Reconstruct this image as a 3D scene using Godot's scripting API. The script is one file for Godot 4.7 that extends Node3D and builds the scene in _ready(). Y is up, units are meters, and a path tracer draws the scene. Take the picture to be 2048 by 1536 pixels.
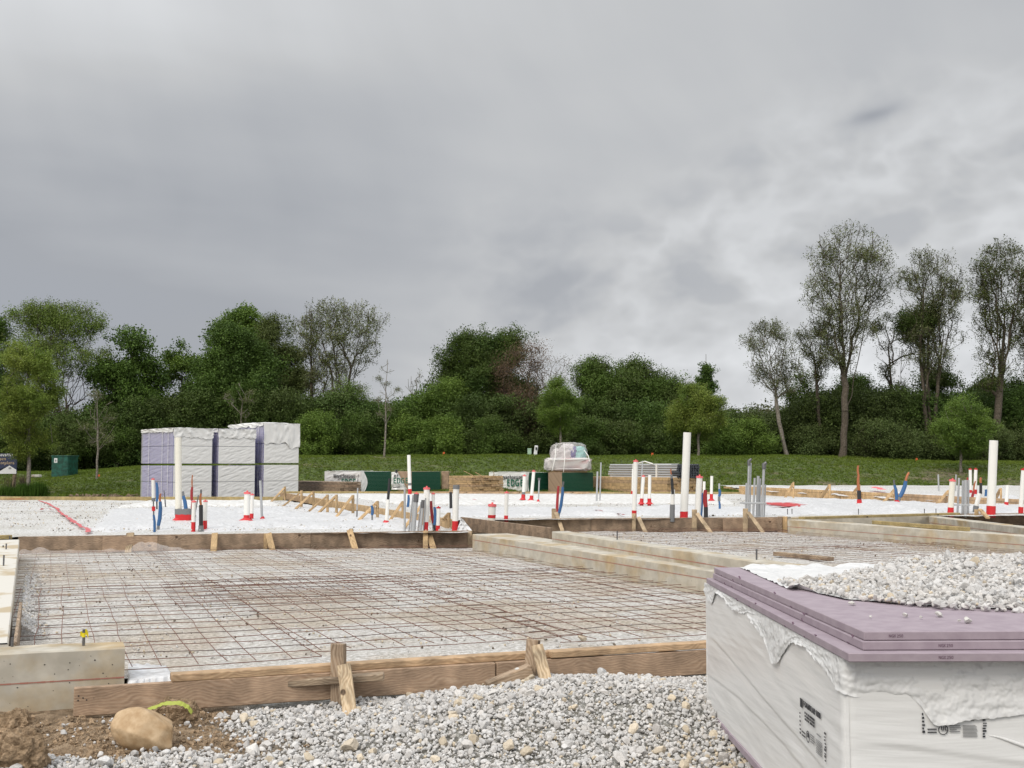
extends Node3D
# A foundation site under an overcast sky: formwork, pits with wire mesh, pipe stubs, foam bundles, lumber packs, a grass bank and trees.

const EYE := 1.32          # camera height above the near gravel
const FOCAL := 2370.0      # focal length in pixels of a 2048 x 1536 picture
const PITCH_PIX := 162.0   # how far the horizon lies below the middle
var UAX := Vector3(0.929, 0, -0.370)    # along the front of the house, to the right
var VAX := Vector3(-0.370, 0, -0.929)   # along the depth of the house, away from the camera
var M := {}
var nz := FastNoiseLite.new()
var sm := FastNoiseLite.new()   # one octave, for soft folds
var rng := RandomNumberGenerator.new()
var cam_basis: Basis


# ---------------------------------------------------------------- mesh builder
class MB:
	var v := PackedVector3Array()
	var n := PackedVector3Array()
	var t := PackedVector2Array()
	var c := PackedColorArray()
	var ix := PackedInt32Array()
	var col := Color(1, 1, 1)
	var uvo := Vector2.ZERO

	func vert(p: Vector3, nn: Vector3, uv: Vector2) -> int:
		v.append(p); n.append(nn); t.append(uv); c.append(col)
		return v.size() - 1

	# corners run counter-clockwise as seen from outside
	func quad(a: Vector3, b: Vector3, d: Vector3, e: Vector3, ua := Vector2.ZERO, ub := Vector2(1, 0), ud := Vector2(1, 1), ue := Vector2(0, 1)) -> void:
		var nn := (b - a).cross(e - a)
		if nn.length_squared() < 1e-16:
			nn = (d - b).cross(e - b)
		nn = nn.normalized()
		var k := v.size()
		vert(a, nn, ua); vert(b, nn, ub); vert(d, nn, ud); vert(e, nn, ue)
		ix.append_array(PackedInt32Array([k, k + 2, k + 1, k, k + 3, k + 2]))

	func tri(a: Vector3, b: Vector3, d: Vector3) -> void:
		var nn := (b - a).cross(d - a).normalized()
		var k := v.size()
		vert(a, nn, Vector2(a.x, a.y)); vert(b, nn, Vector2(b.x, b.y)); vert(d, nn, Vector2(d.x, d.y))
		ix.append_array(PackedInt32Array([k, k + 2, k + 1]))

	# a box whose uvs run in metres, u along its local x; bev chamfers the edges
	func box(tr: Transform3D, size: Vector3, bev := 0.0) -> void:
		var h := size * 0.5
		var b := minf(bev, minf(h.x, minf(h.y, h.z)) * 0.45)
		var ax := [Vector3.RIGHT, Vector3.UP, Vector3.BACK]
		for k in 3:
			for s in [-1.0, 1.0]:
				var u: Vector3 = ax[(k + 1) % 3]
				var w: Vector3 = ax[(k + 2) % 3]
				var nn: Vector3 = ax[k] * s
				var hu: float = h.dot(u) - b
				var hw: float = h.dot(w) - b
				var o: Vector3 = nn * h[k]
				var p := [o - u * hu - w * hw, o + u * hu - w * hw, o + u * hu + w * hw, o - u * hu + w * hw]
				if s < 0:
					p.reverse()
				_face(tr, p)
		if b > 0.0:
			for k in 3:
				var u: Vector3 = ax[(k + 1) % 3]
				var w: Vector3 = ax[(k + 2) % 3]
				var L: Vector3 = ax[k] * (h[k] - b)
				for su in [-1.0, 1.0]:
					for sw in [-1.0, 1.0]:
						var p1: Vector3 = u * su * h.dot(u) + w * sw * (h.dot(w) - b)
						var p2: Vector3 = u * su * (h.dot(u) - b) + w * sw * h.dot(w)
						var p := [p1 - L, p1 + L, p2 + L, p2 - L]
						if (p[1] - p[0]).cross(p[3] - p[0]).dot(u * su + w * sw) < 0:
							p.reverse()
						_face(tr, p)
			for sx in [-1.0, 1.0]:
				for sy in [-1.0, 1.0]:
					for sz in [-1.0, 1.0]:
						var s := Vector3(sx, sy, sz)
						var q := [s * Vector3(h.x, h.y - b, h.z - b), s * Vector3(h.x - b, h.y, h.z - b), s * Vector3(h.x - b, h.y - b, h.z)]
						if (q[1] - q[0]).cross(q[2] - q[0]).dot(s) < 0:
							q.reverse()
						tri(tr * q[0], tr * q[1], tr * q[2])

	func _face(tr: Transform3D, p: Array) -> void:
		var uv := []
		for q in p:
			uv.append(Vector2(q.x, q.y + q.z) + uvo)
		quad(tr * p[0], tr * p[1], tr * p[2], tr * p[3], uv[0], uv[1], uv[2], uv[3])

	func tube(path: Array, radii: Array, sides := 8, cap := true) -> void:
		var m := path.size()
		var side := Vector3.ZERO
		var rows := []
		var along := 0.0
		for i in m:
			var d: Vector3 = (path[mini(i + 1, m - 1)] - path[maxi(i - 1, 0)]).normalized()
			if i == 0:
				side = d.cross(Vector3(0.31, 0.2, 0.93) if absf(d.z) < 0.8 else Vector3(0.9, 0.3, 0.1)).normalized()
			else:
				side = (side - d * side.dot(d)).normalized()
				along += path[i].distance_to(path[i - 1])
			var up := d.cross(side)
			var k := v.size()
			for s in sides + 1:
				var a := TAU * s / sides
				var nn := side * cos(a) + up * sin(a)
				vert(path[i] + nn * radii[i], nn, Vector2(along, radii[i] * a) + uvo)
			rows.append(k)
		for i in m - 1:
			for s in sides:
				var a: int = rows[i] + s
				var b: int = rows[i + 1] + s
				ix.append_array(PackedInt32Array([a, b, a + 1, a + 1, b, b + 1]))
		if cap:
			for e in [0, m - 1]:
				var d: Vector3 = (path[1] - path[0]).normalized() * -1.0 if e == 0 else (path[m - 1] - path[m - 2]).normalized()
				var k := v.size()
				vert(path[e], d, Vector2.ZERO)
				for s in sides + 1:
					var q: Vector3 = v[rows[e] + s]
					vert(q, d, Vector2(q.x, q.z))
				for s in sides:
					if e == 0:
						ix.append_array(PackedInt32Array([k, k + 1 + s, k + 2 + s]))
					else:
						ix.append_array(PackedInt32Array([k, k + 2 + s, k + 1 + s]))

	# a sheet of points fn(u, v) -> Vector3 with u, v in 0..1; the front faces du x dv; colf tints it
	func grid(nu: int, nv: int, fn: Callable, uvs := Vector2.ONE, colf = null) -> void:
		var k := v.size()
		for j in nv + 1:
			for i in nu + 1:
				var a := float(i) / nu
				var b := float(j) / nv
				var p: Vector3 = fn.call(a, b)
				if colf != null:
					col = colf.call(p)
				vert(p, Vector3.ZERO, Vector2(a, b) * uvs + uvo)
		for j in nv:
			for i in nu:
				var a := k + j * (nu + 1) + i
				var b := a + nu + 1
				for f in [[a, a + 1, b + 1], [a, b + 1, b]]:
					var nn := (v[f[1]] - v[f[0]]).cross(v[f[2]] - v[f[0]])
					for q in f:
						n[q] += nn
					ix.append_array(PackedInt32Array([f[0], f[2], f[1]]))
		for q in range(k, v.size()):
			n[q] = n[q].normalized() if n[q].length_squared() > 0 else Vector3.UP

	func mesh() -> ArrayMesh:
		var a := []
		a.resize(Mesh.ARRAY_MAX)
		a[Mesh.ARRAY_VERTEX] = v; a[Mesh.ARRAY_NORMAL] = n; a[Mesh.ARRAY_TEX_UV] = t; a[Mesh.ARRAY_COLOR] = c; a[Mesh.ARRAY_INDEX] = ix
		var m := ArrayMesh.new()
		m.add_surface_from_arrays(Mesh.PRIMITIVE_TRIANGLES, a)
		return m


# ---------------------------------------------------------------- naming and placing
func tag(o: Node, label := "", category := "", group := "", kind := "") -> Node:
	if label: o.set_meta("label", label)
	if category: o.set_meta("category", category)
	if group: o.set_meta("group", group)
	if kind: o.set_meta("kind", kind)
	return o

func own_name(called: String, parent: Node) -> String:
	if not parent.has_node(called):
		return called
	var k := 1
	while parent.has_node("%s_%03d" % [called, k]):
		k += 1
	return "%s_%03d" % [called, k]

func thing(called: String, label: String, category: String, at := Vector3.ZERO, group := "") -> Node3D:
	var o := Node3D.new()
	o.name = own_name(called, self)
	add_child(o, true)
	o.position = at
	tag(o, label, category, group)
	return o

func put(called: String, m: Mesh, mat: Material, parent: Node = self) -> MeshInstance3D:
	var o := MeshInstance3D.new()
	o.name = own_name(called, parent)
	o.mesh = m
	o.material_override = mat
	parent.add_child(o, true)
	return o

# the mesh's points are in world metres; it is moved so that it sits under its parent
func part(called: String, mb: MB, mat: Material, parent: Node = self) -> MeshInstance3D:
	if parent != self:
		var p := Vector3.ZERO
		var q := parent
		while q != self:
			p += (q as Node3D).position
			q = q.get_parent()
		for i in mb.v.size():
			mb.v[i] -= p
	return put(called, mb.mesh(), mat, parent)

func struct(called: String, mb: MB, mat: Material) -> MeshInstance3D:
	var o := put(called, mb.mesh(), mat)
	o.set_meta("kind", "structure")
	return o

func scatter(called: String, m: Mesh, mat: Material, places: Array, colors: Array, parent: Node = self) -> MultiMeshInstance3D:
	var mm := MultiMesh.new()
	mm.transform_format = MultiMesh.TRANSFORM_3D
	mm.use_colors = true
	mm.mesh = m
	mm.instance_count = places.size()
	for i in places.size():
		mm.set_instance_transform(i, places[i])
		mm.set_instance_color(i, colors[i])
	var o := MultiMeshInstance3D.new()
	o.name = own_name(called, parent)
	o.multimesh = mm
	o.material_override = mat
	parent.add_child(o, true)
	o.set_meta("kind", "stuff")
	return o

# ---------------------------------------------------------------- reading the survey: a sight line through a point of the plan
func ray(px: float, py: float) -> Vector3:
	return cam_basis * Vector3((px - 1024.0) / FOCAL, -(py - 768.0) / FOCAL, -1.0)

func P(px: float, py: float, y: float) -> Vector3:   # where the sight line meets level y
	var r := ray(px, py)
	return Vector3(0, EYE, 0) + r * ((y - EYE) / r.y)

func D(px: float, py: float, depth: float) -> Vector3:   # where it meets the plane at a depth
	var r := ray(px, py)
	return Vector3(0, EYE, 0) + r * (depth / -r.z)

func ppm(p: Vector3) -> float:   # pixels per metre there
	return FOCAL / -(cam_basis.inverse() * (p - Vector3(0, EYE, 0))).z

func rot(axis: Vector3, a: float) -> Basis:
	return Basis(axis.normalized(), a)

func frame(x: Vector3, up := Vector3.UP) -> Basis:
	var a := x.normalized()
	var z := a.cross(up).normalized()
	return Basis(a, z.cross(a).normalized(), z)

# a straight timber from a to b: h high along up, t thick across; the line a-b is its centre
func timber(mb: MB, a: Vector3, b: Vector3, h: float, t: float, up := Vector3.UP, bev := 0.003) -> void:
	mb.uvo = Vector2(rng.randf() * 9.0, rng.randf() * 9.0)
	mb.box(Transform3D(frame(b - a, up), (a + b) * 0.5), Vector3(a.distance_to(b), h, t), bev)

# a board standing on edge: its top edge runs from a to b, its face towards the camera lies on that line
func board(mb: MB, a: Vector3, b: Vector3, h: float, t: float, bev := 0.003) -> void:
	var f := frame(b - a)
	var back := f.z if f.z.z < 0 else -f.z
	timber(mb, a - f.y * h * 0.5 + back * t * 0.5, b - f.y * h * 0.5 + back * t * 0.5, h, t, Vector3.UP, bev)

func soft(x: float, y: float, z := 0.0) -> float:
	return sm.get_noise_3d(x, y, z)

func fbm(x: float, y: float, z := 0.0) -> float:
	return nz.get_noise_3d(x, y, z)

# ---------------------------------------------------------------- stones
func ico(levels: int) -> Array:
	var g := (1.0 + sqrt(5.0)) / 2.0
	var vs := [Vector3(-1, g, 0), Vector3(1, g, 0), Vector3(-1, -g, 0), Vector3(1, -g, 0), Vector3(0, -1, g), Vector3(0, 1, g), Vector3(0, -1, -g), Vector3(0, 1, -g), Vector3(g, 0, -1), Vector3(g, 0, 1), Vector3(-g, 0, -1), Vector3(-g, 0, 1)]
	for i in vs.size():
		vs[i] = vs[i].normalized()
	var fs := [[0, 11, 5], [0, 5, 1], [0, 1, 7], [0, 7, 10], [0, 10, 11], [1, 5, 9], [5, 11, 4], [11, 10, 2], [10, 7, 6], [7, 1, 8], [3, 9, 4], [3, 4, 2], [3, 2, 6], [3, 6, 8], [3, 8, 9], [4, 9, 5], [2, 4, 11], [6, 2, 10], [8, 6, 7], [9, 8, 1]]
	for l in levels:
		var mid := {}
		var nf := []
		for f in fs:
			var m := []
			for e in 3:
				var a: int = mini(f[e], f[(e + 1) % 3])
				var b: int = maxi(f[e], f[(e + 1) % 3])
				var key := a * 100000 + b
				if not mid.has(key):
					mid[key] = vs.size()
					vs.append(((vs[a] + vs[b]) * 0.5).normalized())
				m.append(mid[key])
			nf.append_array([[f[0], m[0], m[2]], [f[1], m[1], m[0]], [f[2], m[2], m[1]], [m[0], m[1], m[2]]])
		fs = nf
	return [vs, fs]

# crushed stone: a ball cut by planes, flat faces
func stone_mesh(seed_value: int, levels := 1, cuts := 9, rough := 0.0) -> ArrayMesh:
	var r := RandomNumberGenerator.new()
	r.seed = seed_value
	var s := ico(levels)
	var vs: Array = s[0]
	for k in cuts:
		var d := Vector3(r.randfn(), r.randfn(), r.randfn()).normalized()
		var lim := r.randf_range(0.45, 0.8)
		for i in vs.size():
			var over: float = vs[i].dot(d) - lim
			if over > 0:
				vs[i] -= d * over
	var sc := Vector3(1.0, r.randf_range(0.6, 0.85), r.randf_range(0.7, 1.0))
	for i in vs.size():
		var q: Vector3 = vs[i]
		vs[i] = q * sc * (1.0 + rough * fbm(q.x * 3.0 + seed_value, q.y * 3.0, q.z * 3.0))
	var mb := MB.new()
	for f in s[1]:
		mb.tri(vs[f[0]], vs[f[1]], vs[f[2]])
	return mb.mesh()

# a rounded lump, smooth
func lump_mesh(seed_value: int, levels: int, size: Vector3, amp: float, freq: float, fine := 0.0, cuts := 0) -> ArrayMesh:
	var s := ico(levels)
	var vs: Array = s[0].duplicate()
	var r := RandomNumberGenerator.new()
	r.seed = seed_value
	for k in cuts:      # worn flats
		var d := Vector3(r.randfn(), r.randfn(), r.randfn()).normalized()
		var lim := r.randf_range(0.72, 0.88)
		for i in vs.size():
			var over: float = vs[i].dot(d) - lim
			if over > 0:
				vs[i] -= d * over * 0.9
	var mb := MB.new()
	for i in vs.size():
		var q: Vector3 = vs[i]
		var k := 1.0 + amp * fbm(q.x * freq + seed_value * 7.3, q.y * freq, q.z * freq) + fine * fbm(q.x * freq * 5.0, q.y * freq * 5.0 + seed_value, q.z * freq * 5.0)
		vs[i] = q * size * k
		mb.vert(vs[i], Vector3.ZERO, Vector2(q.x, q.y))
	for f in s[1]:
		var nn: Vector3 = (vs[f[1]] - vs[f[0]]).cross(vs[f[2]] - vs[f[0]])
		for q in f:
			mb.n[q] += nn
		mb.ix.append_array(PackedInt32Array([f[0], f[2], f[1]]))
	for i in mb.n.size():
		mb.n[i] = mb.n[i].normalized()
	return mb.mesh()

# ---------------------------------------------------------------- materials
func noise_tex(seed_value: int, freq: float, dark: Color, light: Color, octaves := 5, size := 512, normal := false, lo := 0.25, hi := 0.75) -> NoiseTexture2D:
	var f := FastNoiseLite.new()
	f.seed = seed_value
	f.frequency = freq
	f.noise_type = FastNoiseLite.TYPE_SIMPLEX_SMOOTH
	f.fractal_octaves = octaves
	f.fractal_gain = 0.6
	var x := NoiseTexture2D.new()
	x.width = size; x.height = size
	x.seamless = true
	x.noise = f
	if normal:
		x.as_normal_map = true
		x.bump_strength = 6.0
	else:
		var g := Gradient.new()
		g.offsets = PackedFloat32Array([lo, hi])
		g.colors = PackedColorArray([dark, light])
		x.color_ramp = g
	return x

func lin(r: float, g: float, b: float) -> Color:
	return Color(r, g, b).linear_to_srgb()

func mat(called: String, albedo: Color, rough := 0.9, tex: Texture2D = null, scale := 1.0, triplanar := true, bump: Texture2D = null, bump_cm := 0.5) -> StandardMaterial3D:
	var m := StandardMaterial3D.new()
	m.resource_name = called
	m.albedo_color = albedo
	m.roughness = rough
	m.vertex_color_use_as_albedo = true
	if tex:
		m.albedo_texture = tex
	if tex or bump:
		m.uv1_scale = Vector3.ONE * scale
		if triplanar:
			m.uv1_triplanar = true
			m.uv1_world_triplanar = true
	if bump:
		m.heightmap_enabled = true
		m.heightmap_texture = bump
		m.heightmap_scale = bump_cm
	M[called] = m
	return m

# planks: long grain with growth-ring figure, knots and saw marks; 1.6 m x 0.4 m
func wood_tex(seed_value: int, contrast: float, knots: int) -> ImageTexture:
	var w := 512
	var h := 128
	var r := RandomNumberGenerator.new()
	r.seed = seed_value
	var kn := []
	for k in knots:
		kn.append(Vector3(r.randf() * w, r.randf() * h, r.randf_range(4, 8)))
	var im := Image.create(w, h, false, Image.FORMAT_RGB8)
	for y in h:
		for x in w:
			var bend := 0.0
			var knot := 0.0
			for k in kn:
				var dx: float = absf(x - k.x); dx = minf(dx, w - dx)
				var dy: float = y - k.y
				var q: float = (dx * dx / 14.0 + dy * dy) / (k.z * k.z)
				bend += signf(dy) * k.z * 1.6 * exp(-q * 0.35)
				knot = maxf(knot, 1.0 - smoothstep(0.35, 1.0, (dx * dx / 2.2 + dy * dy) / (k.z * k.z) * 1.6))
			var a := TAU * x / w
			var yy := y + bend
			var wav := nz.get_noise_3d(cos(a) * 0.55 + seed_value, sin(a) * 0.55, yy * 0.010) * 22.0
			var ring := pow(absf(sin((yy + wav) * 0.62)), 1.8)
			var fine := nz.get_noise_3d(cos(a) * 5.0, sin(a) * 5.0 + seed_value, y * 0.9)
			var stain := nz.get_noise_3d(cos(a) * 1.3 + 9.0, sin(a) * 1.3, y * 0.012 + seed_value * 3.0)
			var g := 0.90 - contrast * 0.20 * ring + fine * 0.13 * (0.5 + contrast) + stain * 0.20 * (0.4 + contrast) - knot * 0.42
			g = clampf(g, 0.1, 1.0)
			im.set_pixel(x, y, Color(g, g * (0.985 - 0.05 * ring * contrast - knot * 0.08), g * (0.97 - 0.1 * ring * contrast - knot * 0.12)))
	return ImageTexture.create_from_image(im)

func wood(called: String, albedo: Color, tex: Texture2D, rough := 0.85) -> void:
	var m := mat(called, albedo, rough, tex, 1.0, false, tex, 0.12)
	m.uv1_scale = Vector3(1.0 / 1.6, 1.0 / 0.4, 1)

func make_materials() -> void:
	var fine := noise_tex(3, 0.06, Color(0.72, 0.71, 0.7), Color(1, 1, 1), 5)
	var coarse := noise_tex(5, 0.012, Color(0.66, 0.64, 0.6), Color(1, 1, 1), 6)
	var grit := noise_tex(8, 0.11, Color(0.3, 0.3, 0.3), Color(1, 1, 1), 4)
	var soft := noise_tex(12, 0.01, Color(0.2, 0.2, 0.2), Color(1, 1, 1), 3)
	var stain := noise_tex(21, 0.008, Color(0.95, 0.87, 0.74), Color(1, 1, 1), 6, 512, false, 0.22, 0.52)
	var mild := noise_tex(4, 0.06, Color(0.88, 0.875, 0.865), Color(1, 1, 1), 5)
	mat("stone", lin(1, 1, 1), 0.95, mild, 3.0)
	mat("pale_stone", lin(0.62, 0.61, 0.58), 0.95, mild, 3.0)
	mat("crumb", lin(1, 1, 1), 0.97, mild, 5.0, true, grit, 0.5)
	mat("screenings", lin(1, 1, 1), 0.95, noise_tex(31, 0.05, Color(0.8, 0.79, 0.77), Color(1, 1, 1), 6, 512, false, 0.3, 0.7), 0.8, true, grit, 1.0)
	mat("earth", lin(1, 1, 1), 0.97, coarse, 1.7, true, grit, 1.6)
	mat("clod", lin(0.56, 0.40, 0.255), 0.97, coarse, 4.0, true, grit, 1.2)
	mat("boulder", lin(0.54, 0.40, 0.25), 0.75, noise_tex(41, 0.012, Color(0.82, 0.77, 0.7), Color(1, 1, 1), 6), 2.0, true, fine, 0.03)
	var con := mat("concrete", lin(0.545, 0.51, 0.435), 0.88, stain, 0.27, true, fine, 0.12)
	con.detail_enabled = true
	con.detail_blend_mode = BaseMaterial3D.BLEND_MODE_MUL
	con.detail_uv_layer = BaseMaterial3D.DETAIL_UV_1
	con.detail_albedo = noise_tex(44, 0.03, Color(0.86, 0.855, 0.85), Color(1, 1, 1), 6)
	mat("concrete_pale", lin(0.60, 0.575, 0.52), 0.9, noise_tex(46, 0.006, Color(0.88, 0.82, 0.72), Color(1, 1, 1), 5, 512, false, 0.3, 0.5), 0.4, true, fine, 0.06)
	mat("hole", lin(0.05, 0.045, 0.04), 0.9)
	mat("chalk", lin(0.36, 0.16, 0.12), 0.9)
	var wa := wood_tex(1, 0.75, 3)
	var wb := wood_tex(2, 0.55, 5)
	var wc := wood_tex(7, 0.5, 1)
	wood("wood_grey", lin(0.39, 0.30, 0.22), wa)
	wood("wood_brown", lin(0.50, 0.37, 0.265), wc)
	wood("wood_orange", lin(0.62, 0.45, 0.285), wb)
	wood("wood_tan", lin(0.62, 0.46, 0.265), wb)
	wood("wood_new", lin(0.72, 0.52, 0.29), wb)
	wood("wood_dirty", lin(0.46, 0.365, 0.27), wa)
	wood("wood_old", lin(0.60, 0.49, 0.34), wa)
	wood("wood_treated", lin(0.50, 0.41, 0.20), wb)
	wood("wood_weathered", lin(0.42, 0.34, 0.25), wa)
	mat("rust", lin(0.21, 0.105, 0.075), 0.8)
	mat("rust_dark", lin(0.10, 0.065, 0.055), 0.7)
	var zinc := mat("zinc", lin(0.50, 0.515, 0.53), 0.45, mild, 6.0)
	zinc.metallic = 0.3
	var steel := mat("steel", lin(0.22, 0.22, 0.23), 0.45, fine, 5.0)
	steel.metallic = 0.6
	mat("tube_dark", lin(0.055, 0.06, 0.07), 0.5)
	mat("white", lin(0.78, 0.77, 0.73), 0.35)
	mat("cream", lin(0.74, 0.71, 0.62), 0.35)
	mat("pink", lin(0.80, 0.16, 0.17), 0.5)
	mat("tape_red", lin(0.58, 0.10, 0.11), 0.45)
	mat("red", lin(0.55, 0.018, 0.022), 0.38)
	mat("redtube", lin(0.30, 0.022, 0.025), 0.4)
	mat("blue", lin(0.035, 0.115, 0.27), 0.4)
	mat("grey", lin(0.17, 0.175, 0.18), 0.4)
	mat("black", lin(0.02, 0.02, 0.022), 0.6)
	mat("green_wrap", lin(0.006, 0.095, 0.05), 0.55, fine, 1.2)
	mat("green_box", lin(0.012, 0.105, 0.075), 0.5, coarse, 0.8)
	var copper := mat("copper", lin(0.46, 0.17, 0.08), 0.4)
	copper.metallic = 0.6
	var poly := mat("poly", lin(0.70, 0.705, 0.72), 0.4, mild, 0.5, true, soft, 1.4)
	poly.metallic_specular = 0.4
	mat("poly_dusty", lin(0.78, 0.78, 0.775), 0.55, noise_tex(51, 0.025, Color(0.86, 0.85, 0.83), Color(1, 1, 1), 6), 0.5, true, grit, 0.5)
	var clear := mat("clear_film", Color(0.95, 0.93, 0.92, 0.2), 0.3)
	clear.transparency = BaseMaterial3D.TRANSPARENCY_ALPHA
	var haze_film := mat("hazy_film", Color(0.93, 0.92, 0.94, 0.42), 0.35, null, 1.0)
	haze_film.transparency = BaseMaterial3D.TRANSPARENCY_ALPHA
	# stretch film: long creases that run with the wrap
	var crease := Image.create(512, 512, false, Image.FORMAT_RGB8)
	for y in 512:
		for x in 512:
			var a := TAU * x / 512.0
			var yy := y + 18.0 * sin(a) * 0.4
			var g := 0.5 + 0.42 * nz.get_noise_3d(cos(a) * 0.7, sin(a) * 0.7, yy * 0.16) + 0.3 * nz.get_noise_3d(cos(a) * 0.5 + 4.0, sin(a) * 0.5, yy * 0.035) + 0.12 * nz.get_noise_3d(cos(a) * 2.4 + 4.0, sin(a) * 2.4, yy * 0.3)
			crease.set_pixel(x, y, Color(g, g, g))
	var ct := ImageTexture.create_from_image(crease)
	var film := mat("film", lin(0.71, 0.708, 0.70), 0.3, null, 1.0, false, ct, 0.065)
	film.uv1_scale = Vector3(1, 1, 1)
	film.metallic_specular = 0.45
	var torn := mat("torn_film", lin(0.69, 0.69, 0.685), 0.45, null, 1.0, true, noise_tex(61, 0.02, Color(0, 0, 0), Color(1, 1, 1), 3), 0.55)
	torn.uv1_scale = Vector3.ONE * 1.3
	torn.backlight_enabled = true
	torn.backlight = Color(0.35, 0.35, 0.34)
	mat("far_film", lin(0.79, 0.785, 0.765), 0.35)
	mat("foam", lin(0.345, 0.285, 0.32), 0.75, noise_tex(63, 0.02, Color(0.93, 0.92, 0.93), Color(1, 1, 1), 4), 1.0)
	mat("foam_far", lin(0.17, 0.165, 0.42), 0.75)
	mat("foam_far_deep", lin(0.07, 0.07, 0.22), 0.75)
	mat("ink", lin(0.03, 0.03, 0.035), 0.7)
	mat("ink_pale", lin(0.22, 0.22, 0.22), 0.7)
	mat("ink_plum", lin(0.13, 0.075, 0.11), 0.7)
	mat("green_ink", lin(0.01, 0.12, 0.07), 0.6)
	mat("grass_ground", lin(1, 1, 1), 1.0, noise_tex(71, 0.03, Color(0.55, 0.55, 0.55), Color(1, 1, 1), 6), 0.25)
	var leaf := mat("leaf", lin(1, 1, 1), 0.62)
	leaf.backlight_enabled = true
	leaf.backlight = Color(0.45, 0.5, 0.2)
	leaf.metallic_specular = 0.3
	var blade := mat("blade", lin(1, 1, 1), 0.8)
	blade.metallic_specular = 0.1
	mat("bark", lin(0.14, 0.115, 0.09), 0.95, coarse, 2.0)
	mat("bark_pale", lin(0.30, 0.27, 0.235), 0.95, coarse, 2.0)
	mat("navy", lin(0.025, 0.035, 0.08), 0.45)
	mat("sign_white", lin(0.72, 0.72, 0.72), 0.5)
	mat("yellow", lin(0.72, 0.60, 0.02), 0.5)
	mat("lime", lin(0.33, 0.37, 0.05), 0.5)
	mat("pale_green", lin(0.36, 0.50, 0.38), 0.5)
	mat("aqua", lin(0.25, 0.52, 0.50), 0.45)
	mat("violet", lin(0.12, 0.11, 0.30), 0.5)
	mat("orange_tag", lin(0.65, 0.12, 0.03), 0.6)


# ---------------------------------------------------------------- the overcast sky: air and clouds as a function of direction
const SKY_X := [-40.0, -22.0, -12.0, 0.0, 12.0, 22.0, 40.0]
const SKY_Y := [0.0, 4.0, 9.0, 15.0, 21.0, 34.0]
# brightness as the eye reads it (sRGB, 0..255), from the horizon up
const SKY_V := [
	[158, 156, 160, 196, 214, 209, 202],
	[155, 153, 157, 188, 213, 208, 200],
	[150, 152, 160, 177, 196, 196, 192],
	[180, 178, 176, 187, 188, 190, 186],
	[212, 211, 200, 190, 181, 177, 175],
	[208, 206, 202, 196, 192, 190, 188]]

var sz := FastNoiseLite.new()

func sky_base(az: float, el: float) -> float:
	var i := 0
	while i < SKY_X.size() - 2 and az > SKY_X[i + 1]:
		i += 1
	var j := 0
	while j < SKY_Y.size() - 2 and el > SKY_Y[j + 1]:
		j += 1
	var a := smoothstep(0.0, 1.0, clampf((az - SKY_X[i]) / (SKY_X[i + 1] - SKY_X[i]), 0, 1))
	var b := smoothstep(0.0, 1.0, clampf((el - SKY_Y[j]) / (SKY_Y[j + 1] - SKY_Y[j]), 0, 1))
	return lerpf(lerpf(SKY_V[j][i], SKY_V[j][i + 1], a), lerpf(SKY_V[j + 1][i], SKY_V[j + 1][i + 1], a), b)

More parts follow.
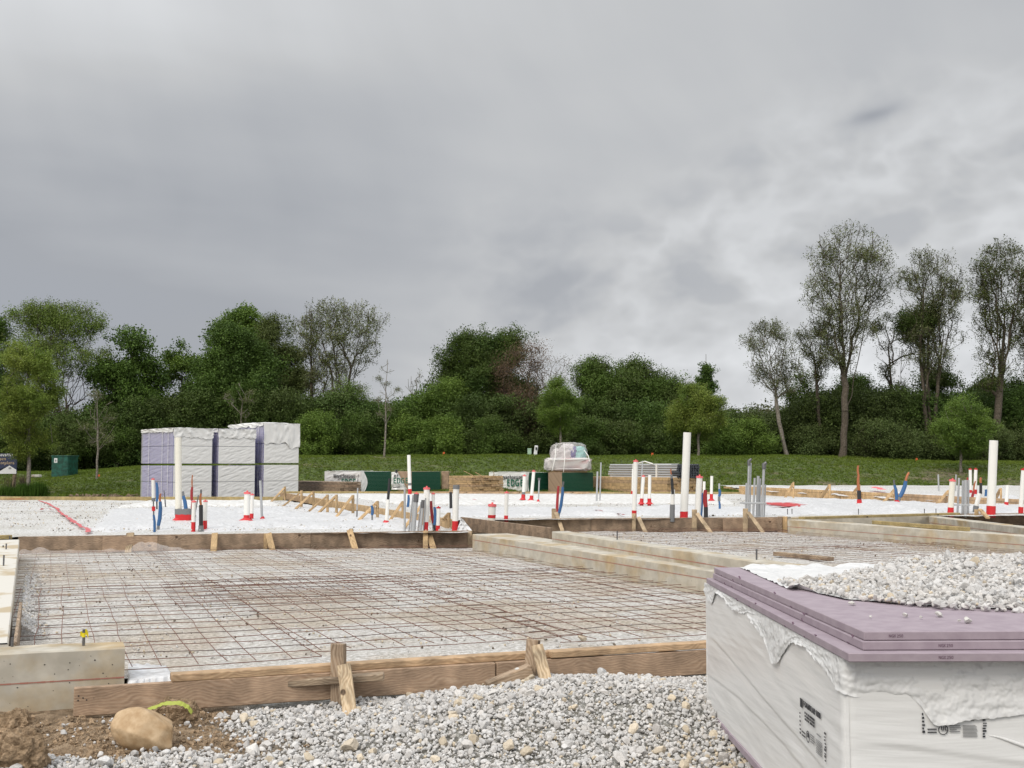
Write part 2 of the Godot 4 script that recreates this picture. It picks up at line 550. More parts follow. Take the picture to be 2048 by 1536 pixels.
func sky_at(az: float, el: float) -> Color:
	var ar := deg_to_rad(az)
	var er := deg_to_rad(maxf(el, 0.0))
	var d := Vector3(sin(ar) * cos(er), sin(er), cos(ar) * cos(er))
	var k := 1.0 / (d.y + 0.17)
	var q := Vector2(d.x * k, d.z * k)
	var w := Vector2(q.x * 0.86 + q.y * 0.5, q.y * 0.86 - q.x * 0.5)
	w.x *= 0.55     # drawn out along the wind
	var broad := sz.get_noise_2d(w.x * 0.55 + 3.0, w.y * 0.55 + 11.0)
	var fine := sz.get_noise_2d(w.x * 1.7 + 40.0, w.y * 1.5 + 5.0)
	var v := sky_base(clampf(az + broad * 3.5, -40, 40), clampf(el + broad * 1.5 + fine * 0.8, 0, 34))
	v += broad * 9.0 + fine * 6.0
	# long falls of paler cloud, higher up
	var fall := sz.get_noise_2d(az * 0.17 + el * 0.07 + broad * 0.5, el * 0.045 + 60.0)
	v += fall * 4.0 * smoothstep(5.0, 13.0, el) * (1.0 - smoothstep(60.0, 85.0, el))
	# hanging puffs, clearest low on the right where light comes in under the layer
	var puff := smoothstep(-7.0, 3.0, az) * smoothstep(0.5, 3.5, el) * (1.0 - smoothstep(8.5, 15.0, el - 5.0 * smoothstep(4.0, 16.0, az))) * (1.0 - smoothstep(45.0, 70.0, absf(az)))
	var wob := sz.get_noise_2d(az * 0.09 + 17.0, el * 0.12)
	var c1 := sz.get_noise_2d(az * 0.085 + 40.0 + wob * 0.2, el * 0.15)
	var c2 := sz.get_noise_2d(az * 0.2 + 90.0, el * 0.31 + wob * 0.3)
	var bill := (0.45 - absf(c1) * 2.2) + (0.35 - absf(c2) * 1.8) * 0.55
	v += puff * clampf(bill, -0.75, 0.5) * 21.0
	# away from the picture the same layer goes on, paler towards the zenith as overcast skies are
	v = lerpf(v, 191.0 + broad * 16.0 + fine * 6.0, smoothstep(40.0, 75.0, absf(az)) * (1.0 - smoothstep(24.0, 40.0, el)))
	v += 10.0
	var wx := az - 17.3      # a small dark wisp of scud
	v -= 24.0 * exp(-pow(wx / 1.05, 2.0) - pow((el - 16.1 - 0.22 * wx + 0.25 * fine) / 0.27, 2.0))
	var s := clampf(v / 255.0, 0.05, 1.0)
	var l := pow((s + 0.055) / 1.055, 2.4)
	l *= lerpf(1.0, 2.5, smoothstep(22.0, 70.0, el)) * lerpf(1.0, 1.55, smoothstep(55.0, 150.0, absf(az)) * (1.0 - smoothstep(40.0, 80.0, el)))     # the veiled sun is behind the camera
	var cool := clampf((198.0 - v) / 45.0, 0.0, 1.0)     # darker cloud is bluer
	return Color(l * lerpf(0.975, 0.92, cool), l * lerpf(0.997, 0.983, cool), l * lerpf(1.025, 1.105, cool))

func make_sky() -> ImageTexture:
	var small := Image.create(512, 256, false, Image.FORMAT_RGBF)
	for y in 256:
		for x in 512:
			var az := (x + 0.5) / 512.0 * 360.0
			small.set_pixel(x, y, sky_at(az if az < 180.0 else az - 360.0, 90.0 - (y + 0.5) / 256.0 * 180.0) if y < 132 else Color(0.30, 0.30, 0.30))
	small.resize(4096, 2048, Image.INTERPOLATE_CUBIC)
	# the same function, sampled finer where the lens is long
	var wide := 360
	var lo := 1024 - 330
	var win := Image.create(wide * 2, 350, false, Image.FORMAT_RGBF)
	for y in 350:
		for x in wide * 2:
			win.set_pixel(x, y, sky_at((x - wide + 0.5) / 4096.0 * 360.0, 90.0 - (lo + y + 0.5) / 2048.0 * 180.0))
	small.blit_rect(win, Rect2i(wide, 0, wide, 350), Vector2i(0, lo))
	small.blit_rect(win, Rect2i(0, 0, wide, 350), Vector2i(4096 - wide, lo))
	return ImageTexture.create_from_image(small)


# ---------------------------------------------------------------- ground levels
func near_height(x: float, z: float) -> float:
	var d := -z
	var h := 0.016 * fbm(x * 1.3, z * 1.3) + 0.012 * fbm(x * 4.0, z * 4.0, 3.0)
	h += 0.13 * exp(-pow((x - 0.42) / 0.75, 2.0) - pow((d - 6.35) / 0.62, 2.0))     # spilled heap against the boards
	h += 0.05 * exp(-pow((x + 0.25) / 0.6, 2.0) - pow((d - 5.75) / 0.35, 2.0))
	h += 0.05 * smoothstep(-1.1, -2.3, x) * (0.6 + fbm(x * 2.2, z * 2.2, 9.0))
	h += 0.035 * smoothstep(5.4, 6.1, d)
	return h

func dirt_share(x: float, z: float) -> float:   # 1 where the near ground is brown clods
	var d := -z
	var edge := -1.36 - 0.35 * smoothstep(5.75, 5.35, d) - 0.95 * smoothstep(5.45, 5.15, d) + 0.2 * fbm(x * 2.0 + 5.0, z * 2.0)
	var s := 1.0 - smoothstep(edge - 0.1, edge + 0.12, x)
	var second := 0.8 * exp(-pow((x + 1.3) / 0.25, 2.0) - pow((d - 5.6) / 0.16, 2.0))
	return clampf(s + 1.2 * second, 0.0, 1.0)

func bank_height(x: float, z: float) -> float:
	var d := -z
	var px := 1024.0 + FOCAL * x / maxf(d, 1.0)
	var top := 1.72
	top = lerpf(top, 0.95, 1.0 - smoothstep(60.0, 620.0, px))
	top = lerpf(top, 1.42, smoothstep(1500.0, 1950.0, px))
	var foot := 40.5
	var s := smoothstep(foot, foot + 12.5, d + 1.2 * fbm(x * 0.12, 3.0))
	return 0.25 + (top - 0.25) * s + 0.10 * fbm(x * 0.2, z * 0.2) * s + 0.02 * maxf(0.0, d - 56.0) * (1.0 - smoothstep(80.0, 200.0, d))

func bare(x: float, z: float) -> float:     # bare soil on the bank
	var d := -z
	var px := 1024.0 + FOCAL * x / d
	var s := 0.0
	# the seep line on the right, the patch round the young trees, thin places on the slope
	s = maxf(s, exp(-pow((d - (45.0 + (px - 1640.0) * -0.012 + 1.5 * fbm(x * 0.3, 1.0))) / 0.9, 2.0)) * smoothstep(1600, 1650, px) * (1.0 - smoothstep(1750, 1800, px)))
	s = maxf(s, exp(-pow((px - 1900.0) / 65.0, 2.0) - pow((d - 47.5) / 1.6, 2.0)))
	s = maxf(s, exp(-pow((px - 2030.0) / 60.0, 2.0) - pow((d - 44.5) / 1.6, 2.0)))
	s = maxf(s, exp(-pow((px - 1690.0) / 90.0, 2.0) - pow((d - 54.5) / 1.6, 2.0)))
	s = maxf(s, exp(-pow((px - 1395.0) / 50.0, 2.0) - pow((d - 53.0) / 1.0, 2.0)))
	s = maxf(s, 0.8 * exp(-pow((px - 768.0) / 40.0, 2.0) - pow((d - 51.5) / 0.8, 2.0)))
	s = maxf(s, exp(-pow((px - 95.0) / 22.0, 2.0) - pow((d - 42.5) / 1.6, 2.0)))
	s = maxf(s, 0.8 - smoothstep(40.0, 40.8, d + 0.8 * fbm(x * 0.5, 8.0)))
	var thin := fbm(x * 0.55, z * 0.9, 5.0) * 0.5 + fbm(x * 2.0, z * 2.0, 2.0) * 0.5
	s = maxf(s, smoothstep(0.16, 0.34, thin) * 0.75 * smoothstep(52.0, 49.0, d))
	return clampf(s * (0.75 + 0.8 * fbm(x * 1.7, z * 1.7, 4.0)), 0.0, 1.0)

func stone_tone(tan_share := 0.07) -> Color:
	var k := 0.50 + 0.20 * rng.randf()
	if rng.randf() < tan_share:
		return Color(k * 1.0, k * 0.86, k * 0.66)
	var w := rng.randf_range(0.92, 0.985)
	return Color(k, k * (0.5 + w * 0.5), k * w)

func build_ground() -> void:
	var mb := MB.new()
	mb.col = Color(0.30, 0.25, 0.18)
	mb.quad(Vector3(-400, -0.16, 20), Vector3(400, -0.16, 20), Vector3(400, -0.16, -600), Vector3(-400, -0.16, -600))
	struct("ground", mb, M.earth)
	# near ground
	mb = MB.new()
	mb.grid(150, 100, func(a, b):
		var x := lerpf(-5.0, 3.6, a)
		var z := lerpf(-2.2, -8.0, b)
		return Vector3(x, near_height(x, z), z), Vector2.ONE, func(p):
			return Color(0.47, 0.46, 0.43).lerp(Color(0.43, 0.31, 0.20), dirt_share(p.x, p.z)))
	struct("gravel_yard", mb, M.earth)
	# the far yard between the slabs and the bank
	mb = MB.new()
	mb.grid(90, 24, func(a, b):
		var x := lerpf(-34.0, 34.0, a)
		var z := lerpf(-29.0, -43.0, b)
		return Vector3(x, 0.25 + 0.06 * fbm(x * 0.7, z * 0.7) - 0.25 * smoothstep(33.5, 30.0, -z), z), Vector2.ONE, func(p):
			return Color(0.20, 0.15, 0.10).lerp(Color(0.10, 0.09, 0.05), smoothstep(-0.2, 0.3, fbm(p.x * 0.6, p.z * 0.6))))
	struct("dirt_yard", mb, M.earth)
	# the grass bank and the land behind it
	mb = MB.new()
	mb.grid(190, 64, func(a, b):
		var x := lerpf(-62.0, 62.0, a)
		var z := -lerpf(40.0, 64.0, b)
		return Vector3(x, bank_height(x, z), z), Vector2.ONE, func(p):
			return Color(0.105, 0.15, 0.03).lerp(Color(0.25, 0.185, 0.12), bare(p.x, p.z)))
	mb.grid(40, 30, func(a, b):
		var x := lerpf(-260.0, 260.0, a)
		var z := -lerpf(63.9, 420.0, b)
		return Vector3(x, bank_height(x, z) - 0.02, z), Vector2.ONE, func(p): return Color(0.04, 0.055, 0.015))
	struct("grass_bank", mb, M.grass_ground)


func floor_sheet(called: String, c00: Vector3, c10: Vector3, c01: Vector3, c11: Vector3, nu: int, nv: int, amp: float, tone: Callable, skirt := 0.0) -> void:
	var mb := MB.new()
	mb.grid(nu, nv, func(a, b):
		var p := c00.lerp(c10, a).lerp(c01.lerp(c11, a), b)
		p.y += amp * fbm(p.x * 0.9, p.z * 0.9) + amp * 0.5 * fbm(p.x * 3.1, p.z * 3.1, 4.0)
		return p, Vector2.ONE, tone)
	struct(called, mb, M.screenings)


# corners of the two pits and the slabs, read once
var pit_l := Vector3()
var pit_r := Vector3()

func build_floors() -> void:
	var pit_tone := func(p):
		var s := smoothstep(0.02, 0.34, fbm(p.x * 0.45, p.z * 0.45, 2.0)) * 0.5 + 0.45 * smoothstep(0.12, 0.4, fbm(p.x * 1.7, p.z * 1.7, 6.0))
		return Color(0.66, 0.645, 0.62).lerp(Color(0.48, 0.39, 0.285), clampf(s, 0.0, 0.62))
	var slab_tone := func(p):
		return Color(0.73, 0.73, 0.725).lerp(Color(0.65, 0.64, 0.615), smoothstep(-0.1, 0.4, fbm(p.x * 0.5, p.z * 0.5, 2.0)))
	# near pit: from the back boards to the front boards
	var bl := P(34, 1105, 0.19)
	var br := P(965, 1096, 0.19)
	var ledge := (P(1395, 1188, 0.19) - P(945, 1098, 0.19)).normalized()
	var fa := P(148, 1376, 0.212)
	var fb := P(1420, 1300, 0.212)
	var fd := (fb - fa).normalized()
	fa += VAX * 0.10
	var f_left := P(-90, 1312, 0.365) + VAX * 0.13
	# the ledge's foot meets the line of the near form
	var p2 := Vector2(br.x, br.z)
	var d2 := Vector2(ledge.x, ledge.z)
	var meet: Vector2 = Geometry2D.line_intersects_line(p2, d2, Vector2(fa.x, fa.z), Vector2(fd.x, fd.z))
	floor_sheet("pit_floor", Vector3(f_left.x, 0.185, f_left.z), Vector3(meet.x, 0.185, meet.y) + fd * 0.1, bl + VAX * 0.05, br + VAX * 0.05 + UAX * 0.1, 120, 110, 0.02, pit_tone)
	# second pit
	bl = P(1104, 1063, 0.25)
	br = P(1582, 1066, 0.25)
	floor_sheet("second_pit_floor", bl - VAX * 10.0 - UAX * 0.1, br - VAX * 10.0 + UAX * 0.2, bl + VAX * 0.1 - UAX * 0.1, br + VAX * 0.1 + UAX * 0.2, 60, 90, 0.02, pit_tone)
	# third pit, right
	bl = P(1575, 1040, 0.22)
	floor_sheet("third_pit_floor", bl - VAX * 9.0, bl - VAX * 9.0 + UAX * 6.0, bl, bl + UAX * 6.0, 30, 30, 0.02, pit_tone)
	# gravel pads behind the forms
	floor_sheet("left_gravel_pad", P(-420, 1079, 0.385), P(942, 1064, 0.395), P(-380, 999, 0.42), P(566, 1000, 0.42), 90, 110, 0.025, slab_tone)
	floor_sheet("right_gravel_pad", P(912, 1041, 0.45), P(2500, 1027, 0.45), P(560, 986.5, 0.46), P(2300, 985.5, 0.46), 90, 90, 0.02, slab_tone)
	var ba := P(1478, 988, 0.46) + VAX * 0.1
	var bb := P(2110, 1019, 0.46) + VAX * 0.1
	bb = ba.lerp(bb, 1.15)
	floor_sheet("far_gravel_pad", Vector3(ba.x, 0.63, ba.z), Vector3(bb.x, 0.56, bb.z), D(1440, 968, 40.3) * Vector3(1, 0, 1) + Vector3(0, 0.64, 0), D(2350, 968, 40.3) * Vector3(1, 0, 1) + Vector3(0, 0.62, 0), 60, 40, 0.02, slab_tone)

# ---------------------------------------------------------------- concrete and formwork
# a concrete wall whose upper face edge runs a-b; it goes back (away from the camera) by wide and down to bottom
func wall(called: String, label: String, a: Vector3, b: Vector3, wide: float, bottom: float, side := 1.0, mname := "concrete", chalk_drop := 0.0, holes := 0) -> Node3D:
	var o := thing(called, label, "concrete wall", Vector3(a.x, bottom, a.z))
	var dirv := (b - a)
	var back := Vector3(dirv.z, 0, -dirv.x).normalized()
	if back.z > 0:
		back = -back
	back *= side
	var mb := MB.new()
	# many short stretches with a slightly uneven upper arris
	var n := maxi(4, int(a.distance_to(b) / 0.25))
	var flip := back.cross(dirv).y
	for i in n:
		var p := a.lerp(b, float(i) / n)
		var q := a.lerp(b, float(i + 1) / n)
		p.y += 0.006 * fbm(p.x * 2.0, p.z * 2.0); q.y += 0.006 * fbm(q.x * 2.0, q.z * 2.0)
		var pb := p + back * wide
		var qb := q + back * wide
		pb.y += 0.008 * fbm(pb.x * 2.0, pb.z * 2.0, 3.0); qb.y += 0.008 * fbm(qb.x * 2.0, qb.z * 2.0, 3.0)
		var c := 0.008
		var dn := Vector3(0, -c, 0)
		var inn := back.normalized() * c
		var f0 := Vector3(p.x, bottom, p.z)
		var f1 := Vector3(q.x, bottom, q.z)
		var g0 := Vector3(pb.x, bottom, pb.z)
		var g1 := Vector3(qb.x, bottom, qb.z)
		var quads := [[f0, f1, q + dn, p + dn], [p + dn, q + dn, q + inn, p + inn], [p + inn, q + inn, qb, pb], [pb, qb, g1, g0]]
		if i == 0:
			quads.append([g0, f0, p + dn, pb])
		if i == n - 1:
			quads.append([f1, g1, qb, q + dn])
		for w in quads:
			if flip > 0:
				w.reverse()
			mb.quad(w[0], w[1], w[2], w[3])
	var body := part("wall_body", mb, M[mname], o)
	if chalk_drop > 0.0:
		mb = MB.new()
		var up := Vector3(0, -chalk_drop, 0) - back.normalized() * 0.002
		for i in 40:
			var p := a.lerp(b, i / 40.0) + up
			var q := a.lerp(b, (i + 1) / 40.0) + up
			var w := Vector3(0, 0.0035 + 0.002 * fbm(i * 1.7, 4.0), 0)
			var f := [p - w, q - w, q + w, p + w]
			if flip > 0:
				f.reverse()
			mb.quad(f[0], f[1], f[2], f[3])
		part("chalk_line", mb, M.chalk, body)
	if holes > 0:
		mb = MB.new()
		for i in holes:
			var p := a.lerp(b, rng.randf_range(0.02, 0.98)) - back.normalized() * 0.0015
			p.y = lerpf(bottom + 0.02, a.y - 0.03, rng.randf())
			var r := rng.randf_range(0.0015, 0.005)
			var u := dirv.normalized() * r
			var w := Vector3.UP * r * rng.randf_range(0.5, 1.0)
			for k in 6:
				var t0 := TAU * k / 6
				var t1 := TAU * (k + 1) / 6
				mb.tri(p, p + u * cos(t0) + w * sin(t0), p + u * cos(t1) + w * sin(t1))
		part("air_holes", mb, M.hole, body).set_meta("kind", "stuff")
	return o

func bolt(parent: Node, p: Vector3, h: float, ribbon := false) -> void:
	var mb := MB.new()
	mb.tube([p, p + Vector3(0.002, h, 0)], [0.007, 0.007], 8)
	for k in int(h / 0.006):
		mb.tube([p + Vector3(0, h - 0.004 - k * 0.006, 0), p + Vector3(0, h - 0.001 - k * 0.006, 0)], [0.0082, 0.0072], 8, false)
		if k > 12:
			break
	var rod := part("anchor_bolt", mb, M.steel, parent)
	if ribbon:
		mb = MB.new()
		mb.tube([p + Vector3(0, h * 0.52, 0), p + Vector3(0, h * 0.78, 0)], [0.010, 0.0095], 8)
		mb.grid(6, 2, func(a, b): return p + Vector3(0.008 + a * 0.018, h * 0.6 + 0.03 * b - 0.012 * a + 0.01 * sin(a * 5.0), 0.006 * sin(a * 7.0)))
		mb.grid(6, 2, func(a, b): return p + Vector3(-0.008 - a * 0.012, h * 0.6 + 0.025 * b - 0.004 * a, 0.006 * sin(a * 6.0)))
		part("flagging_ribbon", mb, M.yellow, rod)

# a timber between two picture points, each at its own depth
func stick(parent: Node, called: String, a: Vector3, b: Vector3, w: float, t: float, mname: String, facing := Vector3.BACK) -> void:
	var mb := MB.new()
	var x := (b - a).normalized()
	var up := x.cross(facing).normalized()
	timber(mb, a, b, w, t, up)
	part(called, mb, M[mname], parent)

func build_walls() -> void:
	# left of the near pit
	var a := P(-90, 1312, 0.365)
	var b := P(250, 1294.5, 0.365)
	var o := wall("concrete_wall", "low concrete wall end at lower left with a threaded bolt tied with yellow ribbon", a, b, 0.235, -0.12, 1.0, "concrete", 0.155, 60)
	bolt(o, P(167, 1291, 0.365), 0.085, true)
	bolt(o, P(24, 1294, 0.365), 0.05)
	a = P(17, 1286, 0.366)
	b = P(39, 1079, 0.43)
	o = wall("concrete_wall", "long pale concrete wall along the left edge of the near pit", a, b, 0.62, -0.1, -1.0, "concrete_pale")
	for q in [[7, 1132, 0.1], [12, 1102, 0.08], [19, 1083, 0.07], [6, 1098, 0.04]]:
		bolt(o, P(q[0], q[1], 0.40), q[2])
	# the stepped wall between the two pits
	a = P(945, 1068, 0.41)
	b = P(1424, 1142, 0.41)
	b = a.lerp(b, 1.45)
	wall("concrete_ledge", "lower step of the concrete wall along the right side of the near pit", a, b, 0.5, 0.12, 1.0, "concrete", 0.075, 50)
	a = P(1104, 1063, 0.53)
	b = P(1536, 1127, 0.53)
	b = a.lerp(b, 1.5)
	o = wall("concrete_wall", "upper concrete wall between the two mesh pits, one step above the ledge", a, b, 0.2, 0.15, 1.0, "concrete", 0.085, 30)
	var dv := (b - a)
	for t in [0.23, 0.62]:
		bolt(o, a + dv * t + UAX * 0.1, 0.09)
	# right of the second pit
	a = P(1575, 1039, 0.47)
	b = P(2080, 1074, 0.47)
	o = wall("concrete_wall", "concrete wall along the right side of the second pit, timber strip on its top", a, b.lerp(a, -0.3), 0.22, 0.15, 1.0, "concrete", 0.11, 26)
	a = P(1582, 1034, 0.465)
	b = P(1862, 1031.5, 0.465)
	o = wall("concrete_wall", "far concrete wall at the back of the small third pit", a, b, 0.2, 0.1, 1.0, "concrete")
	for px in [1575, 1584, 1717, 1849, 1872]:
		bolt(o, P(px, 1029, 0.465), 0.1)
	a = P(1858, 1033, 0.468)
	b = P(2090, 1060, 0.468)
	o = wall("concrete_wall", "rightmost concrete wall, running to the picture's right edge behind the timber strip", a, b, 0.2, 0.1, 1.0, "concrete", 0.1)

func board_row(o: Node, pts: Array, y: float, h: float, t: float, mats: Array, part_name := "board") -> void:
	for i in pts.size() - 1:
		var a := P(pts[i][0], pts[i][1], y)
		var b := P(pts[i + 1][0], pts[i + 1][1], y)
		var d := (b - a).normalized() * 0.002
		var mb := MB.new()
		board(mb, a + d, b - d, h, t)
		part(part_name, mb, M[mats[i % mats.size()]], o)

# nail heads and knots holes, as small discs on a face
func build_formwork() -> void:
	# --- near form
	var y := 0.25
	var o := thing("formwork", "near plank formwork in the gravel, two stakes and braces holding it", "formwork", P(690, 1400, 0.05))
	var a := P(148, 1376, 0.212)
	var b := P(1420, 1300, 0.212)
	var mb := MB.new()
	board(mb, a, a.lerp(b, 0.62), 0.142, 0.038, 0.004)
	var lower := part("lower_board", mb, M.wood_brown, o)
	mb = MB.new()
	board(mb, a.lerp(b, 0.622), b + (b - a) * 0.1, 0.142, 0.038, 0.004)
	part("lower_board", mb, M.wood_brown, o)
	# nails in the left end
	mb = MB.new()
	for q in [[157, 1392], [156, 1401], [173, 1400], [222, 1384], [224, 1395], [228, 1388], [221, 1405], [166, 1396], [187, 1396]]:
		var p := D(q[0], q[1], -a.lerp(b, (q[0] - 148.0) / 1272.0 * 0.93).z - 0.001)
		mb.box(Transform3D(Basis(), p), Vector3(0.007, 0.007, 0.004), 0.002)
	part("nail_heads", mb, M.hole, lower).set_meta("kind", "stuff")
	var pa := P(343, 1349.5, y)
	var pb := P(1100, 1303, y)
	for s in [[pa, pb, "wood_orange"], [P(1103, 1303.5, y + 0.006), P(1440, 1283, y + 0.006), "wood_orange"]]:
		mb = MB.new()
		var f := frame(s[1] - s[0])
		var back := f.z if f.z.z < 0 else -f.z
		timber(mb, s[0] + back * 0.042 + Vector3(0, -0.019, 0), s[1] + back * 0.042 + Vector3(0, -0.019, 0), 0.038, 0.088, Vector3.UP, 0.004)
		part("top_plate", mb, M[s[2]], o)
	# stake 1 with its brace and cleat
	var d1 := -P(676, 1330, 0.25).z - 0.03
	stick(o, "stake", D(677, 1424, d1 - 0.01), D(677, 1287, d1 - 0.005), 0.078, 0.038, "wood_dirty", Vector3(-0.30, 0, 0.95))
	stick(o, "brace", D(703, 1450, d1 - 0.28), D(688, 1331, d1 - 0.06), 0.072, 0.034, "wood_old", Vector3(0, 0.5, 0.86))
	# stake 2
	var d2 := -P(1068, 1310, 0.25).z - 0.03
	stick(o, "stake", D(1060, 1378, d2 - 0.03), D(1067, 1279, d2 - 0.005), 0.072, 0.038, "wood_dirty", Vector3(-0.42, 0, 0.9))
	stick(o, "brace", D(1098, 1386, d2 - 0.26), D(1074, 1292, d2 - 0.07), 0.066, 0.034, "wood_old", Vector3(0, 0.5, 0.86))
	# loose pieces
	o = thing("scrap_board", "grey weathered offcut lying against the near form behind the first stake", "offcut", P(650, 1370, 0.15))
	mb = MB.new()
	var c0 := D(574, 1362, d1 - 0.02)
	var c1 := D(768, 1348, -P(768, 1330, 0.24).z - 0.085)
	timber(mb, c0 + Vector3(0, -0.01, -0.0), c1 + Vector3(0, -0.012, 0.0), 0.036, 0.085, Vector3.UP, 0.004)
	part("plank", mb, M.wood_weathered, o)
	o = thing("scrap_block", "short split timber offcut leaning in the gravel beside the second stake", "offcut", P(1010, 1370, 0.12))
	mb = MB.new()
	timber(mb, D(975, 1374, d2 - 0.16), D(1062, 1338, d2 - 0.10), 0.06, 0.075, Vector3.UP, 0.005)
	part("block", mb, M.wood_dirty, o)
	var chip := put("stone_chip", stone_mesh(500), M.pale_stone, o)
	chip.position = D(1034, 1338, d2 - 0.12) - o.position
	chip.scale = Vector3.ONE * 0.017
	# --- back form of the near pit
	o = thing("formwork", "long form boards across the back of the near pit, five short braces on their face", "formwork", P(490, 1100, 0.19))
	board_row(o, [[36, 1073.5], [316, 1069.5], [622, 1065.5], [945, 1061]], 0.405, 0.24, 0.038, ["wood_grey", "wood_grey", "wood_grey"])
	mb = MB.new()
	board(mb, P(206, 1073.5, 0.398) + Vector3(0, 0, 0.01), P(316, 1072, 0.398) + Vector3(0, 0, 0.01), 0.19, 0.008)
	part("patch_board", mb, M.wood_brown, o)
	for q in [[262, 1066, 256, 1108, 13, "wood_old"], [430, 1067, 427, 1104, 12, "wood_tan"], [537, 1067, 546, 1105, 12, "wood_tan"], [699, 1060, 712, 1103, 12, "wood_tan"], [859, 1072, 868, 1101, 12, "wood_tan"], [851, 1062, 851, 1099, 10, "wood_tan"]]:
		var top := P(q[0], 1073.5 - (q[0] - 36) * 0.0138, 0.405)
		var bot := P(q[2], q[3], 0.19)
		bot = D(q[2], q[3], -top.z - 0.20)
		top = D(q[0], q[1], -top.z - 0.045)
		stick(o, "brace", bot, top, q[4] / ppm(top), 0.035, q[5], Vector3(0, 0.4, 0.9))
	for q in [[702, 1058, 1100, "wood_dirty"], [257, 1066, 1100, "wood_dirty"], [532, 1067, 1100, "wood_tan"], [940, 1060, 1098, "wood_old"]]:
		var top := P(q[0], 1073.5 - (q[0] - 36) * 0.0138, 0.405)
		stick(o, "stake", D(q[0], q[2], -top.z - 0.022), D(q[0], q[1], -top.z - 0.022), 9 / ppm(top), 0.03, q[3], Vector3(-0.37, 0, 0.93))
	# clear sheet sagging at its foot
	o = thing("clear_plastic_sheet", "clear plastic film gathered along the foot of the near pit's back boards", "plastic sheet", P(240, 1100, 0.2))
	mb = MB.new()
	var fa := P(42, 1106, 0.2)
	var fb := P(420, 1102, 0.2)
	mb.grid(60, 6, func(u, v):
		var p := fa.lerp(fb, u)
		var peak := 0.025 + 0.09 * maxf(0.0, fbm(u * 7.0, 2.0)) + 0.10 * exp(-pow((u - 0.68) / 0.08, 2.0))
		return p + Vector3(0, v * peak, 0.10 * (1.0 - v) + 0.03 * fbm(u * 16.0, v * 2.0)))
	part("film", mb, M.clear_film, o)
	# --- leaning board and second-pit form
	o = thing("leaning_board", "single wide plank running back from the ledge where the walls meet", "plank", P(1000, 1060, 0.4))
	mb = MB.new()
	var la := P(921, 1034, 0.53)
	var lb := P(1100, 1055.5, 0.53)
	board(mb, la, lb, 0.19, 0.038)
	part("plank", mb, M.wood_grey, o)
	o = thing("formwork", "form boards across the back of the second pit, four stakes with braces", "formwork", P(1300, 1060, 0.25))
	board_row(o, [[926, 1038], [1182, 1036.5], [1452, 1035], [1572, 1034]], 0.462, 0.23, 0.038, ["wood_dirty", "wood_grey", "wood_dirty"])
	mb = MB.new()
	board(mb, P(1447, 1036.5, 0.455) + Vector3(-0.01, 0, 0.05), P(1560, 1035.5, 0.455) + Vector3(-0.01, 0, 0.05), 0.215, 0.036)
	part("patch_board", mb, M.wood_brown, o)
	for q in [[1108, 1017, 1063, 1112, 1126, 1064, 9], [1268, 1027, 1066, 1277, 1292, 1066, 8], [1389, 1019, 1065, 1394, 1424, 1068, 10], [1491, 1017, 1066, 1496, 1527, 1066, 10]]:
		var dd := -P(q[0], 1036, 0.462).z - 0.045
		stick(o, "stake", D(q[0], q[2], dd), D(q[0], q[1], dd), q[6] / ppm(Vector3(0, 0, -dd)), 0.035, "wood_old", Vector3(-0.37, 0, 0.93))
		var top := D(q[3], q[1] + 8, dd - 0.06)
		stick(o, "brace", D(q[4], q[5] + 1, dd - 0.3), top, 0.06, 0.035, "wood_old", Vector3(0, 0.4, 0.9))
	for q in [[1560, "wood_grey"], [1570, "wood_new"]]:
		var dd := -P(q[0], 1036, 0.462).z - 0.05
		stick(o, "end_post", D(q[0], 1066, dd), D(q[0], 1033, dd), 0.075, 0.05, q[1], Vector3(-0.37, 0, 0.93))
	# --- partition form between the two gravel pads, braces on its left
	o = thing("formwork", "tan partition boards between the gravel pads, a row of slanting braces on their left side", "formwork", P(700, 1020, 0.42))
	var p0 := P(560, 984.5, 0.53)
	var p1 := P(910, 1040, 0.53)
	for s in [[0.0, 0.28, "wood_orange"], [0.282, 0.62, "wood_new"], [0.622, 1.0, "wood_tan"]]:
		mb = MB.new()
		board(mb, p0.lerp(p1, s[0]), p0.lerp(p1, s[1]), 0.17, 0.038)
		part("board", mb, M[s[2]], o)
	for q in [[570, 973, 1001, 541, 1005], [603, 981, 1016, 565, 1013], [627, 982, 1015, 591, 1018], [655, 989, 1026, 617, 1023], [673, 989, 1028, 637, 1026], [706, 990, 1032, 672, 1035], [755, 1002, 1038, 717, 1041], [806, 1002, 1044, 777, 1045], [846, 1006, 1050, 810, 1054], [898, 1025, 1056, 880, 1046]]:
		var g := P(q[0], q[2], 0.42)
		stick(o, "stake", g, D(q[0], q[1], -g.z), 0.05, 0.035, "wood_tan", Vector3(0.93, 0, 0.37))
		var t := D(q[0] - 2, q[1] + 4, -g.z + 0.02)
		stick(o, "brace", P(q[3], q[4], 0.42), t, 0.045, 0.035, "wood_new", Vector3(0.3, 0.5, 0.8))
	# --- far form strips
	o = thing("formwork", "straight timber edge along the far side of the left gravel pad", "formwork", P(200, 998, 0.42))
	board_row(o, [[-380, 992.5], [-60, 993], [262, 993.5], [566, 993.5]], 0.51, 0.2, 0.038, ["wood_treated", "wood_treated"])
	o = thing("formwork", "straight timber edge along the far side of the right gravel pad", "formwork", P(1000, 986, 0.42))
	board_row(o, [[560, 982.5], [860, 983], [1180, 983.5], [1480, 984]], 0.52, 0.16, 0.038, ["wood_treated", "wood_orange", "wood_treated"])
	# --- right-hand form with braces on its near side
	o = thing("formwork", "tan boards crossing the far right pad, six pale braces in front of them", "formwork", P(1750, 990, 0.46))
	p0 = P(1478, 971.5, 0.63)
	p1 = P(2110, 1001, 0.56)
	p0 = D(1478, 972, -P(1478, 988, 0.46).z)
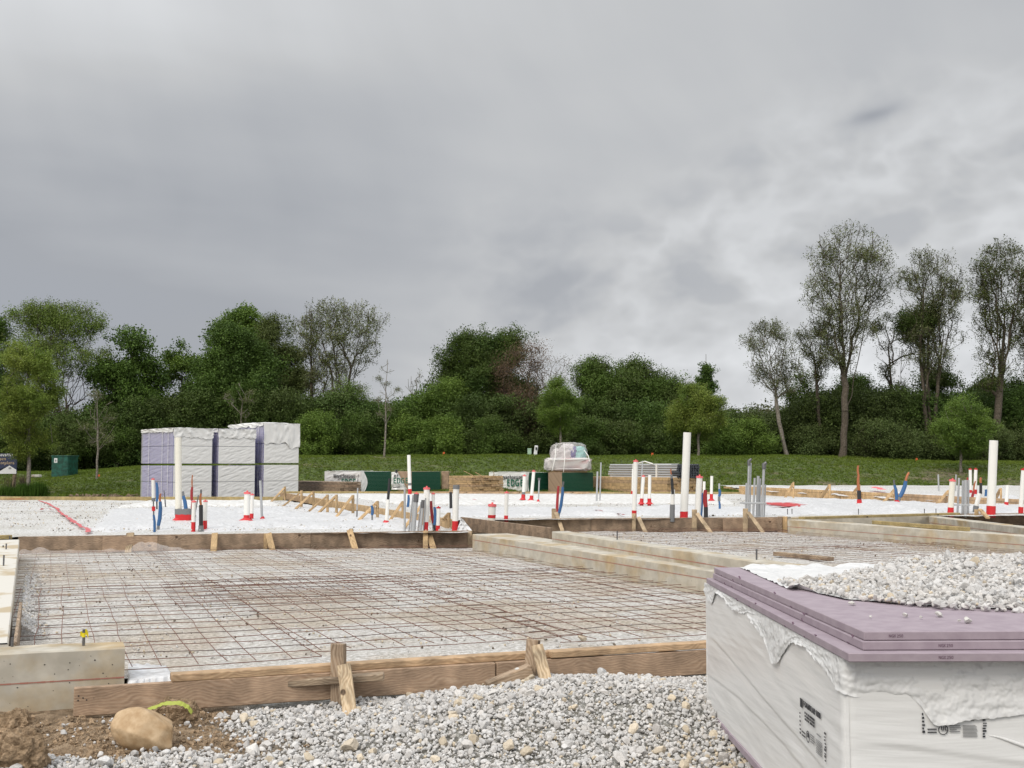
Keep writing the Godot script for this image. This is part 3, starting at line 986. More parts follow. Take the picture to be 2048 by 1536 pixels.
	p1 = D(2110, 1002, -P(2110, 1019, 0.46).z)
	for s in [[0.0, 0.42, "wood_new"], [0.421, 0.62, "wood_new"], [0.621, 1.0, "wood_orange"]]:
		mb = MB.new()
		board(mb, p0.lerp(p1, s[0]), p0.lerp(p1, s[1]), 0.25, 0.04)
		part("board", mb, M[s[2]], o)
	for q in [[1587, 964, 996, 1570, 996], [1660, 968, 999, 1642, 997], [1719, 969, 1000, 1697, 998], [1790, 976, 1004, 1766, 1006], [1897, 980, 1008, 1872, 1010], [2002, 976, 1013, 1985, 1008]]:
		var g := P(q[0], q[2], 0.46)
		stick(o, "stake", g, D(q[0], q[1], -g.z), 0.06, 0.04, "wood_new", Vector3(0.93, 0, 0.37))
		stick(o, "brace", P(q[3], q[4], 0.46), D(q[0] - 1, q[1] + 3, -g.z + 0.03), 0.06, 0.04, "wood_new", Vector3(0.3, 0.5, 0.8))
	# --- right form by the third pit
	o = thing("formwork", "grey-brown boards at the right edge below the tallest right pipe, one brace", "formwork", P(1990, 1030, 0.4))
	board_row(o, [[1862, 1027.5], [2110, 1026.5]], 0.465, 0.22, 0.038, ["wood_grey"])
	var dq := -P(1955, 1028, 0.465).z - 0.03
	stick(o, "stake", D(1953, 1036, dq), D(1953, 1019, dq), 0.07, 0.035, "wood_tan", Vector3(-0.37, 0, 0.93))
	stick(o, "brace", D(1976, 1036, dq - 0.5), D(1960, 1019, dq - 0.05), 0.07, 0.035, "wood_tan", Vector3(0, 0.4, 0.9))
	# treated sill plates lying on the third pit's walls
	o = thing("sill_plate", "yellowish treated plank lying along the far wall of the third pit", "plank", P(1740, 1032, 0.47))
	mb = MB.new()
	timber(mb, P(1603, 1036, 0.492), P(1914, 1027.5, 0.492), 0.038, 0.14)
	part("plank", mb, M.wood_treated, o)
	o = thing("sill_plate", "yellow treated strip lying on the concrete wall right of the second pit", "plank", P(1840, 1053, 0.49))
	mb = MB.new()
	timber(mb, P(1748, 1044.5, 0.498), P(1936, 1058.5, 0.498), 0.05, 0.075)
	part("plank", mb, M.wood_treated, o)
	o = thing("loose_board", "weathered board lying on the wire mesh of the second pit", "plank", P(1610, 1112, 0.27))
	mb = MB.new()
	timber(mb, P(1552, 1107, 0.285), P(1662, 1118, 0.285), 0.045, 0.09)
	part("plank", mb, M.wood_weathered, o)
	o = thing("form_board", "narrow grey board standing against the inner face of the left wall", "plank", P(30, 1270, 0.2))
	mb = MB.new()
	board(mb, P(22, 1284, 0.36) + Vector3(0.012, 0, 0), P(35, 1205, 0.37) + Vector3(0.012, 0, 0), 0.2, 0.02)
	part("plank", mb, M.wood_dirty, o)
	o = thing("lumber_end", "yellowish timber end on top of the left wall at the left edge", "plank", P(10, 1073, 0.47))
	mb = MB.new()
	timber(mb, P(-60, 1076, 0.45), P(24, 1074, 0.45), 0.05, 0.09)
	part("plank", mb, M.wood_treated, o)


# ---------------------------------------------------------------- welded wire mesh
var wire_long := []
var wire_short := []

func wire_mesh(length: float, seed_value: int) -> ArrayMesh:
	var mb := MB.new()
	var path := []
	var rad := []
	var n := 10 if length > 3.0 else 6
	for i in n + 1:
		var t := float(i) / n
		path.append(Vector3(t * length, 0.014 * fbm(t * length * 0.9, seed_value * 5.0), 0.016 * fbm(t * length * 0.6, seed_value * 5.0 + 40.0)))
		rad.append(0.0024)
	mb.tube(path, rad, 3, false)
	return mb.mesh()

func mesh_sheet(label: String, corner: Vector3, turn: float, nl: int, ns: int, gap_l: float, gap_s: float, lift: float, thin: float) -> void:
	# corner: the sheet's far left corner; long wires run towards the camera
	var o := thing("wire_mesh_sheet", label, "wire mesh", corner, "rusty wire mesh sheets laid in the pits")
	o.rotation.y = turn
	var ll := gap_s * (ns - 1) + 0.1
	var ls := gap_l * (nl - 1) + 0.1
	var v := -VAX
	var u := UAX
	for i in nl:
		var w := put("wire", wire_long[(i * 3 + ns) % 4] if absf(ll - 4.9) < 0.2 else wire_mesh(ll, i % 3), M.rust, o)
		w.transform = Transform3D(frame(v) * Basis().scaled(Vector3(1, thin, thin)), u * (i * gap_l) - v * 0.05 + Vector3(0, lift + 0.006 + 0.004 * rng.randf(), 0))
		w.rotation.y += rng.randf_range(-0.004, 0.004)
	for j in ns:
		var w := put("wire", wire_short[(j * 3) % 4] if absf(ls - 1.75) < 0.2 else wire_mesh(ls, j % 3), M.rust_dark if j % 3 == 1 else M.rust, o)
		w.transform = Transform3D(frame(u) * Basis().scaled(Vector3(1, thin, thin)), v * (j * gap_s) - u * 0.05 + Vector3(0, lift, 0))
		w.rotation.y += rng.randf_range(-0.006, 0.006)

func build_wire() -> void:
	for k in 4:
		wire_long.append(wire_mesh(4.9, k))
		wire_short.append(wire_mesh(1.75, k + 10))
	var o := P(42, 1108, 0.20)
	# back row, left to right, then the front row
	var names := ["wire mesh sheet at the back left corner of the near pit", "second wire mesh sheet from the left along the near pit's back boards", "third wire mesh sheet from the left along the near pit's back boards", "wire mesh sheet at the back right of the near pit, beside the ledge"]
	for k in 4:
		mesh_sheet(names[k], o + UAX * (k * 1.52 + 0.02) - VAX * (0.12 + 0.1 * (k % 2)), 0.012 * (k % 3 - 1), 11, 19, 0.165, 0.272, 0.012 + 0.012 * (k % 2), 0.85)
	names = ["wire mesh sheet right behind the bolted wall end in the near pit", "wire mesh sheet behind the first stake of the near form", "wire mesh sheet behind the second stake of the near form", "wire mesh sheet in the near pit's right front corner, behind the foam bundle"]
	for k in 4:
		mesh_sheet(names[k], o + UAX * (k * 1.62 + 0.06) - VAX * (4.80 + 0.12 * ((k + 1) % 2)), 0.02 * (k % 2) - 0.012, 11, 19, 0.168, 0.255, 0.03 + 0.012 * (k % 2), 1.2)
	mesh_sheet("wire mesh sheet overlapping the others in the middle of the near pit, its edges darker", o + UAX * 1.3 - VAX * 4.9, -0.03, 11, 11, 0.165, 0.2, 0.045, 1.0)
	# second pit
	o = P(1112, 1064, 0.26)
	names = ["wire mesh sheet at the left of the second pit's back row", "wire mesh sheet in the middle of the second pit's back row", "wire mesh sheet at the right of the second pit's back row", "wire mesh sheet at the left front of the second pit", "wire mesh sheet at the middle front of the second pit under the loose board", "wire mesh sheet at the right front of the second pit along the wall"]
	for k in 6:
		mesh_sheet(names[k], o + UAX * ((k % 3) * 1.6 + 0.1) - VAX * (0.15 + 4.5 * (k / 3) + 0.15 * (k % 2)), 0.012 * (k % 3 - 1), 11, 19, 0.165, 0.262, 0.02 + 0.014 * (k % 2), 0.72)

# ---------------------------------------------------------------- stones, clods, pebbles
func form_limit(x: float) -> float:    # depth of the near form's face at x
	var a := P(148, 1400, 0.15)
	var b := P(1420, 1320, 0.15)
	return -lerpf(a.z, b.z, (x - a.x) / (b.x - a.x)) - 0.02

func build_stones() -> void:
	var kinds := []
	for k in 7:
		kinds.append(stone_mesh(100 + k))
	var where := []
	var cols := []
	for k in 7:
		where.append([]); cols.append([])
	var lump_w := []
	var lump_c := []
	for i in 92000:
		var x := rng.randf_range(-4.2, 2.6)
		var d := rng.randf_range(4.2, 7.3)
		if x > 1.12 and x < 3.6 and d > 3.8 and d < 6.0:
			continue
		if (x > -2.35 and d > form_limit(x) - 0.01) or (x <= -2.35 and d > 5.98):
			continue
		var s := dirt_share(x, -d)
		var y := near_height(x, -d)
		if rng.randf() < s:
			if rng.randf() < 0.8:
				var r := rng.randf_range(0.003, 0.009) if rng.randf() < 0.85 else rng.randf_range(0.009, 0.02)
				lump_w.append(Transform3D(rot(Vector3(rng.randfn(), rng.randfn(), rng.randfn()), rng.randf() * TAU).scaled(Vector3.ONE * r), Vector3(x, y + r * 0.2, -d)))
				var g := rng.randf_range(0.7, 1.25)
				lump_c.append(Color(0.44 * g, 0.315 * g, 0.20 * g))
			if rng.randf() > 0.04:
				continue
		var r := rng.randf_range(0.0075, 0.0145)
		var q := rng.randf()
		if q > 0.94: r = rng.randf_range(0.0155, 0.024)
		if q > 0.994: r = rng.randf_range(0.024, 0.040)
		if q < 0.42: r = rng.randf_range(0.003, 0.008)
		var k := rng.randi() % 7
		where[k].append(Transform3D(rot(Vector3(rng.randfn(), rng.randfn(), rng.randfn()), rng.randf() * TAU).scaled(Vector3.ONE * r), Vector3(x, y + r * 0.35 + 0.012 * rng.randf(), -d)))
		cols[k].append(stone_tone(0.04 + 0.4 * smoothstep(0.5, 1.1, x) * smoothstep(5.9, 5.2, d) + (0.3 if r > 0.028 else 0.0)))
	for k in 7:
		scatter("gravel", kinds[k], M.stone, where[k], cols[k])
	scatter("soil_crumbs", stone_mesh(90, 1, 6, 0.35), M.crumb, lump_w, lump_c)
	# pebbles left on the pit floors and pads
	where = [[], []]
	cols = [[], []]
	var areas := [[P(60, 1330, 0.19), P(1380, 1290, 0.19), P(45, 1110, 0.19), P(955, 1100, 0.19), 5200, 0.004, 0.013], [P(1430, 1120, 0.26), P(2200, 1115, 0.26), P(1110, 1066, 0.26), P(1570, 1068, 0.26), 1500, 0.006, 0.016], [P(-100, 1064, 0.42), P(930, 1060, 0.42), P(-100, 1003, 0.42), P(560, 1003, 0.42), 5200, 0.006, 0.017], [P(930, 1034, 0.455), P(1560, 1032, 0.455), P(600, 990, 0.46), P(1480, 990, 0.46), 3800, 0.007, 0.018]]
	for a in areas:
		for i in int(a[4]):
			var u := rng.randf()
			var v := rng.randf()
			var p: Vector3 = a[0].lerp(a[1], u).lerp(a[2].lerp(a[3], u), v)
			if fbm(p.x * 1.1, p.z * 1.1, 7.0) < rng.randf_range(-0.35, 0.35):
				continue
			var r := rng.randf_range(a[5], a[6])
			if rng.randf() > 0.985: r *= 1.7
			p.y += 0.02 * fbm(p.x * 0.9, p.z * 0.9) + 0.01 * fbm(p.x * 3.1, p.z * 3.1, 4.0) + r * 0.3
			var k := rng.randi() % 2
			where[k].append(Transform3D(rot(Vector3(rng.randfn(), rng.randfn(), rng.randfn()), rng.randf() * TAU).scaled(Vector3.ONE * r), p))
			var t := stone_tone(0.2)
			cols[k].append(t if rng.randf() < 0.9 else Color(0.16, 0.13, 0.1))
	for k in 2:
		scatter("pebbles", kinds[k], M.stone, where[k], cols[k])
	# gravel banked along the left wall inside the pit
	where = []
	cols = []
	for i in 900:
		var t := pow(rng.randf(), 1.4)
		var p := P(24, 1282, 0.19).lerp(P(40, 1150, 0.19), t)
		var off := absf(rng.randfn()) * 0.07
		p += UAX * (0.05 + off)
		p.y += 0.10 * exp(-off * 12.0) * (1.0 - t) + 0.01
		var r := rng.randf_range(0.009, 0.018)
		where.append(Transform3D(rot(Vector3(rng.randfn(), rng.randfn(), rng.randfn()), rng.randf() * TAU).scaled(Vector3.ONE * r), p))
		cols.append(stone_tone())
	scatter("gravel", kinds[2], M.stone, where, cols)
	# the larger stones that stand out of the spill, each its own
	var big := [
		[1150, 1405, 17, 0, "grey angular stone, biggest on top of the gravel spill right of the second brace"],
		[1020, 1420, 15, 1, "tan stone in the gravel spill straight below the leaning offcut"],
		[905, 1428, 15, 1, "flat tan stone in the gravel spill midway between the two stakes"],
		[1100, 1437, 14, 1, "tan stone in the gravel spill below the second brace's foot"],
		[1265, 1460, 18, 1, "long tan stone in the gravel left of the foam bundle's label side"],
		[1020, 1492, 16, 1, "squarish tan stone low in the gravel, straight below the second stake"],
		[870, 1518, 13, 1, "brownish stone at the bottom edge right of the first brace"],
		[1290, 1425, 15, 0, "pale stone in the gravel just left of the foam bundle's far corner"],
		[700, 1492, 20, 1, "broad tan stone in the gravel straight below the first brace's foot"],
		[508, 1497, 20, 0, "broad pale stone at the right end of the brown dirt, near the bottom edge"],
		[600, 1443, 13, 0, "pale block of stone left of the first stake's foot"],
		[487, 1437, 12, 1, "tan stone right of the dirt clods below the plank"],
		[1060, 1387, 14, 0, "pale stone lying right at the second stake's foot"],
		[985, 1386, 13, 0, "pale stone under the leaning offcut's low end"],
		[1320, 1500, 14, 1, "tan stone by the foam bundle's lower left edge"],
		[1165, 1275, 10, 2, "lone tan stone on the wire mesh behind the second stake"]]
	for i in big.size():
		var b: Array = big[i]
		var p := P(b[0], b[1], 0.06)
		for it in 4:
			p = P(b[0], b[1], 0.205 if b[3] == 2 else near_height(p.x, p.z) + 0.025)
		var r: float = b[2] / ppm(p)
		var k: float = rng.randf_range(0.62, 0.74)
		var mm: StandardMaterial3D = M.stone.duplicate()
		mm.albedo_color = lin(k, k * 0.97, k * 0.93) if b[3] == 0 else lin(k * 0.95, k * 0.83, k * 0.66)
		var o := put("large_stone", stone_mesh(300 + i, 2, 12, 0.12), mm)
		o.position = p
		o.basis = rot(Vector3(rng.randfn(), rng.randfn(), rng.randfn()), rng.randf() * TAU).scaled(Vector3.ONE * r)
		tag(o, b[4], "stone", "larger stones in the gravel spill" if b[3] < 2 else "")
	# boulder and clods
	var p0 := P(287, 1494, 0.03)
	var o := put("boulder", lump_mesh(5, 4, Vector3(0.162, 0.098, 0.115), 0.10, 0.9, 0.006, 7), M.boulder)
	o.position = p0 + Vector3(0, 0.066, -0.02)
	o.basis = rot(Vector3.BACK, -0.42) * rot(Vector3.UP, 0.25)
	tag(o, "smooth rounded tan boulder lying in the brown dirt below the plank's left end", "boulder")
	for q in [[36, 1532, 0.115, "large brown dirt clod in the bottom left corner", 11], [22, 1476, 0.09, "crumbly brown dirt clod above the bottom-left one, at the left edge", 12], [362, 1446, 0.078, "upright brown dirt clod right of the boulder, in front of the lime ribbon", 13], [330, 1436, 0.058, "small brown dirt clod tucked between the boulder and the upright clod", 14], [392, 1428, 0.03, "little brown dirt clod under the right end of the lime ribbon", 15]]:
		var p := P(q[0], q[1], 0.04)
		p.y = near_height(p.x, p.z)
		var c := put("dirt_clod", lump_mesh(q[4], 5, Vector3(1.08, 1.0, 0.95) * q[2], 0.30, 1.6, 0.055, 9), M.clod)
		c.position = p + Vector3(0, q[2] * 0.45, -q[2] * 0.1)
		tag(c, q[3], "dirt clod")
	var mb := MB.new()
	var path := [[290, 1421], [304, 1412], [322, 1406], [340, 1402], [356, 1402], [368, 1404], [378, 1411], [386, 1422]]
	var pts := []
	for q in path:
		pts.append(D(q[0], q[1], 5.83))
	mb.grid(42, 3, func(a, b):
		var f: float = a * (pts.size() - 1)
		var i := mini(int(f), pts.size() - 2)
		var p: Vector3 = pts[i].lerp(pts[i + 1], f - i)
		return p + Vector3(0.0015 * sin(a * 60.0), -b * (0.012 + 0.006 * fbm(a * 14.0, 2.0)) + 0.002 * sin(a * 23.0), 0.03 * b + 0.014 * fbm(a * 20.0, b * 2.0)))
	var rb := part("ribbon", mb, M.lime)
	tag(rb, "crumpled lime and yellow plastic ribbon behind the dirt clods", "ribbon")


# ---------------------------------------------------------------- flat print
func print_text(parent: Node3D, called: String, text: String, origin: Vector3, b: Basis, height: float, mname: String, bold := false, width_k := 1.0) -> void:
	var tm := TextMesh.new()
	var f := SystemFont.new()
	f.font_names = PackedStringArray(["Droid Sans"])
	if bold:
		f.font_weight = 700
	tm.font = f
	tm.text = text
	tm.font_size = 32
	tm.pixel_size = height / 23.0
	tm.depth = 0.0012
	tm.curve_step = 3.0
	tm.horizontal_alignment = HORIZONTAL_ALIGNMENT_LEFT
	tm.vertical_alignment = VERTICAL_ALIGNMENT_BOTTOM
	var o := put(called, tm, M[mname], parent)
	o.transform = Transform3D(Basis(b.x * width_k, b.y, b.z), origin - parent.position)

func hit(px: float, py: float, at: Vector3, nrm: Vector3) -> Vector3:
	var r := ray(px, py)
	var e := Vector3(0, EYE, 0)
	return e + r * ((at - e).dot(nrm) / r.dot(nrm))

func bars(mb: MB, o: Vector3, b: Basis, rows: Array) -> void:   # x, y, w, h of printed blocks
	for r in rows:
		mb.box(Transform3D(b, o + b.x * (r[0] + r[2] * 0.5) + b.y * (r[1] + r[3] * 0.5)), Vector3(r[2], r[3], 0.0012))

func label_print(parent: Node3D, o: Vector3, b: Basis, w: float, h: float, top := true) -> void:
	# a maker's panel: mark, name, lines too small to read, a round certification mark, blocks of small type
	if top:
		print_text(parent, "label_text", "FOAMULAR 1000", o + b.x * w * 0.16 + b.y * h * 0.80, b, h * 0.13, "ink", true)
		var q := MB.new()
		bars(q, o, b, [[w * 0.03, h * 0.78, w * 0.09, h * 0.2]])
		part("label_mark", q, M.ink, parent)
		q = MB.new()
		var rows := []
		for k in 3:
			for j in 6:
				rows.append([w * (0.20 + 0.065 * j + 0.01 * rng.randf()), h * (0.70 - 0.07 * k), w * rng.randf_range(0.03, 0.055), h * 0.045])
		bars(q, o, b, rows)
		part("label_lines", q, M.ink, parent)
	var q := MB.new()
	var rows := []
	for k in 9:   # the fine print
		rows.append([w * 0.62, h * (0.06 + 0.035 * k), w * rng.randf_range(0.18, 0.23), h * 0.014])
	for k in 4:
		rows.append([w * 0.42, h * (0.18 + 0.05 * k), w * rng.randf_range(0.1, 0.17), h * 0.025])
	rows.append([w * 0.66, h * 0.46, w * 0.14, h * 0.025])
	bars(q, o, b, rows)
	part("label_lines", q, M.ink_pale, parent)
	q = MB.new()
	rows = []
	for k in 9:   # codes down both sides
		rows.append([w * 0.92 + w * 0.02 * rng.randf(), h * (0.04 + 0.07 * k), w * rng.randf_range(0.03, 0.06), h * rng.randf_range(0.02, 0.05)])
	for k in 6:
		rows.append([w * 0.0, h * (0.16 + 0.09 * k), w * rng.randf_range(0.02, 0.05), h * rng.randf_range(0.03, 0.06)])
	for k in 2:
		rows.append([w * 0.08, h * (0.16 + 0.08 * k), w * 0.14, h * 0.028])
	bars(q, o, b, rows)
	part("label_lines", q, M.ink, parent)
	q = MB.new()
	var c := o + b.x * w * 0.32 + b.y * h * 0.24
	var r := h * 0.12
	for k in 24:
		var a0 := TAU * k / 24
		var m := c + (b.x * cos(a0) + b.y * sin(a0)) * r
		q.box(Transform3D(Basis(-b.x * sin(a0) + b.y * cos(a0), b.x * cos(a0) + b.y * sin(a0), -b.z), m), Vector3(r * 0.28, r * 0.16, 0.0012))
	part("certification_ring", q, M.ink, parent)
	print_text(parent, "certification_text", "UL", c - b.x * r * 0.55 - b.y * r * 0.45, b, r * 0.85, "ink", true)


# ---------------------------------------------------------------- the near foam bundle
const SKIRT := [[0.0, 0.05], [0.10, 0.075], [0.22, 0.085], [0.34, 0.02], [0.5, 0.012], [0.62, 0.045], [0.9, 0.05], [1.05, 0.035], [1.22, 0.06], [1.38, 0.10], [1.52, 0.165], [1.60, 0.15], [1.72, 0.075], [1.86, 0.03], [2.0, 0.028], [2.12, 0.05], [2.25, 0.07], [2.36, 0.095], [2.43, 0.11], [2.50, 0.125], [2.52, 0.105], [2.56, 0.100], [2.59, 0.118], [2.62, 0.105], [2.66, 0.13], [2.70, 0.195], [2.72, 0.205], [2.80, 0.19], [2.95, 0.175], [3.1, 0.165], [3.3, 0.15], [3.66, 0.14]]

func table(t: Array, x: float) -> float:
	for i in t.size() - 1:
		if x <= t[i + 1][0]:
			return lerpf(t[i][1], t[i + 1][1], clampf((x - t[i][0]) / (t[i + 1][0] - t[i][0]), 0, 1))
	return t[-1][1]

func build_near_bundle() -> void:
	var H := 0.71
	var nb := P(1688, 1320, H)
	var lb := P(1411, 1166, H)
	var e := (nb - lb)
	e.y = 0
	var L := e.length()
	e = e.normalized()
	var rt := Vector3(e.z, 0, -e.x)      # to the right along the front
	var out := -rt
	var W := 1.22
	for second in 2:
		var base := lb + rt * second * (W + 0.02)
		base.y = 0.0
		var o := thing("foam_bundle", ["white film-wrapped bundle of foam boards in the right foreground, its film torn", "second white-wrapped foam bundle hidden behind and right of the torn one"][second], "foam bundle", base)
		var b0 := base
		var mb := MB.new()
		# the left face, pulled in by the film between its edges
		var face := func(p0: Vector3, dirv: Vector3, nrm: Vector3, length: float, u: float, v: float):
			var s := u * length
			var y := 0.05 + v * (H - 0.05)
			var edge := minf(minf(u, 1.0 - u) * length, minf(v, 1.0 - v) * 0.66)
			var r := maxf(0.0, 0.03 - edge)
			var diag := y + s * 0.11
			var w := 0.0022 * fbm(s * 0.5, diag * 12.0, nrm.x * 9.0) + 0.0012 * fbm(s * 0.8 + 3.0, (y - s * 0.05) * 30.0, 5.0) + 0.008 * fbm(s * 0.9, y * 2.0, 1.0)
			# two tucks where one turn of film overlaps the next
			w += 0.005 * (smoothstep(0.0, 0.012, y - 0.46 + 0.17 * u) - 0.5) * smoothstep(0.0, 0.2, u) + 0.004 * (smoothstep(0.0, 0.01, y - 0.24 - 0.03 * sin(u * 4.0)) - 0.5)
			return p0 + dirv * s + nrm * (w * smoothstep(0.0, 0.02, edge) - r * r * 14.0) + Vector3(0, y, 0)
		if second == 0:
			mb.grid(150, 110, func(u, v): return face.call(b0, e, out, L, u, v), Vector2(2.4, 0.75))
		mb.grid(90, 90, func(u, v): return face.call(b0 + e * L, rt, e, W, u, v), Vector2(1.2, 0.75))
		mb.grid(4, 4, func(u, v): return b0 + e * L * (1.0 - u) + rt * W + Vector3(0, 0.05 + v * (H - 0.05), 0), Vector2(2.4, 0.75))
		mb.grid(4, 4, func(u, v): return b0 + rt * W * (1.0 - u) + Vector3(0, 0.05 + v * (H - 0.05), 0), Vector2(1.2, 0.75))
		mb.grid(4, 4, func(u, v): return b0 + e * L * (1.0 - v) + rt * W * u + Vector3(0, H - 0.004, 0), Vector2(1.2, 2.4))
		part("stretch_film", mb, M.film, o)
		mb = MB.new()
		for k in 2:    # foam runners it stands on
			mb.uvo = Vector2(k, 0)
			mb.box(Transform3D(frame(e), b0 + e * L * 0.5 + rt * (0.13 + k * 0.9) + Vector3(0, 0.0, 0)), Vector3(L - 0.03, 0.11, 0.1), 0.004)
		part("runner", mb, M.foam, o)
		mb = MB.new()   # bottom board, showing plum through the lowest turn of film
		mb.box(Transform3D(frame(e), b0 + e * L * 0.5 + rt * W * 0.5 + Vector3(0, 0.062, 0)), Vector3(L + 0.004, 0.036, W + 0.004), 0.004)
		part("bottom_board", mb, M.foam, o)
		if second == 0:
			# printed panels
			var nrm := out
			var q0 := hit(1604, 1455, b0, nrm) + out * 0.008
			var bl := Basis(e, Vector3.UP, out)
			var pw := (hit(1661, 1470, b0, nrm) - hit(1604, 1430, b0, nrm)).length() * 0.95
			label_print(o, Vector3(q0.x, 0, q0.z) + Vector3(0, q0.y - 0.045, 0), bl, pw, 0.155)
			var q1 := hit(1843, 1477, b0 + e * L, e) + e * 0.009
			label_print(o, q1, Basis(rt, Vector3.UP, e), 0.205, 0.12, false)
			# torn film hanging from under the boards
			mb = MB.new()
			var top_line := func(s: float):
				if s < L - 0.03: return b0 + e * s
				if s > L + 0.03: return b0 + e * L + rt * (s - L)
				var t := (s - L + 0.03) / 0.06
				return (b0 + e * (L - 0.03)).lerp(b0 + e * L + rt * 0.03, t) + (out + e).normalized() * 0.012 * sin(t * PI)
			mb.grid(420, 18, func(u, v):
				var s: float = u * (L + 1.2)
				var p: Vector3 = top_line.call(s)
				var nrm2: Vector3 = out.lerp(e, smoothstep(L - 0.08, L + 0.08, s)).normalized()
				var drop := table(SKIRT, s) + 0.008 * fbm(s * 6.0, 1.0) + 0.004 * soft(s * 45.0, 2.0)
				drop = maxf(drop, 0.004)
				var y = H + 0.004 - v * drop
				var front: float = smoothstep(L - 0.1, L + 0.1, s)
				var crease: float = 0.007 * (0.5 - absf(soft(s * 7.0 + v * 2.6, v * 0.5, 3.0))) * (1.0 - front) + 0.006 * (0.5 - absf(soft(s * 1.6, v * drop * 22.0, 8.0))) * front + 0.004 * (0.5 - absf(soft(s * 5.0 - v * 3.0, v * 1.4, 15.0)))
				var fold: float = 0.004 + v * (0.004 + 0.022 * maxf(0.0, soft(s * 2.4, v * 0.6, 8.0))) + crease * (0.25 + v) + 0.0012 * soft(s * 38.0, v * 6.0, 1.0)
				return p + nrm2 * maxf(fold, 0.004) + Vector3(0, y, 0) + (e if s < L else rt) * 0.012 * fbm(s * 5.0, v * 3.0, 12.0) * v, Vector2(4, 0.3))
			part("torn_film", mb, M.torn_film, o)
			# the loose edge below the front panel's corner
			mb = MB.new()
			mb.tube([hit(1965, 1468, b0 + e * L, e) + e * 0.002, hit(2000, 1475, b0 + e * L, e) + e * 0.004, hit(2040, 1489, b0 + e * L, e) + e * 0.004, hit(2090, 1506, b0 + e * L, e) + e * 0.003], [0.001, 0.004, 0.006, 0.008], 8)
			part("film_fold", mb, M.film, o)
	# loose boards on top
	var th := 0.0285
	var y3 := H + 0.006 + th * 3.0
	var fc := P(1728, 1263, y3)
	var bc := P(1428, 1134.5, y3)
	var be := (fc - bc).normalized()
	var fc0 := P(1697, 1306, H + 0.006 + th)
	var defs := [[fc0, e, "lowest of the three purple foam boards on the wrapped bundle"], [fc + Vector3(-0.008, 0, 0.012), be, "middle one of the three purple foam boards on the wrapped bundle"], [fc, be, "top purple foam board with gravel and white sheeting on it"]]
	for k in 3:
		var y := H + 0.006 + th * (k + 0.5)
		for second in 2:
			var ee: Vector3 = defs[k][1]
			var rr := Vector3(ee.z, 0, -ee.x)
			var LB := L if k == 0 else fc.distance_to(bc)
			var c: Vector3 = defs[k][0] - ee * LB * 0.5 + rr * (W * 0.5 + second * (W + 0.015))
			c.y = y + second * 0.002
			var lab: String = defs[k][2] if second == 0 else ["lowest purple foam board of the second stack, under the gravel heap", "middle purple foam board of the second stack, under the gravel heap", "top purple foam board of the second stack, under the gravel heap"][k]
			var o := thing("foam_board", lab, "foam board", c, "loose purple foam boards on the bundles")
			o.rotation.y = atan2(ee.x, ee.z)
			var mb := MB.new()
			mb.box(Transform3D(), Vector3(W, th - 0.001, LB), 0.0025)
			var slab := put("board", mb.mesh(), M.foam, o)
			if second == 0:
				mb = MB.new()   # nicks along the left edge
				for q in 7:
					var zz := rng.randf_range(-LB * 0.45, LB * 0.48)
					mb.box(Transform3D(rot(Vector3(1, 0.3, 0.2), rng.randf()), Vector3(-W * 0.5 + 0.001, (-0.5 if rng.randf() < 0.7 else 0.4) * th + 0.004, zz)), Vector3(0.006, rng.randf_range(0.002, 0.006), rng.randf_range(0.006, 0.025)), 0.001)
				put("edge_nicks", mb.mesh(), M.ink_plum, slab).set_meta("kind", "stuff")
				var tx: float = [0.50, 0.60, 0.20][k] * 0.62 + 0.0
				var tm := TextMesh.new()
				var f := SystemFont.new()
				f.font_names = PackedStringArray(["Droid Sans"])
				tm.font = f; tm.text = "NGX 250"; tm.font_size = 32; tm.pixel_size = 0.0085 / 23.0; tm.depth = 0.001; tm.curve_step = 4.0
				var tn := put("edge_print", tm, M.ink_plum, slab)
				tn.position = Vector3(-W * 0.5 + [0.30, 0.26, 0.10][k], 0.0, LB * 0.5 + 0.0006)
	# white sheet and the heap of stone tipped onto it
	var yt := y3
	var edge_pts := []
	for q in [[1466, 1129.5], [1482, 1146], [1510, 1165], [1536, 1179], [1562, 1185], [1600, 1181], [1640, 1190], [1700, 1205], [1800, 1214], [1900, 1221], [2048, 1227], [2300, 1232]]:
		edge_pts.append(P(q[0], q[1], yt))
	var back_z := bc.z + 0.03
	var zb := func(x: float):
		for i in edge_pts.size() - 1:
			if x <= edge_pts[i + 1].x:
				return lerpf(edge_pts[i].z, edge_pts[i + 1].z, clampf((x - edge_pts[i].x) / (edge_pts[i + 1].x - edge_pts[i].x), 0, 1))
		return edge_pts[-1].z
	var heap := func(x: float, z: float):
		var dist: float = zb.call(x) - z
		var h := 0.068 * smoothstep(-0.02, 1.0, dist) * smoothstep(1.2, 2.2, x) + 0.016 * smoothstep(0.0, 0.25, dist) * smoothstep(1.2, 1.5, x)
		h *= smoothstep(back_z - 0.02, back_z + 0.55, z)
		return h + 0.012 * fbm(x * 6.0, z * 6.0) * smoothstep(0.0, 0.3, dist)
	var x0: float = edge_pts[0].x
	var so := thing("white_sheet", "crinkled white plastic sheet under the gravel on the top foam board", "plastic sheet", Vector3(1.6, yt, -4.9))
	var mb := MB.new()
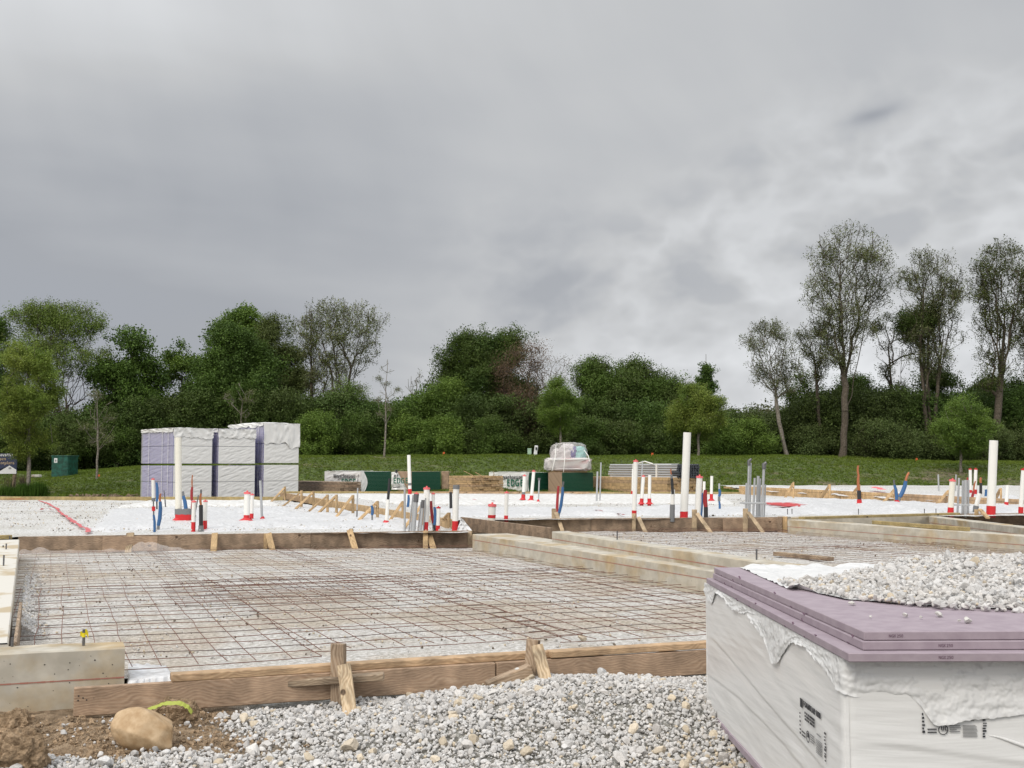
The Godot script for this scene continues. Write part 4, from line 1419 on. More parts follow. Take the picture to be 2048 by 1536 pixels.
	mb.grid(170, 70, func(a, b):
		var x: float = lerpf(x0, 3.3, pow(a, 1.5))
		var tuck := smoothstep(1.16, 1.34, x)      # from there on the stone lies over the sheet's edge
		var zf: float = zb.call(x) + 0.012 * fbm(x * 12.0, 3.0) - 0.10 * tuck
		var z: float = lerpf(zf, back_z, b)
		var rim := maxf(exp(-pow(b / 0.05, 2.0)) * (1.0 - tuck), exp(-pow((1.0 - b) / 0.06, 2.0)))
		var y: float = yt + 0.004 + heap.call(x, z) * 0.9 - 0.004 + rim * (0.016 + 0.022 * fbm(x * 7.0, z * 4.0, 6.0)) + (0.007 * fbm(x * 13.0, z * 13.0, 2.0) + 0.003) * (1.0 - tuck * 0.8)
		return Vector3(x, maxf(y, yt + 0.003), z))
	part("sheet", mb, M.torn_film, so)
	var where := [[], [], []]
	var cols := [[], [], []]
	var kinds := [stone_mesh(201), stone_mesh(202), stone_mesh(203)]
	for i in 13000:
		var x := rng.randf_range(1.17, 3.2)
		var z0: float = zb.call(x)
		var z: float = lerpf(z0 + 0.05 * smoothstep(1.3, 1.6, x), back_z + 0.06, rng.randf())
		var dist := z0 - z
		if dist < 0.09 * (1.0 - smoothstep(1.25, 1.55, x)) + 0.03 * rng.randf() or x < 1.15 + 0.06 * rng.randf():
			continue
		if z < back_z + 0.75 * (1.0 - smoothstep(1.3, 2.4, x)) + 0.10 * rng.randf():
			continue
		var r := rng.randf_range(0.006, 0.015)
		if rng.randf() > 0.88: r = rng.randf_range(0.014, 0.021)
		if rng.randf() > 0.997: r = 0.032
		var k := rng.randi() % 3
		where[k].append(Transform3D(rot(Vector3(rng.randfn(), rng.randfn(), rng.randfn()), rng.randf() * TAU).scaled(Vector3.ONE * r), Vector3(x, yt + heap.call(x, z) + r * 0.45 + 0.014 * rng.randf(), z)))
		cols[k].append(stone_tone(0.05))
	for k in 3:
		scatter("gravel", kinds[k], M.stone, where[k], cols[k])
	var desc := ["small chip on the purple board left of the others", "loose pale stone on the purple board's front part, middle of the row", "small flat chip between the two larger loose stones on the purple board", "loose rounded white stone on the purple board, largest of the row", "tiny chip beside the rightmost loose stone on the purple board", "loose pale stone nearest the purple board's front edge", "loose stone just below the gravel heap's left foot on the purple board"]
	var loc := [[1741, 1234, 5], [1811, 1232, 8], [1842, 1235, 5], [1879, 1231, 10], [1918, 1242, 5], [1934, 1243, 11], [1704, 1208, 9]]
	for i in loc.size():
		var p := P(loc[i][0], loc[i][1], yt + 0.006)
		var o := put("loose_stone", stone_mesh(420 + i, 2, 11, 0.1), M.pale_stone)
		var r: float = loc[i][2] / ppm(p)
		o.position = p + Vector3(0, r * 0.25, 0)
		o.basis = rot(Vector3(0.2, 1, 0.1), rng.randf() * TAU).scaled(Vector3(r, r * 0.75, r))
		tag(o, desc[i], "stone", "loose stones on the purple board")

# ---------------------------------------------------------------- plastic sheets and tapes on the pads
func lay_sheet(label: String, q: Array, y: float, nu: int, nv: int, amp: float, mname := "poly") -> void:
	var c := []
	for e in q:
		c.append(e if e is Vector3 else P(e[0], e[1], y))
	q = [[c[0].x * 3.0, c[0].z], [c[1].x * 3.0, c[1].z]]
	var mid: Vector3 = (c[0] + c[1] + c[2] + c[3]) / 4.0
	var o := thing("plastic_sheet", label, "plastic sheet", mid)
	var mb := MB.new()
	mb.grid(nu, nv, func(a, b):
		var ra = a + 0.03 * fbm(b * 9.0, q[0][0]) * sin(a * PI)
		var e1 := 0.10 * fbm(a * 8.0, 3.0 + q[0][1])
		var rb := lerpf(0.0 + e1 * (1.0 - b), 1.0 + 0.14 * fbm(a * 7.0, 9.0 + q[1][0]) , b)
		var p: Vector3 = c[0].lerp(c[1], ra).lerp(c[3].lerp(c[2], ra), rb)
		var edge := minf(minf(a, 1.0 - a) * 8.0, minf(b, 1.0 - b) * 5.0)
		var w := amp * (maxf(0.0, fbm(p.x * 1.1 + p.z * 0.7, p.z * 0.8, 2.0)) * 1.6 + 0.5 * absf(fbm(p.x * 3.0, p.z * 2.0, 5.0)) + 0.25 * fbm(p.x * 8.0, p.z * 8.0))
		p.y += 0.026 + 0.02 * fbm(p.x * 0.9, p.z * 0.9) + 0.5 * amp * soft(p.x * 0.8, p.z * 0.5, 3.0) * clampf(edge, 0, 1) + w * clampf(edge + 0.25, 0, 1) - 0.05 * (1.0 - clampf(edge * 3.0, 0, 1))
		return p)
	part("film", mb, M[mname], o)

func ribbon(called: String, label: String, category: String, pts: Array, y: float, width: float, mname: String, group := "") -> void:
	var w := []
	for q in pts:
		w.append(P(q[0], q[1], y))
	var mid: Vector3 = w[w.size() / 2]
	var o := thing(called, label, category, mid, group)
	var mb := MB.new()
	var n := 10 * (w.size() - 1)
	mb.grid(n, 2, func(a, b):
		var f: float = a * (w.size() - 1)
		var i := mini(int(f), w.size() - 2)
		var p: Vector3 = w[i].lerp(w[i + 1], f - i)
		var d: Vector3 = (w[i + 1] - w[i]).normalized()
		var s := d.cross(Vector3.UP)
		var ww := width * (0.7 + 0.8 * fbm(a * n * 0.35, y * 50.0))
		return p + s * (b - 0.5) * -ww + Vector3(0, 0.022 + 0.018 * maxf(0.0, fbm(a * n * 0.25, b * 2.0, p.x)) + 0.02 * fbm(p.x * 0.9, p.z * 0.9), 0) + s * 0.04 * fbm(a * n * 0.2, 6.0))
	part("tape", mb, M[mname], o)

func build_sheets() -> void:
	var ba := P(1478, 988, 0.46) + VAX * 0.1
	var bb := P(2110, 1019, 0.46) + VAX * 0.1
	var on_far := func(t: float, back: float) -> Vector3:
		var p := ba.lerp(bb, t) - Vector3(0, 0, back)
		p.y = lerpf(0.60, 0.53, t)
		return p
	lay_sheet("white plastic sheet on the left gravel pad round the pipes behind the pit's back boards", [[165, 1063], [930, 1056], [640, 1012], [215, 1018]], 0.40, 120, 40, 0.045)
	lay_sheet("white plastic sheet along the far part of the left gravel pad before the foam stacks", [[230, 1014], [560, 1010], [552, 1002], [300, 1002]], 0.425, 60, 14, 0.03, "poly_dusty")
	lay_sheet("white plastic sheet on the right pad just behind the second pit's back boards", [[905, 1035], [1540, 1031], [1500, 1014], [840, 1016]], 0.452, 120, 26, 0.04)
	lay_sheet("white plastic sheet in the middle of the right pad behind the capped pipes", [[800, 1010], [1480, 1008], [1450, 990], [640, 990]], 0.455, 100, 30, 0.03, "poly_dusty")
	lay_sheet("wrinkled white plastic sheet on the right pad, red tape patch at its left", [[1505, 1031], [2160, 1025], [2200, 1009], [1500, 996]], 0.46, 120, 40, 0.06)
	lay_sheet("white plastic sheet draped over the far pad behind the crossing tan boards", [on_far.call(0.13, 0.04), on_far.call(1.2, 0.04), on_far.call(1.35, 6.5), on_far.call(0.10, 4.5)], 0.63, 90, 30, 0.09)
	lay_sheet("grey-white plastic sheet in the gap between the bolted wall end and the near form", [[252, 1376], [352, 1366], [335, 1340], [252, 1338]], 0.165, 30, 16, 0.008)
	# upright torn corner by the big grey-capped pipe
	var o := thing("plastic_sheet", "torn white plastic corner standing up right of the grey-capped pipe", "plastic sheet", P(930, 1058, 0.44))
	var mb := MB.new()
	var a0 := D(914, 1061, 16.2)
	var a1 := D(944, 1061, 16.2)
	var a2 := D(922, 1036, 16.3)
	mb.grid(14, 12, func(a, b):
		var p := a0.lerp(a1, a).lerp(a2.lerp(a2 + Vector3(0.03, -0.02, 0), a), b)
		return p + Vector3(0, 0, 0.05 * fbm(a * 4.0, b * 4.0)))
	part("film", mb, M.poly, o)
	ribbon("red_tape", "long pinkish red tape line running down the left gravel pad", "tape", [[76, 1002], [95, 1009], [112, 1018], [124, 1029], [138, 1039], [150, 1047], [163, 1056], [174, 1062], [178, 1067]], 0.405, 0.085, "tape_red")
	ribbon("red_tape", "short dark red tape branch left of the long tape line", "tape", [[80, 1021], [93, 1019], [108, 1022]], 0.425, 0.06, "redtube")
	ribbon("red_tape", "red plastic heap at the far left edge of the left pad", "tape", [[12, 1000.5], [22, 999.5], [30, 999], [40, 1000.5]], 0.45, 0.5, "red")
	ribbon("red_tape", "broad bright red tape patch on the right pad's wrinkled sheet", "tape", [[1546, 1007.5], [1560, 1009], [1575, 1011], [1594, 1014]], 0.50, 1.0, "red")
	ribbon("red_tape", "thin red tape crossing the right pad behind the middle boards", "tape", [[900, 995], [940, 1000], [990, 1004]], 0.465, 0.05, "red")
	ribbon("red_tape", "thin dark red tape on the right pad between the conduit pair and the capped pipes", "tape", [[1190, 1022], [1215, 1028], [1250, 1032]], 0.465, 0.05, "redtube")
	ribbon("red_tape", "red tape strip at the foot of the wrinkled sheet's right end", "tape", [[1600, 1015], [1640, 1018], [1690, 1022]], 0.47, 0.12, "red")
	ribbon("red_tape", "faint red tape on the sheet draped over the far pad", "tape", [[1745, 975], [1755, 977], [1765, 981]], 0.70, 0.3, "pink")


# ---------------------------------------------------------------- pipe stubs
# segs: [y from, y to, material, width factor]; x runs from (xt, yt) to (xb, yb) in the picture's plan
const SEG_NAME := {"white": "pipe", "cream": "pipe", "red": "red_tape_wrap", "redtube": "red_sleeve", "blue": "blue_sleeve", "grey": "grey_tape_wrap", "black": "foam_sleeve", "copper": "copper_tube", "zinc": "conduit", "pink": "cap", "steel": "conduit"}

func stub(called: String, label: String, category: String, xt: float, yt: float, xb: float, yb: float, gy: float, wpx: float, segs: Array, cap := "", group := "", skirt_m := "", dz := 0.0) -> Node3D:
	var base := P(xb, yb, gy)
	var depth := -base.z + dz if dz < 5.0 else dz
	var k := ppm(Vector3(0, 0, -depth))
	base = D(xb, yb, depth)
	var top := D(xt, yt, depth)
	var o := thing(called, label, category, base, group)
	var r := wpx * 0.5 / k
	var sides := 14 if wpx > 6 else 8
	var last_seg: Node3D = o
	for s in segs:
		var a := base.lerp(top, (yb - s[0]) / (yb - yt))
		var b := base.lerp(top, (yb - s[1]) / (yb - yt))
		if s[0] >= yb - 0.01:
			a.y -= 0.06
		var mb := MB.new()
		var rr: float = r * s[3]
		var mid := a.lerp(b, 0.5)
		if s[2] in ["blue", "redtube", "copper"] and wpx < 9:
			var bow := Vector3(r * 0.5, 0, 0) * (1.0 if s[2] == "blue" else -0.6)
			mb.tube([a, a.lerp(b, 0.3) + bow, a.lerp(b, 0.7) + bow, b], [rr, rr * 1.12, rr * 1.05, rr * 0.85], sides)
		elif s[2] in ["white", "cream"] and b.distance_to(top) < 0.002 and cap == "":
			# open pipe end with a visible wall
			mb.tube([a, b], [rr, rr], sides, false)
			mb.tube([b, b - (b - a).normalized() * 0.0005], [rr, rr * 0.86], sides, false)
			mb.tube([b, b - (b - a).normalized() * 0.15], [rr * 0.86, rr * 0.86], sides, true)
		elif s[2] in ["red", "grey"]:
			# tape: overlapping turns, uneven edges
			var n := 5
			var pts := []
			var rad := []
			for i in n + 1:
				pts.append(a.lerp(b, float(i) / n) + Vector3(r * 0.08 * fbm(i * 2.1, xt), 0, 0))
				rad.append(rr * (1.03 + 0.09 * fbm(i * 1.7, yb + xt)))
			mb.tube(pts, rad, sides)
		else:
			mb.tube([a, b], [rr, rr], sides)
		var made := part(SEG_NAME[s[2]], mb, M[s[2]], o)
		if s[1] <= yt + 0.01:
			last_seg = made
	if cap != "":
		var up := (top - base).normalized()
		var mb := MB.new()
		mb.tube([top - up * r * 0.15, top + up * r * 0.35, top + up * r * 0.55], [r * 1.16, r * 1.16, r * 0.9], sides)
		mb.tube([top + up * r * 0.5, top + up * r * 1.0], [r * 0.32, r * 0.26], 6)
		part("cap", mb, M[cap], last_seg)
	if skirt_m != "":
		var mb := MB.new()
		var g := Vector3(base.x, gy, base.z)
		mb.grid(20, 3, func(a, b):
			var an: float = a * TAU
			var rr: float = r * (1.0 + b * (1.1 + 1.3 * maxf(0.0, fbm(cos(an) * 1.3 + xt, sin(an) * 1.3, 2.0))))
			return g + Vector3(cos(an) * rr, 0.05 * (1.0 - b) + 0.03 + 0.015 * fbm(an * 2.0, b * 3.0, xt), -sin(an) * rr))
		part("tape_skirt", mb, M[skirt_m], o)
	return o

func build_stubs() -> void:
	var L := 0.40
	var R := 0.458
	var wp := "white pvc stubs standing in the pads"
	var cp := "copper water lines in coloured sleeves"
	var cn := "galvanised conduits standing in the pads"
	# left pad
	var o := stub("pvc_pipe", "tall cream pipe before the left foam stack, grey and red tape at its foot", "pipe", 356.5, 875, 357, 1045, L, 13, [[1045, 1020, "cream", 1.0], [1020, 875, "cream", 1.0]], "", wp, "red")
	var mb := MB.new()   # the wide taped foot takes in the pipe and its neighbours
	var f := D(366, 1045, -o.position.z - 0.01)
	var kk := 1.0 / ppm(f)
	for s in [[0.0, 17.0, "red", 16.5], [16.0, 27.0, "grey", 16.8]]:
		mb = MB.new()
		mb.grid(28, 4, func(a, b):
			var an: float = a * TAU
			var rx: float = s[3] * kk * (1.0 + 0.07 * fbm(an * 1.1, b * 2.0, s[3]))
			return f + Vector3(cos(an) * rx, (s[0] + (s[1] - s[0]) * b + 2.0 * fbm(an * 1.5, b, 4.0)) * kk, -sin(an) * rx * 0.5))
		part("red_tape_wrap" if s[2] == "red" else "grey_tape_wrap", mb, M[s[2]], o)
	stub("pvc_pipe", "thin pink-capped pipe left of the tall cream pipe, red tag below it, blue foot", "pipe", 306, 959, 308, 1064, L, 6.5, [[1064, 1030, "blue", 0.75], [1030, 1022, "steel", 0.45], [1022, 1013, "red", 1.0], [1013, 1003, "steel", 0.4], [1003, 996, "grey", 1.1], [996, 959, "white", 1.0]], "pink", wp)
	stub("copper_line", "tall bowed blue-sleeved line beside the red-tagged thin pipe", "copper line", 313, 965, 314, 1020, L, 5, [[1020, 1003, "black", 0.6], [1003, 965, "blue", 1.0]], "", cp, "", -0.4)
	stub("copper_line", "copper tip with a long blue sleeve, third from the left on the left pad", "copper line", 321.5, 987, 316, 1060, L, 7, [[1060, 1051, "grey", 0.8], [1051, 1003, "blue", 1.0], [1003, 987, "copper", 0.55]], "", cp)
	stub("wire_tail", "short grey wire tail right of the copper tip with the long blue sleeve", "wire", 328, 981, 332, 1018, L, 2.4, [[1018, 1000, "steel", 1.1], [1000, 981, "steel", 0.8]])
	stub("copper_line", "dark-tipped blue sleeve leaning against the taped foot of the tall cream pipe", "copper line", 365, 983, 372, 1024, L, 7, [[1024, 992, "blue", 1.0], [992, 983, "grey", 0.8]], "", cp, "", -0.3)
	stub("copper_line", "red-sleeved line with a thin hooked copper tail, before the left foam stack", "copper line", 385, 950, 383, 1035, L, 5, [[1035, 1001, "redtube", 0.5], [1001, 974, "redtube", 1.0], [974, 950, "copper", 0.5]], "", cp)
	stub("pvc_pipe", "pink-capped white pipe with a steel strap, left of the black sleeve on the left pad", "pipe", 388, 1004, 386.5, 1061, L, 8.5, [[1061, 1044, "red", 1.0], [1044, 1004, "white", 1.0]], "pink", wp)
	stub("wire_tail", "slanting grey cable in front of the strapped pink-capped pipe", "wire", 397, 990, 386, 1050, L, 2.6, [[1050, 1030, "steel", 2.2], [1030, 990, "steel", 0.9]], "", "", "", -0.25)
	stub("copper_line", "bright copper tip in a black foam sleeve with a grey taped foot", "copper line", 402, 979, 402, 1061, L, 8, [[1061, 1051, "grey", 1.25], [1051, 1010, "black", 1.0], [1010, 987, "copper", 0.55], [987, 979, "steel", 0.45]], "", cp)
	stub("pvc_pipe", "pink-capped white pipe with a deep red foot, right of the black foam sleeve", "pipe", 411, 1003, 410, 1061, L, 8, [[1061, 1041, "red", 1.0], [1041, 1003, "white", 1.0]], "pink", wp, "", 0.15)
	stub("pvc_pipe", "wider left pipe of the pink-capped pair in the middle of the left pad", "pipe", 494.5, 987, 493, 1045, L, 12, [[1045, 1030, "red", 1.0], [1030, 987, "white", 1.0]], "pink", wp, "red")
	stub("pvc_pipe", "thinner right pipe of the pink-capped pair in the middle of the left pad", "pipe", 504.5, 990, 503, 1043, L, 7, [[1043, 1027, "red", 1.05], [1027, 990, "white", 1.0]], "pink", wp, "", 0.2)
	stub("conduit", "single grey conduit rising before the rightmost foam stack", "conduit", 520.5, 961, 525, 1043, L, 5, [[1043, 961, "zinc", 1.0]], "", cn, "red")
	# middle
	stub("conduit", "thin pale rod in front of the partition's braces", "conduit", 715.5, 976, 713.5, 1041, L, 3, [[1041, 1020, "steel", 0.9], [1020, 976, "zinc", 1.0]], "", cn)
	stub("copper_line", "short blue sleeve low in front of the partition boards", "copper line", 743, 1011, 745, 1046, L, 5.5, [[1046, 1030, "grey", 0.6], [1030, 1011, "blue", 1.0]], "", cp)
	stub("pvc_pipe", "leaning white pipe with a long black sleeve on top, red tape patch at its foot", "pipe", 779.5, 957, 772, 1051, L, 7.5, [[1051, 999, "white", 1.0], [999, 957, "black", 0.75]], "", wp, "red")
	stub("pvc_pipe", "tall slender white pipe between the two dark green lumber ends", "pipe", 817.5, 910, 820, 990, R, 7, [[990, 978, "red", 1.05], [978, 971, "white", 1.0], [971, 966, "grey", 0.9], [966, 910, "white", 1.0]], "", wp)
	stub("copper_line", "pair of blue sleeves hanging beside the tall slender pipe", "copper line", 817, 990, 814, 1014, R, 5, [[1014, 990, "blue", 1.0]], "", cp)
	stub("conduit", "lone grey conduit left of the leaning conduit bundle", "conduit", 809.5, 979, 809.5, 1062, L, 4.5, [[1062, 979, "zinc", 1.0]], "", cn)
	var names := ["thickest leaning grey conduit of the middle bundle, with a coupling at its top", "thin conduit left of the thickest one in the middle bundle", "thin conduit just before the thickest one in the middle bundle", "dark-ended conduit right of the thickest one in the middle bundle", "slim conduit behind the dark-ended one in the middle bundle", "slim conduit leaning at the right of the middle bundle"]
	var d := [[833, 988, 826, 1062, 8.5], [826, 990, 817, 1062, 3], [829, 992, 821, 1062, 3], [846, 1000, 840, 1062, 5.5], [851, 996, 846, 1062, 3], [842, 1004, 835, 1062, 3]]
	for i in d.size():
		var q: Array = d[i]
		var c := stub("conduit", names[i], "conduit", q[0], q[1], q[2], q[3], L, q[4], [[q[3], q[1], "zinc", 1.0]], "pink" if i == 0 else "", cn, "", 0.1 * (i % 3))
		if i in [0, 3]:
			var m2 := MB.new()
			var tp := D(q[0], q[1], -c.position.z)
			var bt := D(q[0] - (q[0] - q[2]) * 0.22, q[1] + 16, -c.position.z)
			m2.tube([tp, bt], [q[4] * 0.62 / ppm(tp), q[4] * 0.62 / ppm(tp)], 12)
			part("coupling", m2, M.steel, c)
	stub("pvc_pipe", "white pipe with deep red foot, left of the middle cluster's red and blue sleeves", "pipe", 855.5, 984, 851.5, 1061, L, 8.5, [[1061, 1044, "red", 1.05], [1044, 984, "white", 1.0]], "", wp)
	stub("pvc_pipe", "pink-capped pipe at the back of the middle cluster, above the dark-ended conduit", "pipe", 853.5, 978, 853, 1055, L, 12, [[1055, 978, "white", 1.0]], "pink", wp, "", 0.5)
	stub("pvc_pipe", "pink-capped slim pipe behind the red and blue sleeves of the middle cluster", "pipe", 866.5, 988, 865, 1055, L, 7, [[1055, 988, "white", 1.0]], "pink", wp, "", 0.6)
	stub("copper_line", "dark red sleeve of the middle cluster, leaning right", "copper line", 862, 1002, 868, 1061, L, 6, [[1061, 1046, "grey", 0.8], [1046, 1002, "redtube", 1.0]], "", cp, "", 0.1)
	stub("copper_line", "blue sleeve of the middle cluster between the red sleeve and a short pipe", "copper line", 869, 1014, 869, 1061, L, 6, [[1061, 1050, "black", 0.8], [1050, 1014, "blue", 1.0]], "", cp)
	stub("pvc_pipe", "short pipe with a red wing cap, right of the blue sleeve in the middle cluster", "pipe", 877, 1016, 875.5, 1061, L, 8, [[1061, 1051, "red", 1.05], [1051, 1016, "white", 1.0]], "red", wp)
	stub("pvc_pipe", "wide white pipe with a grey cap, right end of the middle cluster", "pipe", 912.5, 970, 910, 1061, L, 12.5, [[1061, 1042, "red", 1.03], [1042, 978, "white", 1.0], [978, 970, "grey", 1.06]], "", wp)
	stub("foam_sleeve", "short black foam sleeve left of the wide grey-capped pipe", "pipe sleeve", 901.5, 984, 902, 1020, R, 6, [[1020, 984, "black", 1.0]])
	stub("pvc_pipe", "short wide pipe with a pink cap and red band, just behind the leaning plank", "pipe", 984.5, 1012, 983, 1040, R, 15, [[1040, 1036, "cream", 1.0], [1036, 1030, "red", 1.03], [1030, 1012, "white", 1.0]], "pink", wp)
	stub("pvc_pipe", "slim pink-capped pipe right of the short wide one", "pipe", 1013.5, 986, 1012, 1038, R, 8, [[1038, 1031, "red", 1.03], [1031, 986, "white", 1.0]], "pink", wp)
	# right pad
	stub("pvc_pipe", "left of two slim pipes before the white-wrapped lumber, grey band above its red foot", "pipe", 1049, 952, 1046, 1002, R, 6.5, [[1002, 989, "red", 1.2], [989, 984, "grey", 1.05], [984, 952, "white", 1.0]], "pink", wp, "red")
	stub("pvc_pipe", "leaning right one of two slim pipes before the green lumber end", "pipe", 1067.5, 943, 1062, 1004, R, 6.5, [[1004, 991, "red", 1.15], [991, 943, "white", 1.0]], "pink", wp, "red")
	stub("conduit", "thin rod with a round top, right of the leaning slim pipe", "conduit", 1078.5, 956, 1076.5, 1006, R, 3, [[1006, 960, "zinc", 1.0], [960, 956, "steel", 2.0]], "", cn, "red")
	stub("copper_line", "red sleeve of the crossed red and blue pair on the right pad", "copper line", 1117, 972, 1114, 1030, R, 5.5, [[1030, 972, "redtube", 1.0]], "", cp)
	stub("copper_line", "blue sleeve of the crossed pair on the right pad, bent steel tip", "copper line", 1127, 963, 1117, 1036, R, 6, [[1036, 1026, "steel", 0.6], [1026, 974, "blue", 1.0], [974, 963, "steel", 0.6]], "", cp)
	stub("conduit", "shorter left rod of the pair before the second green lumber end", "conduit", 1195, 943, 1193, 1005, R, 4, [[1005, 943, "zinc", 1.0]], "", cn)
	stub("conduit", "taller right rod of the pair before the second green lumber end", "conduit", 1202, 925, 1199.5, 1004, R, 3, [[1004, 925, "zinc", 1.0]], "", cn)
	stub("pvc_pipe", "tall capped pipe left of the steel tube pack, brace against its red foot", "pipe", 1271.5, 923, 1268, 1036, R, 9, [[1036, 1021, "red", 1.05], [1021, 923, "white", 1.0]], "pink", wp)
	stub("pvc_pipe", "slim pipe just behind the tall capped one, red band at its foot", "pipe", 1266, 938, 1265, 988, R, 4.5, [[988, 982, "red", 1.4], [982, 938, "white", 1.0]], "", wp)
	stub("conduit", "thin steel rod right of the tall capped pipe", "conduit", 1285, 922, 1281, 1002, R, 2.6, [[1002, 922, "zinc", 1.0]], "", cn)
	stub("pvc_pipe", "capped left one of two short pipes before the tan lumber pack", "pipe", 1287, 953, 1282.5, 1011, R, 6.5, [[1011, 997, "red", 1.15], [997, 953, "white", 1.0]], "pink", wp, "red")
	stub("pvc_pipe", "uncapped right one of two short pipes before the tan lumber pack", "pipe", 1299.5, 950, 1298.5, 1011, R, 6.5, [[1011, 997, "red", 1.15], [997, 950, "white", 1.0]], "", wp, "red")
	stub("pvc_pipe", "white pipe with a bent black sleeve above and grey tape turns below", "pipe", 1346, 979, 1344, 1036, R, 8, [[1036, 1009, "grey", 1.25], [1009, 979, "white", 1.0]], "", wp)
	stub("copper_line", "bent black foam sleeve with a copper hook, rising from the grey-taped pipe", "copper line", 1342, 938, 1345.5, 981, R, 5.5, [[981, 957, "black", 1.1], [957, 949, "grey", 0.8], [949, 938, "copper", 0.5]], "", cp, "", 19.25)
	stub("pvc_pipe", "tallest thick white pipe, right of centre before the steel tube pack", "pipe", 1374.5, 865, 1367.5, 1035, R, 15.5, [[1035, 1023, "red", 1.03], [1023, 865, "white", 1.0]], "", wp)
	stub("pvc_pipe", "pink-capped medium pipe right of the tallest thick one", "pipe", 1399, 955, 1394, 1034, R, 12, [[1034, 955, "white", 1.0]], "pink", wp)
	stub("copper_line", "dark red sleeve with a black foot, right of the pink-capped medium pipe", "copper line", 1411, 980, 1412, 1034, R, 8, [[1034, 1014, "black", 1.05], [1014, 980, "redtube", 1.0]], "", cp)
	stub("copper_line", "thin dark blue line between the medium pipe and the dark red sleeve", "copper line", 1404.5, 985, 1401.5, 1032, R, 4, [[1032, 985, "blue", 0.9]], "", cp)
	stub("pvc_pipe", "half-hidden slim pipe behind the dark red sleeve", "pipe", 1408.5, 963, 1407.5, 1004, R, 5.5, [[1004, 990, "red", 1.1], [990, 963, "white", 1.0]], "", wp)
	stub("pvc_pipe", "slim pipe against the grass right of the tan lumber pack, red foot", "pipe", 1423.5, 952, 1422.5, 1004, R, 6, [[1004, 988, "red", 1.1], [988, 952, "white", 1.0]], "", wp, "red")
	stub("copper_line", "short blue sleeve with a pale tip, left of the tall conduit cluster", "copper line", 1438.5, 967, 1438, 1020, R, 5.5, [[1020, 1002, "blue", 0.8], [1002, 993, "grey", 1.0], [993, 978, "blue", 1.0], [978, 967, "zinc", 0.7]], "", cp)
	names = ["tallest conduit of the right cluster, a bent clamp on its top", "tall conduit just right of the tallest one in the right cluster", "short conduit at the left edge of the right cluster", "first middle conduit of the right cluster", "thick middle conduit of the right cluster", "second thick middle conduit of the right cluster", "tall conduit at the right of the right cluster, a clamp on its top", "short conduit at the right edge of the right cluster"]
	d = [[1498, 924, 1495, 1033, 4.5], [1502, 926, 1499, 1033, 3], [1493, 966, 1491, 1033, 4], [1509.5, 956, 1506, 1033, 4.5], [1516.5, 952, 1514, 1033, 6], [1520, 957, 1518, 1033, 5], [1528, 931, 1523, 1033, 5.5], [1531, 969, 1528, 1033, 3]]
	for i in d.size():
		var q: Array = d[i]
		var c := stub("conduit", names[i], "conduit", q[0], q[1], q[2], q[3], R, q[4], [[q[3], q[1], "zinc", 1.0]], "", cn, "", 0.12 * (i % 3))
		if i in [0, 6]:
			var m2 := MB.new()
			var tp := D(q[0], q[1], -c.position.z)
			var r2: float = q[4] * 0.75 / ppm(tp)
			m2.tube([tp + Vector3(0, -0.06, 0), tp + Vector3(0.0, 0.02, 0), tp + Vector3(0.04, 0.05, 0)], [r2, r2, r2 * 0.7], 10)
			part("clamp", m2, M.steel, c)
	mb = MB.new()
	var s0 := D(1486, 1007, 19.5)
	mb.box(Transform3D(Basis(), (s0 + D(1533, 1007, 19.5)) * 0.5), Vector3(s0.distance_to(D(1533, 1007, 19.5)), 0.025, 0.02), 0.003)
	mb.box(Transform3D(Basis(), (s0 + D(1533, 1007, 19.5)) * 0.5 + Vector3(0, 0, -0.28)), Vector3(s0.distance_to(D(1533, 1007, 19.5)), 0.025, 0.02), 0.003)
	tag(part("strut_bar", mb, M.zinc), "double strut bar tying the right conduit cluster together", "strut")
	# right edge
	stub("copper_line", "tall bare copper line in a black sleeve, red flared foot, before the grass bank", "copper line", 1716.5, 931, 1719, 1012, R, 8, [[1012, 999, "red", 1.15], [999, 981, "black", 1.0], [981, 950, "copper", 0.65], [950, 931, "copper", 0.5]], "", cp, "red")
	stub("copper_line", "left arm of the blue V on the right pad", "copper line", 1787.5, 960, 1794, 1008, R, 6, [[1008, 1000, "red", 1.3], [1000, 970, "blue", 1.0], [970, 960, "steel", 0.6]], "", cp, "red")
	stub("copper_line", "right arm of the blue V on the right pad, with an orange copper tip", "copper line", 1818, 945, 1795, 1006, R, 7.5, [[1006, 994, "grey", 0.8], [994, 962, "blue", 1.0], [962, 945, "copper", 0.6]], "", cp)
	stub("conduit", "thin rod with a wire twist standing on the far pad", "conduit", 1876.5, 949, 1877.5, 980, 0.64, 3, [[980, 949, "zinc", 1.0]], "", cn)
	stub("conduit", "thin rod behind the cream capped pipe on the far pad", "conduit", 1912, 949, 1911, 980, 0.64, 2.5, [[980, 949, "zinc", 1.0]], "", cn)
	stub("pvc_pipe", "cream pink-capped pipe at the left of the right-edge cluster", "pipe", 1905, 962, 1900.5, 1029, R, 11.5, [[1029, 1015, "red", 1.04], [1015, 962, "cream", 1.0]], "pink", wp)
	names = ["left conduit of the right-edge cluster with a narrow neck", "thick front conduit of the right-edge cluster", "second thick conduit of the right-edge cluster", "right conduit of the right-edge cluster"]
	d = [[1918, 956, 1914.5, 1028, 4], [1926.5, 961, 1925, 1028, 5.5], [1931.5, 960, 1930, 1028, 6], [1937, 960, 1936, 1028, 4]]
	for i in d.size():
		var q: Array = d[i]
		stub("conduit", names[i], "conduit", q[0], q[1], q[2], q[3], R, q[4], [[q[3], q[1], "zinc", 1.0]], "", cn, "", 0.1 * (i % 2))
	mb = MB.new()
	s0 = D(1902, 1010, 20.8)
